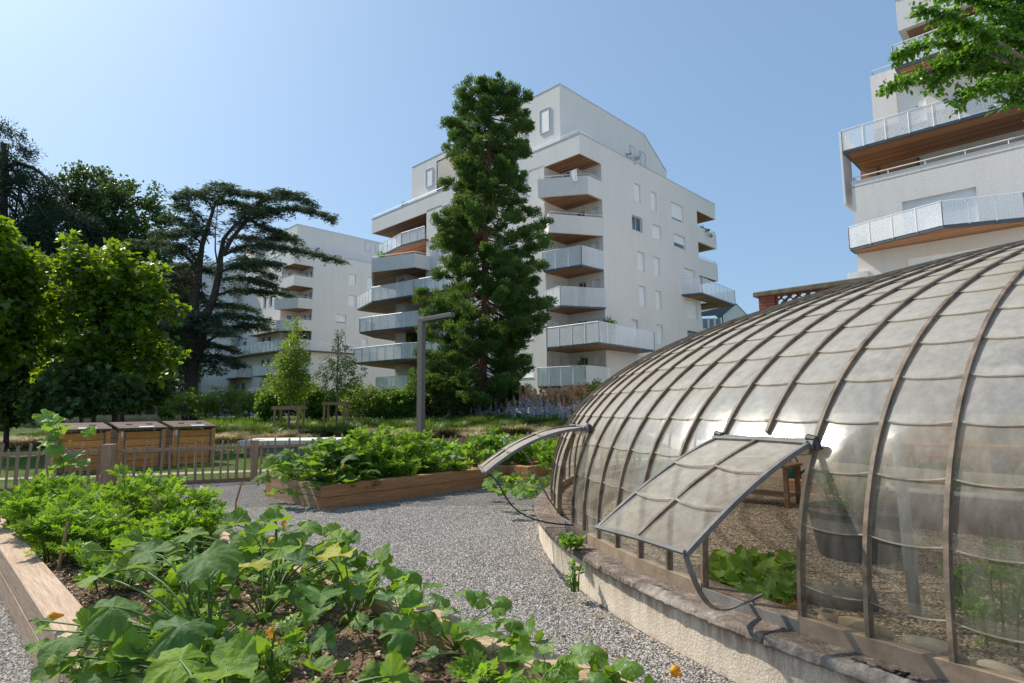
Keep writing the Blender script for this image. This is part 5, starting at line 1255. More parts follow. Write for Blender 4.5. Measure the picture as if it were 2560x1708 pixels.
# melon plants along the right edge
g11 = lambda x, y: (800+x*.383, 1250+y*.383)
H3 = []
for x, y, z, s_ in ((600, 470, .52, .11), (500, 520, .50, .10), (620, 700, .46, .10), (430, 620, .55, .09), (520, 860, .48, .12), (500, 960, .42, .08), (780, 640, .45, .09), (960, 590, .50, .09), (1060, 640, .46, .08), (1180, 660, .46, .08), (980, 800, .44, .09), (1080, 860, .44, .10), (800, 810, .40, .09), (1270, 790, .46, .08), (1350, 860, .42, .08), (1150, 720, .44, .07), (870, 870, .38, .09), (1000, 920, .36, .07), (740, 560, .48, .08), (360, 780, .40, .09), (250, 780, .40, .08), (700, 730, .40, .08), (640, 800, .40, .08), (850, 700, .45, .07)):
    H3.append(hero(*g11(x, y), z, s_, rng.uniform(-3, 3), rng.uniform(-.3, .3), rng.uniform(-.8, -.1)))
leaf_plant('melon_plant', 'light green melon plant trailing over the right-hand edge timber of the foreground bed', 'melon plant', BA(.5, 1.45, .26), H3+spread(60, BA(-.4, 1.15), LD*1.9, RD*.6, .30, .48, .04, .085), L_CUC, CUC+[SQ[1]], .006, [], 'melon plants', (), [BA(t, 1.45, .28) for t in (-.5, 0, .4, .8, 1.3)])
H4 = []
for x, y, z, s_ in ((1810, 990, .42, .075), (1680, 1010, .42, .08), (1900, 1110, .40, .085), (1480, 1110, .40, .09), (1590, 1120, .42, .08), (1330, 1020, .42, .07), (1780, 1160, .40, .08), (1920, 1170, .38, .09), (2030, 1080, .38, .07), (1270, 1120, .40, .06), (1650, 1180, .40, .08), (1220, 1050, .42, .06), (1440, 1000, .44, .06)):
    H4.append(hero(*g11(x, y), z, s_, rng.uniform(-3, 3), rng.uniform(-.3, .3), rng.uniform(-.7, -.1)))
leaf_plant('melon_plant', 'compact melon plant at the bottom edge of the bed, nearest the glasshouse wall', 'melon plant', BA(-.9, 1.5, .26), H4+spread(45, BA(-2.0, .95), LD*1.5, RD*.9, .29, .40, .035, .07), L_CUC, CUC, .005, [onz(1490, 1655, .36), onz(1680, 1690, .34)], 'melon plants', (), [BA(t, 1.5, .28) for t in (-1.5, -1.1, -.7)])
def tomato(name, label, cat, base, rx, ry, h, n, size, mat=None, canes=0, lean=(0, 0), yellow=0, group=None, seed=0, tm=None, up=.4, z0=.0):
    """bushy plant: stems from the base, compound leaves clustered on them"""
    base = A(base, float); t = thing(name, label, cat, base, group); m = MB(); tips = []
    ns = max(5, n//55)
    for i in range(ns):
        a = rng.uniform(0, 2*PI); rr = rng.random()**.5; e = base+A([math.cos(a)*rx*rr+lean[0], math.sin(a)*ry*rr+lean[1], h*rng.uniform(.45, 1.0)*(1-.35*rr)])
        c = bend(base+A([math.cos(a)*rx*rr*.6, math.sin(a)*ry*rr*.6, 0]), e, .04, 7); m.tube(c, [.007, .007, .006, .005, .005, .004, .003], 5, False); tips.append(c)
    m.build('stem', M_STEMD, t, True)
    k = rng.integers(0, ns, n); u = rng.uniform(.02, 1.05, n); C = A(tips); idx = np.clip(u*6, 0, 5.999); i0 = idx.astype(int); f = (idx-i0)[:, None]
    pos = C[k, i0]*(1-f)+C[k, np.minimum(i0+1, 6)]*f; d = unit(rdir(n)*A([1, 1, .35])+A([0, 0, up])); pos = pos+d*rng.uniform(.0, .06, n)[:, None]*(size/.12)
    pos[:, 2] = np.maximum(pos[:, 2], base[2]+z0+.02); nm = rdir(n, 1.3)
    leaves('foliage', tm or T_COMP, pos, frames(d, nm), rng.uniform(.55, 1.15, n)*size, np.clip(rng.normal(.5, .28, n), 0, 1), mat or L_TOM, t)
    return t
# tomato row at the far end of bed A
for i, (tt, s_, rx, ry, h, n, lb) in enumerate(((5.3, .5, .55, .5, .95, 900, 'tomato bush at the far left of the foreground bed'), (4.4, .5, .5, .5, .85, 900, 'dense tomato bush beside the long bare timber'),
        (4.9, 1.25, .5, .5, 1.05, 900, 'tallest tomato bush of the foreground bed, near its far corner'), (3.6, .45, .5, .45, .70, 800, 'low tomato bush above bare soil in the foreground bed'), (3.9, 1.3, .5, .45, .78, 800, 'tomato bush beside the gravel at the right of the far corner'),
        (3.0, 1.2, .45, .4, .66, 650, 'tomato bush directly behind the broad squash plant'), (2.7, .65, .4, .35, .50, 450, 'small tomato plant between squash leaves and bare soil'), (5.8, 1.0, .5, .4, .8, 650, 'tomato bush at the end timber under the fence'))):
    tomato('tomato_plant', lb, 'tomato plant', BA(tt, s_, .26), rx*1.05, ry*1.05, h*.66, int(n*1.5), .115, group='tomato plants in the foreground bed')
for i, (tt, s_, n, r_) in enumerate(((.3, .35, 260, .42), (1.2, .6, 300, .5), (1.9, 1.1, 260, .45), (-.4, .25, 200, .35), (2.3, .5, 240, .4))):
    tomato('weed', ('low leafy weeds near the big timber, under the squash leaves', 'low weeds in the middle of the squash patch', 'low weeds at the back of the squash patch near the gravel', 'low weeds beneath the nearest huge squash leaves', 'low weeds between bare soil and the tomatoes')[i], 'weed', BA(tt, s_, .25), r_, r_, .20, n, .085, (L_CUC, L_TOM)[i % 2], group='low weeds under the squash leaves')
for (tt, s_, lb, n) in ((-1.35, 1.0, 'young tomato seedling at the bottom of the photo, in bare soil', 120), (-.2, .55, 'slender tomato shoot rising between the huge squash leaves', 90), (-1.75, .75, 'leafy young tomato plant at the bottom edge, left of the melon plant', 140)):
    tomato('tomato_plant', lb, 'tomato plant', BA(tt, s_, .26), .22, .18, .38, n, .10)
# climbing cucumber on canes at far left and bamboo canes
cpos = dp(150, 1075, 8.2); cb_ = A([cpos[0], cpos[1], .26])
leaf_plant('cucumber_plant', 'tall cucumber shoot with yellow flowers rising above the tomatoes by the fence', 'cucumber plant', cb_, [(cb_+A([rng.uniform(-.28, .3), rng.uniform(-.15, .15), h]), rng.uniform(.09, .14), rdir(1)[0], A([rng.uniform(-.4, .4), -.5, .8])) for h in np.linspace(.45, 1.22, 17)], L_CUC, [SQ[0], SQ[2]], .006,
           [cb_+A([-.03, -.08, .98]), cb_+A([.12, -.1, .82]), cb_+A([-.05, -.1, .72])], None, (), [cb_+A([0, 0, z]) for z in (.1, .4, .7, 1.0)])
for i, (x0, y0, x1, y1, Y, lb) in enumerate(((116, 1162, 128, 1250, 7.2, 'thick brown cane leaning in the tomatoes near the cucumber shoot'), (163, 1200, 170, 1248, 7.4, 'short upright bamboo cane right of the cucumber shoot'), (372, 1228, 448, 1310, 6.2, 'pale slanting cane between two tomato bushes'), (175, 1280, 228, 1340, 5.6, 'reddish slanting cane above the bare soil'),
                                            (170, 1305, 145, 1428, 4.9, 'thin dark cane standing in the bare soil'), (605, 1205, 590, 1255, 7.0, 'short cane leaning at the gravel edge of the tomatoes'), (384, 1258, 392, 1300, 6.1, 'short upright cane beside the pale slanting cane'))):
    m = MB().tube([at(x0, y0, Y), at(x1, y1, Y-.05)], [.012, .013], 7); m.tube([at(x1, y1, Y-.05), at(x1, y1, Y-.05)*A([1, 1, 0])+A([0, 0, .2])], .010, 6)
    tag(m.build('garden_cane', M_CANE), lb, 'cane', 'bamboo canes in the foreground bed')
# bed B: courgette, tomatoes, trailing cucumber
def BB(a, b, z=0.): return bc+RD*a+LD*b+A([0, 0, z])
cg = BB(.45, .9, .3); it = []
for i in range(130):
    a = rng.uniform(0, 2*PI); r = rng.uniform(.05, 1.)**.7; h = rng.uniform(.15, .78)*(1-.45*r); q = cg+A([math.cos(a)*r*1.05, math.sin(a)*r*.95, h-.16*(r > .8)])
    it.append((q, rng.uniform(.11, .19), A([math.cos(a), math.sin(a), .15]), A([-math.cos(a)*.1+rng.uniform(-.3, .3), rng.uniform(-.5, .1), .9])))
SQD = [squash(40+k, 5, .52, .14, 54, 5, .05) for k in range(4)]
leaf_plant('courgette_plant', 'big deeply lobed courgette plant hanging over the left end of the middle bed', 'courgette plant', cg, it, L_SQ, SQD, .010, [cg+A([.3, -.5, .2]), cg+A([.5, -.45, .35])], None, (3,), None)
tomato('parsley_clump', 'yellow-green wilting foliage under the courgette at the corner of the middle bed', 'herb', BB(.5, .2, .3), .45, .25, .22, 330, .09, L_PALE)
for a, b, rx, ry, h, n, lb in ((1.5, .45, .5, .3, .55, 700, 'leafy tomato growth along the front timber of the middle bed'), (2.4, .45, .5, .3, .5, 650, 'low tomato growth by the front timber, right of centre in the middle bed'), (1.2, 1.0, .6, .6, 1.0, 1500, 'tallest tomato bush in the middle bed, right of the courgette'), (1.9, 1.0, .55, .55, 1.05, 1300, 'dark leafy tomato bush in the centre of the middle bed'), (2.6, 1.1, .5, .5, .85, 900, 'looser tomato bush at the right of the middle bed'), (1.5, 1.5, .5, .3, .9, 600, 'tomato bush at the back of the middle bed')):
    tomato('tomato_plant', lb, 'tomato plant', BB(a, b, .3), rx*1.15, ry*1.1, h, int(n*1.6), .125, group='tomato plants in the middle bed')
leaf_plant('cucumber_plant', 'cucumber plant filling the right end of the middle bed', 'cucumber plant', BB(3.0, 1.1, .3), spread(60, BB(2.55, .35, 0), RD*.9, LD*1.4, .4, .8, .07, .12, .1), L_CUC, SQ, .006, [], None, (), [BB(3., b, .32) for b in (.5, 1., 1.5)])
tomato('tomato_plant', 'tomato branch trailing over the front timber of the middle bed', 'tomato plant', BB(2.95, .1, .34), .38, .22, .22, 260, .11)
for a, b, n, sz, lb in ((4.3, 1.0, 110, .11, 'squash plant with pale green leaves in the bed beyond the courgette'), (5.3, .8, 100, .12, 'spreading squash plant under the left-hand raised vent')):
    leaf_plant('squash_plant', lb, 'squash plant', BB(a, b, .3), spread(n, BB(a-.7, b-.75, 0), RD*1.4, LD*1.5, .38, .78, sz*.7, sz*1.2, .15), L_CUC, SQ, .007, [], None, (), [BB(a+x, b+y, .32) for x in (-.5, 0, .5) for y in (-.3, .3)])
leaf_plant('squash_plant', 'trailing squash vine lying on the gravel below the left-hand raised vent', 'squash plant', onz(1320, 1210, .05), [(onz(x, y, z), rng.uniform(.09, .14), rdir(1)[0]*A([1, 1, .2]), A([rng.uniform(-.3, .3), -.5, .8])) for x, y, z in [(rng.uniform(1215, 1400), rng.uniform(1165, 1235), rng.uniform(.08, .42)) for _ in range(60)]], L_SQ, SQ, .006, [], None, (), [onz(x, 1215, .1) for x in (1240, 1290, 1340, 1390)])
for i, (x, Y, h, n, lb) in enumerate(((1300, 12.6, .75, 700, 'bright green lemon-balm clump behind the squash leaves'), (1240, 12.9, .85, 500, 'upright mint-like clump left of the lemon balm'), (1370, 12.3, .72, 700, 'leafy green clump nearest the raised vent'), (1205, 12.6, .8, 450, 'pale upright herb clump in the far bed'), (1425, 12.6, .8, 600, 'shrubby herb clump half hidden by the raised vent'))):
    q = at(x, 1100, Y); tomato('herb_plant', lb, 'herb', (q[0], q[1], .25), .42, .4, h, n, .12, L_CUC if i % 2 else L_TOM, tm=T_COMP, up=.7, group='leafy herbs in the far bed')
# weeds on the low wall
q = onz(1425, 1375, .34)
tomato('weed', 'fresh green weed growing from the crack on the coping and hanging down the wall', 'weed', q, .12, .12, .12, 240, .06, L_CUC, tm=T_OVAL); m = MB()
q2 = onz(1437, 1440, .2); tomato('weed', 'weed strand trailing down the cream wall face below the coping', 'weed', q2-A([0, 0, .12]), .05, .05, .30, 90, .045, L_CUC, tm=T_OVAL)
q = onz(1372, 1345, .0)
def grassclump(name, label, loc, r, h, n, mat, w=1., lean=.55, group=None, cat='ornamental grass'):
    loc = A(loc, float); a = rng.uniform(0, 2*PI, n); rr = rng.random(n)**.5*r*.35; pos = np.c_[loc[0]+np.cos(a)*rr, loc[1]+np.sin(a)*rr, np.full(n, loc[2])]
    R = zrot(n)                                        # blades arch along local +y
    ang = a+rng.normal(0, .5, n)-PI/2; c, s_ = np.cos(ang), np.sin(ang); z = np.zeros(n); o = np.ones(n)
    R = np.stack([np.stack([c, -s_, z], -1), np.stack([s_, c, z], -1), np.stack([z, z, o], -1)], 1)
    hh = h*rng.uniform(.5, 1.1, n); sp_ = r/.45*rng.uniform(.1, 1., n)
    S = np.stack([np.full(n, .55*w*max(.3, h)*(1 if loc[1] < 10 else 3.4)), sp_, hh], -1)
    o = leaves(name, T_BLADE, pos, R, S, rng.random(n), mat); return tag(o, label, cat, group)
grassclump('grass_tuft', 'wispy grass tuft growing at the foot of the low wall beside the near crack', q, .22, .5, 70, L_GRASS, .5, cat='grass')
grassclump('grass_tuft', 'thin grass tuft at the outer curve of the low wall by the far stay', onz(1352, 1300, 0), .18, .4, 50, L_GRASS, .5, cat='grass')
# plants inside the glasshouse
q = onz(1870, 1440, .0)
leaf_plant('bean_plant', 'dark green bean plants in the opening under the raised vent', 'bean plant', onz(1900, 1440, .02), [(onz(rng.uniform(1775, 1985), rng.uniform(1385, 1500), rng.uniform(.08, .28)), rng.uniform(.05, .085), rdir(1)[0]*A([1, 1, .2]), A([rng.uniform(-.4, .4), -.5, .7])) for _ in range(120)], L_SQ, CUC, .004, [onz(1935, 1400, .2)], None, (), [onz(x, 1440, .02) for x in (1800, 1850, 1900, 1950)])
grassclump('grass_tuft', 'green grass growing among the bean plants inside the raised vent', onz(1880, 1500, .02), .5, .30, 260, L_GRASS, .6, cat='grass')
n = 700; d = rdir(n); P_ = A([onz(rng.uniform(1830, 1995), rng.uniform(1490, 1530), .03) for _ in range(n)])
tag(leaves('straw_mulch', T_BLADE, P_, frames(rdir(n)*A([1, 1, .1]), rdir(n)), np.stack([np.full(n, .12), rng.uniform(.1, .3, n), rng.uniform(.02, .15, n)], -1), rng.random(n), L_ORNG), 'orange-brown straw mulch behind the open sill', 'straw', kind='stuff')
tomato('tomato_plant', 'tomato plants growing out of the black tub inside the glasshouse', 'tomato plant', pc+A([0, 0, .43]), .42, .42, .62, 520, .10)
for i in range(4):
    q = pc2+d2*(.3+.65*i)+RD*.3+A([0, 0, .45]); tomato('tomato_plant', ('left-hand', 'second', 'third', 'right-hand')[i]+' tomato plant in the long rear trough', 'tomato plant', q, .35, .3, .5, 300, .10, group='tomato plants in the long trough')
tomato('tomato_plant', 'tall tomato foliage pressed against the glass at the right edge', 'tomato plant', onz(2490, 1600, .03), .35, .35, .75, 420, .11)
# ================================================================== TREES
def clumps(cen, rad, ncl, nper, csize, lsize, tmpl, up=.5, shell=.55, out=.8, flat=1.):
    """leaves in small clumps spread through an ellipsoid"""
    cen, rad = A(cen, float), A(rad, float); d = rdir(ncl); r = (shell+(1-shell)*rng.random(ncl)**.6)*rng.uniform(.86, 1.08, ncl)
    C = cen+d*rad*r[:, None]; k = np.repeat(np.arange(ncl), nper); n = len(k)
    off = rdir(n)*(rng.random(n)**.5)[:, None]*csize*(rng.uniform(.6, 1.3, ncl)[k])[:, None]*A([1, 1, flat])
    pos = C[k]+off; nm = rdir(n, up+.3)+d[k]*.3; ax = rdir(n)+d[k]*out+A([0, 0, -.2])
    v = np.clip(.45+.25*rng.normal(size=n)+.25*rng.normal(size=ncl)[k], 0, 1)
    return pos, frames(ax, nm), rng.uniform(.6, 1.2, n)*lsize, v, C
def cat_(L): return [np.concatenate([q[i] for q in L]) for i in range(4)]
def tree(name, label, base, trunk_r, trunk_top, blobs, ncl, nper, csize, lsize, tmpl, mat, bark=None, limbs=12, cat='tree', group=None, shell=.55, up=.5, flat=1., trunk_pts=None):
    base = A(base, float); t = thing(name, label, cat, base, group); tot = sum(r[0]*r[1]*r[2] for _, r in blobs); L = []; CC = []
    for c, r in blobs:
        w = r[0]*r[1]*r[2]/tot; q = clumps(c, r, max(3, int(ncl*w)), nper, csize, lsize, tmpl, up, shell, flat=flat); L.append(q[:4]); CC.append(q[4])
    pos, R, s_, v = cat_(L); CC = np.concatenate(CC)
    leaves('crown', tmpl, pos, R, s_, v, mat, t)
    m = MB(); top = A(trunk_top, float); mid = (base+top)/2+A([rng.uniform(-.1, .1), 0, 0]); pts = trunk_pts or [base-A([0, 0, .1]), base+A([0, 0, .15]), mid, top]
    m.tube(pts, list(np.linspace(trunk_r*1.25, trunk_r*.45, len(pts)))if trunk_pts else [trunk_r*1.35, trunk_r, trunk_r*.8, trunk_r*.5], 12); m.build('trunk', bark or M_BARK, t, True)
    if limbs:
        m = MB()
        for i in rng.choice(len(CC), min(limbs, len(CC)), replace=False):
            e = CC[i]; f = rng.uniform(.35, .95); s0_ = base+(top-base)*f; m.tube(bend(s0_, e, .2, 6), list(np.linspace(trunk_r*.35, trunk_r*.06, 6)), 6, False)
        m.build('limb', bark or M_BARK, t, True)
    return t
def dbox(x0, y0, x1, y1, Y, depth=None):              # survey rectangle (2350 px wide) at distance Y -> ellipsoid
    a, b = dp(x0, y1, Y), dp(x1, y0, Y); rx, rz = (b[0]-a[0])/2, (b[2]-a[2])/2
    return (A([(a[0]+b[0])/2, Y, (a[2]+b[2])/2]), A([rx, depth or (rx+rz)/2, rz]))
# ---- giant sequoia
def sequoia():
    Y = 32.; base = at(1195, 1058, Y); base[2] = gh(base[0], Y)
    t = thing('giant_sequoia', 'tall dark green giant sequoia with reddish trunk standing in front of the nearer white block', 'tree', base)
    prof_ = [(180, 1112, 6, 8), (208, 1114, 26, 28), (228, 1116, 50, 52), (262, 1118, 74, 80), (300, 1118, 84, 90), (340, 1118, 92, 92), (385, 1118, 84, 75), (430, 1112, 76, 92), (480, 1108, 102, 150), (530, 1105, 110, 140), (580, 1108, 122, 138), (640, 1110, 124, 140), (690, 1108, 138, 140), (740, 1108, 150, 110), (800, 1105, 152, 96), (850, 1100, 150, 84), (900, 1098, 118, 96), (930, 1096, 60, 50)]
    ys_ = [p[0] for p in prof_]; m = MB(); L = []; 
    ax = lambda y: np.interp(y, ys_, [p[1] for p in prof_])+5
    trunk = [dp(1097, 972, Y)]+[dp(ax(y)-(0 if y < 900 else 2), y, Y) for y in (930, 880, 800, 700, 600, 500, 400, 300, 240)]; trunk[0][2] = base[2]-.1
    m.tube(trunk, [.44, .30, .28, .25, .22, .19, .16, .13, .09, .04], 12); m.build('trunk', M_BARKR, t, True); lm = MB()
    bs = 0
    for y in np.arange(205, 925, 2.05):
        az = rng.uniform(0, 2*PI); c, s_ = math.cos(az), math.sin(az)
        wl, wr = np.interp(y, ys_, [p[2] for p in prof_]), np.interp(y, ys_, [p[3] for p in prof_]); w = (wr if c > 0 else wl)*abs(c)+.5*(wl+wr)*abs(s_)
        w *= (1.04-.12*float(smooth(300, 480, y)))*(.55+.45*rng.random())*(1+.26*mn.noise(Vector((c*1.3, s_*1.3, y*.016)))); ppm = FPX/Y/1.0894; Lr = w/ppm*(.96 if rng.random() > .06 else 1.12)
        p0 = dp(ax(y), y, Y); droop = .28*Lr*np.clip((y-330)/500, -.05, 1); e = p0+A([c*Lr, s_*Lr, -droop+rng.uniform(-.15, .15)])
        pts = [p0, p0+(e-p0)*.5+A([0, 0, -.12*Lr]), e+A([0, 0, .10*Lr])]; lm.tube(pts, [.05, .032, .012], 5, False)
        nt = max(5, int(Lr*4.3)); u = np.concatenate([rng.uniform(.42, 1.05, nt), [1.0]])
        for uu in u:
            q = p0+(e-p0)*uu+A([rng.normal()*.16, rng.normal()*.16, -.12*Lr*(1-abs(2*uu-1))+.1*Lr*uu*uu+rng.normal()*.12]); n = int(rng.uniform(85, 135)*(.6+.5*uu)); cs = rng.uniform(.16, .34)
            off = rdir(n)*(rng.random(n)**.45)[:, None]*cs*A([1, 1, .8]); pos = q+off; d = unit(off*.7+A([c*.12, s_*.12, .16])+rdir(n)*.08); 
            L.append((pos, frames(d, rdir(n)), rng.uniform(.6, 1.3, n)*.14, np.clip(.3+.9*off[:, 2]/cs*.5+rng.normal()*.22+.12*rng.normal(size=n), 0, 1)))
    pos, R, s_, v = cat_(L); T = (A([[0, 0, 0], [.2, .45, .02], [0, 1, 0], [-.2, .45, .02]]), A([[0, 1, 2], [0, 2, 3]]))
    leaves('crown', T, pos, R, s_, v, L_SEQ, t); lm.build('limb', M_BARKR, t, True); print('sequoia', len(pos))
sequoia()
# ---- cedar with layered boughs
def cedar():
    Y = 40.; base = dp(436, 968, Y); base[2] = gh(base[0], Y)
    t = thing('cedar_tree', 'open-crowned cedar with forked dark trunk and long layered boughs reaching right', 'tree', base)
    P = lambda l, dz=0.: [dp(x, y, Y+dz*i/max(1, len(l)-1)) for i, (x, y) in enumerate(l)]
    m = MB()
    tr = [([(436, 972), (438, 900), (445, 802), (445, 679), (454, 644), (457, 609)], .58, .30), ([(445, 820), (461, 790), (471, 732), (492, 679), (503, 626), (506, 591)], .40, .26), ([(457, 609), (464, 563), (489, 482), (496, 461)], .26, .07), ([(506, 591), (513, 549), (538, 517), (560, 500)], .22, .06), ([(503, 626), (494, 575), (494, 530), (500, 470)], .08, .03)]
    for l, r0, r1 in tr: m.tube(P(l), list(np.linspace(r0*.85, r1*.7, len(l))), 10)
    m.build('trunk', M_BARK, t, True)
    br_ = [([(513, 584), (531, 549), (563, 510), (612, 486), (660, 478), (703, 482), (740, 492), (774, 505)], .22, -1), ([(510, 586), (549, 570), (577, 563), (633, 566), (703, 580), (750, 592), (791, 602)], .16, 1), ([(454, 616), (429, 591), (397, 563), (352, 556), (300, 560), (262, 572)], .15, 0),
           ([(492, 679), (545, 664), (598, 668), (640, 672), (668, 680)], .13, 2), ([(503, 626), (545, 609), (598, 600), (640, 606)], .12, -2), ([(475, 784), (510, 763), (545, 749), (600, 742), (622, 760)], .12, 1), ([(464, 563), (430, 520), (400, 500), (378, 500)], .1, 0), ([(489, 482), (470, 450), (440, 440), (402, 462)], .08, 1), ([(496, 461), (530, 440), (580, 445), (620, 455)], .08, -1),
           ([(538, 517), (590, 470), (640, 445), (682, 458)], .08, 1), ([(447, 660), (410, 640), (370, 632), (330, 645)], .12, -1), ([(445, 720), (400, 700), (350, 700), (300, 712)], .12, 1), ([(470, 740), (520, 720), (560, 725), (600, 735)], .1, -1), ([(445, 820), (490, 815), (530, 830), (560, 845)], .09, 0), ([(440, 850), (400, 830), (370, 830), (330, 842)], .08, 0),
           ([(560, 500), (600, 520), (650, 540), (690, 560)], .09, 2), ([(500, 470), (530, 465), (560, 470), (600, 490)], .07, 2), ([(487, 540), (440, 530), (400, 540), (360, 536)], .09, -2), ([(470, 650), (440, 680), (400, 690), (370, 705)], .08, 2), ([(620, 455), (660, 440), (690, 452), (715, 480)], .05, 0), ([(450, 600), (420, 640), (380, 670), (340, 690)], .08, 2), ([(505, 640), (560, 640), (610, 650), (640, 662)], .08, 0), ([(443, 700), (390, 740), (340, 760), (290, 770)], .09, 0), ([(444, 760), (480, 790), (530, 800), (560, 812)], .07, 1), ([(497, 470), (480, 440), (500, 428), (540, 430)], .05, 0)]
    br_ += [([(450, 640), (480, 700), (540, 700), (590, 715)], .06, 2), ([(447, 700), (480, 745), (530, 770)], .06, -2), ([(445, 740), (410, 760), (370, 790), (330, 800)], .06, 1), ([(442, 800), (480, 830), (500, 860)], .05, 1), ([(455, 610), (440, 580), (420, 560), (390, 585)], .06, -1), ([(480, 560), (450, 500), (430, 470), (410, 478)], .06, 1), ([(500, 600), (470, 620), (430, 610), (395, 615)], .06, 3), ([(513, 549), (560, 545), (600, 550), (650, 545)], .05, 2), ([(470, 700), (430, 730), (390, 740), (355, 748)], .06, -3), ([(441, 830), (410, 800), (380, 795), (350, 790)], .05, 2), ([(530, 550), (560, 580), (590, 620), (640, 640)], .05, 3)]
    lm = MB(); L = []
    for l, r0, dz in br_:
        pts = P(l, dz*1.2); lm.tube(pts, list(np.linspace(r0*.75, .02, len(pts))), 7, False); pts = A(pts)
        seg = np.linalg.norm(np.diff(pts, axis=0), axis=1); cum = np.r_[0, np.cumsum(seg)]; tot = cum[-1]
        for u in np.arange(.22*tot, tot, .17):
            q = A([np.interp(u, cum, pts[:, j]) for j in range(3)]); f = u/tot
            for _ in range(3):
                az = rng.uniform(0, 2*PI); Lt = rng.uniform(.5, 1.6)*(1.15-.65*f); d = A([math.cos(az), math.sin(az), rng.uniform(-.15, .18)]); e = q+d*Lt+A([0, 0, -.24*Lt*Lt]); mid = q+d*Lt*.55+A([0, 0, .04])
                if rng.random() < .35: lm.tube([q, mid, e], [.022, .015, .006], 4, False)
                n = int(Lt*50); w = rng.random(n)[:, None]**.8; pos = (1-w)**2*q+2*w*(1-w)*mid+w*w*e+rng.normal(size=(n, 3))*A([.12, .12, .07]); dd = unit(d*.8+rdir(n)*A([1, 1, .22])+A([0, 0, -.12]))
                L.append((pos, frames(dd, rdir(n, 1.5)), rng.uniform(.6, 1.3, n)*.26, np.clip(.45+.3*rng.normal(size=n)*.6+rng.normal()*.2, 0, 1)))
    pos, R, s_, v = cat_(L); T = (A([[0, 0, 0], [.13, .4, .01], [0, 1, -.04], [-.13, .4, .01]]), A([[0, 1, 2], [0, 2, 3]]))
    leaves('crown', T, pos, R, s_, v, L_CED, t); lm.build('limb', M_BARK, t, True); print('cedar', len(pos))
cedar()
def gb(x, Y): q = dp(x, 950, Y); return A([q[0], Y, gh(q[0], Y)])
# ---- conifer at the left edge
T_NEED = (A([[0, 0, 0], [.12, .4, 0], [0, 1, 0], [-.12, .4, 0]]), A([[0, 1, 2], [0, 2, 3]]))
tree('pine_tree', 'tall blue-green pine rising at the left edge of the park', gb(10, 44), .4, dp(8, 330, 44), [dbox(-60, 288, 70, 430, 44), dbox(-80, 380, 110, 560, 44), dbox(40, 395, 140, 520, 44), dbox(-80, 520, 180, 700, 44), dbox(40, 480, 250, 640, 44)], 900, 60, .55, .30, T_NEED, L_PINE, limbs=40, up=0)
# ---- broad dark trees behind
tree('broad_tree', 'large rounded dark green tree behind the plane trees, left of the cedar', gb(190, 50), .55, dp(215, 560, 50), [dbox(120, 388, 300, 560, 50), dbox(200, 420, 385, 620, 50), dbox(90, 440, 240, 640, 50), dbox(180, 540, 400, 760, 50)], 700, 42, .75, .34, T_OVAL, L_DARK, limbs=30)
tree('broad_tree', 'dense shaded tree with a thick dark trunk behind the compost bins', dp(188, 965, 46)*A([1, 1, 0])+A([0, 0, .72]), .72, dp(196, 700, 46), [dbox(60, 560, 330, 880, 46), dbox(-40, 640, 140, 860, 46), dbox(-60, 780, 120, 960, 46, 3)], 620, 42, .8, .36, T_OVAL, L_DARK, limbs=20)
tree('broad_tree', 'dark shaded tree between the plane tree and the cedar trunk', gb(345, 52), .4, dp(345, 760, 52), [dbox(290, 600, 440, 850, 52), dbox(250, 720, 470, 900, 52)], 380, 40, .8, .36, T_OVAL, L_DARK, limbs=12)
tree('broad_tree', 'low dark tree filling the gap at the far left beneath the plane trees', gb(60, 40), .5, dp(60, 760, 40), [dbox(-60, 700, 110, 930, 40), dbox(-40, 560, 60, 800, 40)], 350, 40, .7, .3, T_OVAL, L_DARK, limbs=10)
tree('broad_tree', 'slim young trunk with shaded foliage right of the thick trunk', gb(280, 36), .13, dp(281, 840, 36), [dbox(230, 690, 340, 860, 36)], 120, 34, .5, .28, T_STAR, L_DARK, limbs=8)
for x0, x1, y0, Y, lb in ((-130, 60, 640, 62, 'woodland tree at the far left edge, deep in shade'), (20, 180, 620, 64, 'woodland tree in deep shade behind the thick trunk'), (140, 300, 600, 66, 'woodland tree in deep shade behind the middle compost bin'), (260, 420, 610, 63, 'woodland tree in deep shade behind the cedar, on its left'), (-130, 90, 760, 54, 'low shaded tree closing the gap beneath the left plane tree')):
    tree('woodland_tree', lb, gb((x0+x1)/2, Y), .3, dp((x0+x1)/2, 760, Y), [dbox(x0, y0, x1, 850, Y), dbox(x0+10, y0+130, x1-10, 935, Y, 3)], 260, 34, 1.0, .5, T_OVAL, L_DARK, limbs=6, shell=.2, group='shaded woodland trees at the back')
for x0, x1, Y, lb in ((-160, 130, 69, 'long dark hedge closing the view at the far left'), (120, 330, 71, 'dark hedge closing the view behind the compost bins')):
    tree('hedge', lb, gb((x0+x1)/2, Y), .1, dp((x0+x1)/2, 900, Y), [dbox(x0, 880, (x0+x1)/2+20, 985, Y, 2), dbox((x0+x1)/2-20, 885, x1, 985, Y, 2)], 420, 26, .7, .45, T_OVAL, L_DARK, limbs=4, cat='hedge', shell=.1)
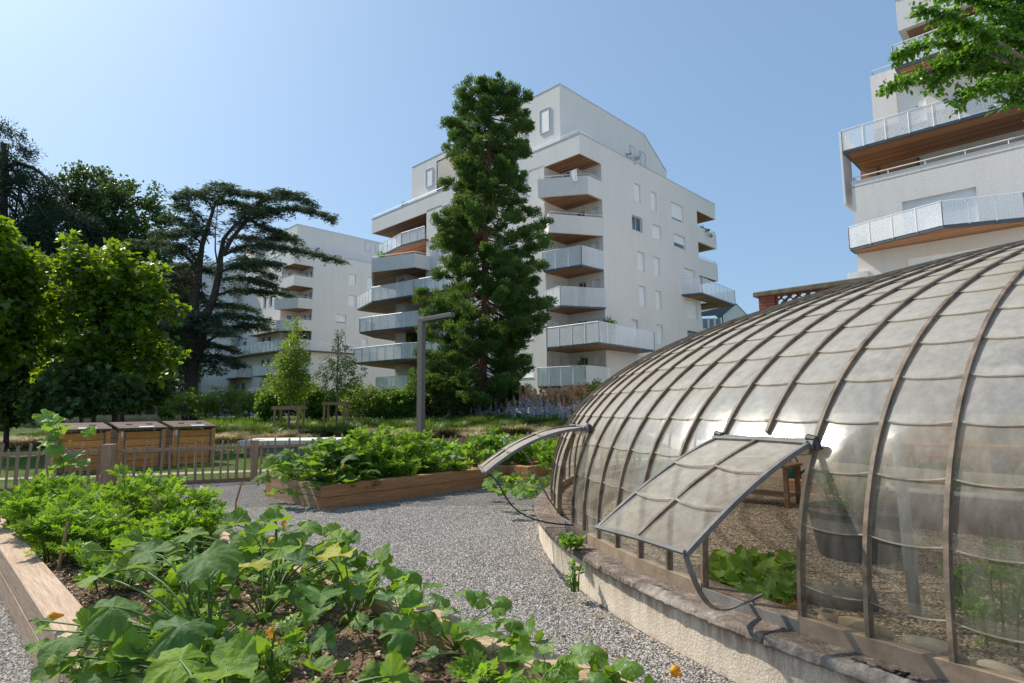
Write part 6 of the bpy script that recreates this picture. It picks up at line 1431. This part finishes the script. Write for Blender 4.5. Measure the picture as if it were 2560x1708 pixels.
# ---- bright plane trees
tree('plane_tree', 'bright green plane tree with large lobed leaves, standing behind the compost bins', gb(270, 23.), .12, dp(262, 700, 23), [dbox(125, 570, 290, 760, 23), dbox(215, 575, 350, 740, 23), dbox(255, 640, 395, 800, 23), dbox(140, 690, 330, 860, 23), dbox(130, 535, 215, 640, 23), dbox(235, 548, 300, 640, 23), dbox(330, 600, 388, 700, 23), dbox(90, 780, 300, 905, 23), dbox(250, 750, 412, 870, 23), dbox(60, 640, 160, 820, 23), dbox(150, 520, 185, 590, 23), dbox(262, 530, 285, 590, 23), dbox(380, 690, 420, 740, 23), dbox(345, 580, 365, 630, 23), dbox(195, 560, 240, 620, 23)], 650, 13, .36, .24, T_STAR, L_MAPLE, limbs=44, up=1.4, shell=.15)
tree('plane_tree', 'plane tree with large lobed leaves cut by the left edge', gb(-20, 21.), .14, dp(-5, 700, 21), [dbox(-120, 530, 80, 740, 21), dbox(-60, 490, 25, 600, 21), dbox(-100, 640, 90, 860, 21), dbox(10, 575, 105, 690, 21)], 620, 13, .34, .24, T_STAR, L_MAPLE, limbs=40, up=1.4, shell=.15)
tree('broad_tree', 'dark shrub under the plane tree at the left edge, behind the fence', gb(20, 24), .1, dp(20, 880, 24), [dbox(-80, 800, 100, 985, 24)], 170, 30, .35, .24, T_STAR, L_DARK, limbs=8, cat='shrub')
tree('broad_tree', 'dark leafy undergrowth hanging behind the plane tree trunks, above the compost bins', gb(215, 30), .1, dp(215, 850, 30), [dbox(90, 800, 260, 935, 30), dbox(220, 790, 410, 930, 30), dbox(120, 740, 330, 860, 30)], 330, 30, .4, .26, T_STAR, L_DARK, limbs=10, shell=.2)
tree('shrub', 'dark shrub in the shade below the near plane tree, hiding its trunk', gb(190, 21.6), .06, dp(190, 900, 21.6), [dbox(95, 840, 250, 955, 21.6), dbox(60, 880, 140, 970, 21.6), dbox(235, 855, 335, 935, 21.6)], 210, 26, .3, .2, T_STAR, L_DARK, limbs=8, cat='shrub', shell=.2)
# ---- staked young trees
def stakes(x, Y, label, w=1.05):
    c = gb(x, Y); t = thing('tree_stake_frame', label, 'tree stake', c, 'stake frames round the young trees'); 
    for a in (-.5, .5):
        for b in (-.35, .35): MB().tube([c+A([a*w, b*w, -.05]), c+A([a*w, b*w, 1.28])], .055, 8).build('stake', W_POST, t)
    m = MB(); m.cbox(c+A([0, -.37*w, 1.22]), w*1.25, .05, .16); m.cbox(c+A([0, .37*w, 1.22]), w*1.25, .05, .16); m.cbox(c+A([-.57*w, 0, 1.22]), .05, w*.7, .16); m.cbox(c+A([.57*w, 0, 1.22]), .05, w*.7, .16); m.build('crossbar', W_POST, t)
stakes(664, 27, 'brown timber stake frame round the fuller young tree'); stakes(771, 29, 'grey timber stake frame round the sparse young tree', .95); q = dp(415, 960, 50)
stakes(147, 45, 'small stake frame standing in the far shade beyond the left compost bin')
tree('young_tree', 'fuller young tree with yellow-green foliage inside the brown stake frame', gb(664, 27), .05, dp(668, 780, 27), [dbox(612, 815, 722, 935, 27), dbox(632, 765, 706, 880, 27), dbox(655, 725, 690, 800, 27)], 300, 22, .24, .12, T_OVAL, L_YOUNG, M_BARKG, limbs=24, shell=.2)
tree('young_tree', 'sparse young tree with thin dark branches inside the grey stake frame', gb(773, 29), .05, dp(776, 770, 29), [dbox(722, 815, 838, 925, 29), dbox(745, 775, 815, 880, 29), dbox(770, 740, 800, 800, 29)], 150, 16, .22, .11, T_OVAL, L_DARK, M_BARKG, limbs=34, shell=.3)
# ---- shrubs
shr = [(420, 34, 890, 50, 1, 'pale feathery shrub just left of the cedar trunk'), (500, 36, 885, 48, 1, 'pale green multi-stemmed shrub right of the cedar trunk'), (540, 36.5, 890, 34, 1, 'second pale multi-stemmed shrub from the cedar trunk'), (572, 35, 900, 32, 1, 'third pale multi-stemmed shrub, greener than the others'),
       (618, 31, 893, 30, 0, 'upright green shrub left of the fuller young tree'), (716, 32, 890, 38, 0, 'rounded green shrub between the two stake frames'), (826, 31, 885, 48, 2, 'dense bronze-green bush right of the sparse young tree'), (888, 31, 897, 36, 0, 'airy green shrub with crossing stems beside the bronze bush'),
       (935, 31, 895, 28, 0, 'narrow green shrub directly left of the lamp post'), (1035, 31, 880, 48, 3, 'dark shrub at the left foot of the sequoia'), (1140, 34, 898, 34, 0, 'light shrub growing behind the sequoia trunk'), (1385, 27, 875, 44, 2, 'yellow-green bush at the edge of the glasshouse dome'),
       (390, 37, 905, 30, 0, 'green shrub left of the cedar trunk, half in shade'), (640, 34, 895, 34, 0, 'leafy shrub behind the brown stake frame'), (690, 35, 880, 40, 0, 'taller leafy shrub between the stake frames, further back'), (745, 33, 900, 34, 0, 'bushy shrub just left of the grey stake frame'), (795, 34, 880, 40, 0, 'bushy shrub just right of the grey stake frame'), (860, 34, 905, 34, 3, 'low dark shrub behind the bronze bush'),
       (910, 33, 905, 30, 0, 'leafy shrub between the airy shrub and the lamp post'), (1000, 32, 900, 36, 3, 'dark low shrub immediately right of the lamp post'), (1070, 32, 890, 40, 3, 'dark leafy shrub hugging the sequoia trunk'), (470, 35, 905, 30, 1, 'low pale shrub directly right of the cedar trunk'), (1330, 29, 945, 30, 0, 'low dark green mound of foliage beside the dome and flowers')]
for i, (x, Y, yt, w, kd, lb) in enumerate(shr):
    b = gb(x, Y); ppm = FPX/Y/1.0894; top = dp(x, yt, Y); h = top[2]-b[2]; r = w/ppm
    tree('shrub', lb, b, .045, b+A([0, 0, h*.5]), [(b+A([0, 0, h*.62]), A([r, r, h*.42])), (b+A([r*.3, 0, h*.8]), A([r*.5, r*.6, h*.25])), (b+A([-r*.4, 0, h*.5]), A([r*.55, r*.6, h*.35]))], 130, 26, .22, (.15, .10, .12, .13)[kd], T_OVAL, (L_SHRUB, L_PALE, L_YOUNG, L_DARK)[kd], M_BARKG, limbs=18, cat='shrub', shell=.3, flat=.5 if kd == 1 else 1.)
# ---- flowering strip, grasses
def strip_(N, pts, width, hgt, wid, mat, name, label, cat, dens=.5, tmpl=T_BLADE):
    pts = A(pts, float); k = rng.random(N)*(len(pts)-1); i = k.astype(int); f = (k-i)[:, None]; P_ = pts[i]*(1-f)+pts[i+1]*f; P_ = P_+np.c_[rng.normal(size=N)*.3, rng.uniform(-.5, .5, N)*width]
    cl = A([mn.noise(Vector((p[0]*.9, p[1]*.9, 3))) for p in P_]); P_ = P_[cl > -dens]; N = len(P_)
    pos = np.c_[P_, gh(P_[:, 0], P_[:, 1])]; S = np.stack([np.full(N, wid), rng.uniform(.05, .5, N)*hgt, rng.uniform(.6, 1.15, N)*hgt], -1); return tag(leaves(name, tmpl, pos, zrot(N), S, rng.random(N), mat), label, cat, kind='stuff')
def heads(N, pts, width, z0, z1, size, mat, name, label, cat, dens=.2, seed=5, asp=.6):
    pts = A(pts, float); nc = N//14; k = rng.random(nc)*(len(pts)-1); i = k.astype(int); f = (k-i)[:, None]; P_ = pts[i]*(1-f)+pts[i+1]*f; P_ = P_+np.c_[rng.normal(size=nc)*.3, rng.uniform(-.5, .5, nc)*width]
    cl = A([mn.noise(Vector((p[0]*.55, p[1]*.55, seed))) for p in P_]); keep = cl+.25*rng.normal(size=len(cl)) > -dens+.12; P_ = P_[keep]; cl = cl[keep]; nc = len(P_); j = np.repeat(np.arange(nc), 14); N = len(j)
    zz = ((z0+(z1-z0)*rng.random(nc)**1.8)*(.85+.5*cl))[j]+rng.uniform(0, .42, N)**1.2; pos = np.c_[P_[j], gh(P_[j, 0], P_[j, 1])+zz]+rng.normal(size=(N, 3))*A([.02, .02, .0])
    ax = rdir(N)*.35+(rdir(nc)*.25)[j]+A([0, 0, 1.]); return tag(leaves(name, T_DIA, pos, frames(ax, rdir(N)), np.stack([np.full(N, size*asp*2), np.full(N, size), np.full(N, size)], -1), rng.random(N), mat), label, cat, kind='stuff')
G = lambda x, Y: (dp(x, 950, Y)[0], Y)
lav = [G(1040, 33), G(1130, 31.5), G(1250, 30), G(1360, 27.5)]
strip_(12000, lav, 3.5, .62, .6, L_GRASS, 'lavender_foliage', 'grey-green stems of the flowering strip in front of the nearer block', 'ground cover', .9)
heads(20000, lav, 3.8, .25, 1.05, .075, L_LAV, 'lavender_flowers', 'purple haze of lavender-like flower spikes beyond the far fence', 'lavender', .25, 5)
heads(22000, [G(1110, 34), G(1200, 32), G(1290, 32), G(1370, 30)], 3.5, .85, 1.5, .2, L_ORNG, 'feather_grass', 'orange-tan feather reed grass plumes behind the purple flowers', 'feather grass', .05, 9, .4)
lav2 = [G(440, 40), G(520, 41), G(620, 40)]
heads(9000, lav2, 2.5, .3, .8, .07, L_LAV, 'lavender_flowers', 'pale purple flowers under the pale multi-stemmed shrubs', 'lavender', .3, 7)
heads(5000, [G(860, 36), G(960, 35), G(1060, 35)], 2., .3, 1.2, .08, L_LAV, 'lavender_flowers', 'purple flowers behind the lamp post and the airy shrub', 'lavender', .3, 8)
heads(5000, [G(860, 38), G(960, 37), G(1060, 37)], 2., .8, 1.4, .17, L_ORNG, 'feather_grass', 'tan reed grass plumes behind the lamp post against the wall', 'feather grass', 0, 11, .4)
strip_(15000, [G(80, 29), G(500, 29), G(900, 29.3), G(1250, 29)], 4.5, .20, .8, L_GRASSD, 'meadow_grass', 'uneven green meadow grass on the slope beyond the low edging fence', 'grass', .7)
strip_(14000, [G(440, 32), G(900, 28.5), G(1200, 28)], 6, .45, .8, L_SHRUB, 'ground_cover', 'dark green ground cover around the shrubs and tree bases', 'ground cover', .2)
strip_(12000, [G(60, 40), G(250, 38), G(420, 42)], 9, .6, .9, L_STRAW, 'dry_meadow', 'sun-bleached tall grass in the shade under the far trees', 'grass', .1)
gi = 0
def nm_(k): return k
def where(x, lst): return min(lst, key=lambda q: abs(q[0]-x))[1]
land = [(110, 'left of the compost bins'), (515, 'right of the compost bins'), (660, 'by the brown stake frame'), (775, 'by the grey stake frame'), (870, 'below the airy shrub'), (975, 'at the foot of the lamp post'), (1098, 'in front of the sequoia trunk'), (1200, 'below the purple flowers'), (1300, 'beside the dome')]
seen = {}
def glabel(kind, x):
    w = where(x, land); k = (kind, w); seen[k] = seen.get(k, 0)+1; return k, seen[k]
cl_specs = []
for x in (20, 50, 80, 105, 510, 530, 548, 570, 592, 612, 635, 655, 690, 712, 735, 800, 828, 850, 880, 905, 930, 955, 1000, 1025, 1050, 1078, 1100, 1130, 1155, 1180, 1210, 1240, 1268, 1290, 1320): cl_specs.append(('straw', x+rng.uniform(-12, 12), rng.uniform(24.4, 26.2)))
for x in (500, 525, 545, 565, 590, 620, 645, 670, 690, 710, 745, 765, 800, 820, 850, 880, 905, 930, 1000, 1020, 1050, 1075, 1110, 1130, 1150, 1175, 1200, 1225, 1250, 1275, 1310): cl_specs.append(('green', x+rng.uniform(-12, 12), rng.uniform(25.2, 28.)))
cl_specs.sort(key=lambda q: q[1])
tot = {}
for k, x, Y in cl_specs: tot[(k, where(x, land))] = tot.get((k, where(x, land)), 0)+1
ordn = ['first', 'second', 'third', 'fourth', 'fifth', 'sixth', 'seventh', 'eighth', 'ninth', 'tenth', 'eleventh', 'twelfth']
for k, x, Y in cl_specs:
    key, i = glabel(k, x); b = gb(x, Y); nme = 'straw-coloured grass clump ' if k == 'straw' else 'arching green grass clump '
    lb = nme+key[1]+('' if tot[key] == 1 else ', %s from left' % ordn[i-1])
    grassclump('grass_clump', lb, b, rng.uniform(.8, 1.15), rng.uniform(.38, .5) if k == 'straw' else rng.uniform(.5, .75), 340, L_STRAW if k == 'straw' else L_GRASSD, 1., group=k+' ornamental grass clumps on the slope')
# park mesh fence far under the trees
q0, q1 = gb(100, 60), gb(445, 60); m = MB()
fo = thing('mesh_fence', 'dark mesh fence in the deep shade far beneath the trees', 'fence', q0)
for i in range(14): q = q0+(q1-q0)*i/13; m.tube([q, q+A([0, 0, 1.9])], .05, 5)
m.tube([q0+A([0, 0, 1.9]), q1+A([0, 0, 1.9])], .03, 4); m.build('post', M_DARKM, fo)
# red nesting box and life ring-like reel
c = dp(459, 914, 39.3); tag(MB().cbox(c, .22, .14, .3).build('nest_box', basic('nest_red', (.28, .07, .04), .8, .1), None, bevel=.01), 'small reddish nest box fixed to the cedar trunk', 'nest box')
c = dp(50, 940, 30); m = MB(); P_ = [[c+A([math.cos(a)*(.42+.13*math.cos(b)), .13*math.sin(b), math.sin(a)*(.42+.13*math.cos(b))]) for b in np.linspace(0, 2*PI, 9)] for a in np.linspace(-.5, PI+.9, 22)]; m.grid(P_); m.cbox(c, .3, .1, .3)
tag(m.build('hose_reel', M_CONC, None, True), 'pale round hose reel half hidden in the dark shrub at the left edge', 'hose reel')
# ---- overhanging branches from a tree beyond the right edge
def overhang():
    base = A([16.5, 15.5, 0.]); t = thing('overhanging_tree', 'leafy tree whose bright green branches hang in from the top right corner', 'tree', base)
    Y = 12.5; m = MB(); fork = A([15.2, 14.8, 7.8]); m.tube([base, base+A([-.3, 0, 3]), fork, A([14.6, 14.4, 10.5])], [.32, .27, .2, .1], 12)
    m.build('trunk', M_BARKG, t, True); lm = MB(); L = []
    tips = [[(2500, 110), (2400, 50), (2330, 25), (2295, 25)], [(2520, 150), (2400, 110), (2320, 110), (2275, 125), (2240, 135)], [(2540, 180), (2440, 170), (2360, 165), (2290, 190), (2225, 222)], [(2600, 210), (2500, 210), (2430, 225), (2400, 255)], [(2640, 280), (2560, 255), (2515, 250)], [(2620, 60), (2500, 20), (2420, -10), (2340, -30)], [(2600, 120), (2500, 90), (2420, 70), (2340, 80)], [(2560, 170), (2480, 160), (2420, 150), (2360, 150)], [(2600, 10), (2520, -30), (2440, -60)], [(2470, 130), (2400, 140), (2350, 200), (2340, 215)], [(2620, 150), (2520, 140), (2450, 120)], [(2620, 90), (2560, 60), (2480, 50)], [(2620, 40), (2540, 20), (2460, 10)]]
    for l in tips:
        dY = rng.uniform(-1, 1); pts = [A([14.2, 13.9, 8.6+rng.uniform(-.8, .8)])]+[at(x*1.0, y*1.0+0, Y+dY) for x, y in [(a*1.0, b*1.0) for a, b in l]]
        lm.tube(pts, list(np.linspace(.06, .008, len(pts))), 6, False); pts = A(pts[1:]); cum = np.r_[0, np.cumsum(np.linalg.norm(np.diff(pts, axis=0), axis=1))]
        for u in np.arange(0, cum[-1]+.05, .055):
            q = A([np.interp(u, cum, pts[:, j]) for j in range(3)])
            for _ in range(3):
                d = unit(rdir(1)[0]*A([1, 1, .6])+A([-.3, -.1, -.1])); Lt = rng.uniform(.10, .34); e = q+d*Lt+A([0, 0, -.1*Lt])
                if rng.random() < .5: lm.tube([q, e], [.006, .003], 4, False)
                n = int(Lt*40); w = rng.random(n)[:, None]; pos = q+(e-q)*w+rng.normal(size=(n, 3))*.03; dd = unit(d*.6+rdir(n)*.8+A([0, 0, -.35])); L.append((pos, frames(dd, rdir(n, 1.2)), rng.uniform(.6, 1.2, n)*.12, np.clip(.5+.3*rng.normal(size=n), 0, 1)))
    pos, R, s_, v = cat_(L); leaves('crown', T_OVAL, pos, R, s_, v, L_HACK, t); lm.build('limb', M_BARKG, t, True); print('overhang', len(pos))
overhang()
# ---- plants and things on the balconies
def potplant(label, p, r, h, mat=L_SHRUB, n=40, lsize=.14):
    p = A(p, float); t = thing('potted_plant', label, 'potted plant', p); MB().lathe(p, [(0, 0), (.14, 0), (.2, .34), (.17, .34), (0, .30)], 12).build('pot', M_TILE, t, True)
    q = clumps(p+A([0, 0, .34+h/2]), (r, r, h/2), n, 12, .18, lsize, T_OVAL, shell=.2); leaves('foliage', T_OVAL, *q[:4], mat, t)
potplant('green shrub in a pot on the second-floor corner balcony, against the wall recess', B1.p(2.2, -.6, SO[5]+.22), .5, 1.9, L_YOUNG, 60)
potplant('dark leafless-looking bush on the roof terrace of the nearer block', B1.p(7.5, .8, 20.3), 1.1, 1.6, L_DARK, 60, .12)
potplant('green plants on the upper loggia at the far right end of the nearer block', B1.p(19.6, .5, SO[2]+2.9), .9, 1.35, L_DARK, 60)
potplant('small shrub on the parapet at the left end of the nearer block', B1.p(.9, 22.6, 20.6), .5, 1.1, L_DARK, 30)
potplant('small potted tree on the grey balcony of the nearer block', B1.p(-2.3, 21.8, SO[2]+.25), .5, 1.7, L_SHRUB, 36)
potplant('conical potted conifer on the roof terrace of the farther block', B2.p(3.6, .9, 20.4), .35, 1.9, L_PINE, 30)
potplant('shrub in front of a railing on the roof terrace of the farther block', B2.p(6.5, .8, 20.4), .9, 1.4, L_DARK, 40)
potplant('leafy plant showing above the perforated rail, third corner balcony from the ground', B1.p(1.2, -1.2, SO[5]+.25), .4, 1.5, L_SHRUB, 30)
potplant('tall thin plant on the lowest corner balcony of the nearer block', B1.p(.8, .9, SO[6]+.25), .35, 1.7, L_SHRUB, 26)
potplant('bushy plant behind the rail of the fourth left-end balcony', B1.p(-1.2, 20., SO[3]+.25), .4, 1.6, L_DARK, 30)
potplant('plant behind the low perforated rail at the left end of the nearer block', B1.p(-1.5, 18.5, SO[5]+.25), .4, 1.5, L_SHRUB, 30)
potplant('shadowed shrub behind the middle balcony rail of the right-edge block', B3.p(.6, -2.1, 15.3), .45, 1.3, L_DARK, 40, .08)
potplant('second shadowed shrub behind the same rail of the right-edge block', B3.p(.6, -3.4, 15.3), .6, 1.5, L_DARK, 50, .08)
for i, (u, v, z) in enumerate(((-.3, .4, SO[5]+.23), (1.2, .8, SO[3]+.23), (-1.5, 19.5, SO[4]+.23))):
    c = B1.p(u, v, z); t = thing('balcony_table', ('small table on the long corner balcony, second floor', 'small table on the fourth-floor corner balcony', 'small table on a left-end balcony')[i], 'table', c)
    MB().lathe(c+A([0, 0, .70]), [(0, 0), (.4, 0), (.4, .03), (0, .03)], 14).build('tabletop', M_DARKM, t); MB().tube([c, c+A([0, 0, .7])], .03, 6).build('pedestal', M_DARKM, t)
c = B1.p(.5, 1.1, SO[1]+1.3); t = thing('drying_rack', 'white laundry rack with dark and white clothes on the top corner balcony', 'drying rack', c)
m = MB()
for a in (-.5, .5):
    m.tube([c+LD*a+RD*-.25+A([0, 0, -.9]), c+LD*a+RD*.25+A([0, 0, .55])], .02, 5); m.tube([c+LD*a+RD*.25+A([0, 0, -.9]), c+LD*a+RD*-.25+A([0, 0, .55])], .02, 5)
for b in np.linspace(-.3, .3, 5): m.tube([c-LD*.75+RD*b+A([0, 0, .5]), c+LD*.75+RD*b+A([0, 0, .5])], .014, 4)
m.build('frame', M_RAIL, t)
for i, (a0, a1, dr, col, nme) in enumerate(((-.65, -.1, .9, (.85, .85, .86), 'white_cloth'), (.0, .6, .8, (.03, .05, .1), 'dark_cloth'))):
    P_ = [[c+LD*(a0+(a1-a0)*j/6)+RD*(-.31+.02*math.sin(j*2))+A([0, 0, .5-dr*k/5]) for j in range(7)] for k in range(6)]; MB().grid(P_).build(nme, basic(nme, col, .9, .15), t, True)

# ================================================================== LIGHT, SKY, CAMERA
EL, AZ = math.radians(46), math.radians(-58)         # azimuth from +Y, negative to the left
sdir = A([math.cos(EL)*math.sin(AZ), math.cos(EL)*math.cos(AZ), math.sin(EL)])
sl = bpy.data.lights.new('sun', 'SUN'); sl.energy = 5.0; sl.angle = math.radians(.5); sl.color = (1., .93, .82)
so = bpy.data.objects.new('sun', sl); COL.objects.link(so); so.rotation_euler = Vector(tuple(sdir)).to_track_quat('Z', 'Y').to_euler(); so.location = (-20, 20, 40)
w = bpy.data.worlds.new('World'); sc.world = w; w.use_nodes = True; nt = w.node_tree; nt.nodes.clear()
sky = nt.nodes.new('ShaderNodeTexSky'); sky.sky_type = 'NISHITA'; sky.sun_disc = False; sky.sun_elevation = EL; sky.sun_rotation = AZ; sky.altitude = 200; sky.air_density = 1.0; sky.dust_density = 2.2; sky.ozone_density = 2.0
bg = nt.nodes.new('ShaderNodeBackground'); bg.inputs[1].default_value = .15; wo = nt.nodes.new('ShaderNodeOutputWorld')
gm = nt.nodes.new('ShaderNodeGamma'); gm.inputs[1].default_value = .5; nt.links.new(sky.outputs[0], gm.inputs[0])
mu = nt.nodes.new('ShaderNodeMix'); mu.data_type = 'RGBA'; mu.blend_type = 'MULTIPLY'; mu.inputs[0].default_value = 1.; nt.links.new(gm.outputs[0], mu.inputs[6]); mu.inputs[7].default_value = (1.52, 2.0, 2.46, 1)
nt.links.new(mu.outputs[2], bg.inputs[0]); nt.links.new(bg.outputs[0], wo.inputs[0])
cam = bpy.data.cameras.new('camera'); cam.sensor_width = 36; cam.lens = FPX/2560*36; cam.clip_end = 5000; cam.clip_start = .05
co = bpy.data.objects.new('camera', cam); COL.objects.link(co)
from mathutils import Matrix
Mx = Matrix(((_rt[0], _up[0], -_fw[0], 0), (_rt[1], _up[1], -_fw[1], 0), (_rt[2], _up[2], -_fw[2], EYE), (0, 0, 0, 1))); co.matrix_world = Mx; sc.camera = co
sc.view_settings.view_transform = 'Standard'; sc.view_settings.look = 'None'; sc.view_settings.exposure = 0; sc.view_settings.gamma = 1
sc.render.engine = 'CYCLES'; sc.cycles.use_denoising = True; sc.cycles.max_bounces = 7; sc.cycles.transparent_max_bounces = 16; sc.cycles.diffuse_bounces = 3; sc.cycles.glossy_bounces = 3; sc.cycles.transmission_bounces = 4
sc.cycles.sample_clamp_indirect = 6; sc.cycles.caustics_reflective = False; sc.cycles.caustics_refractive = False
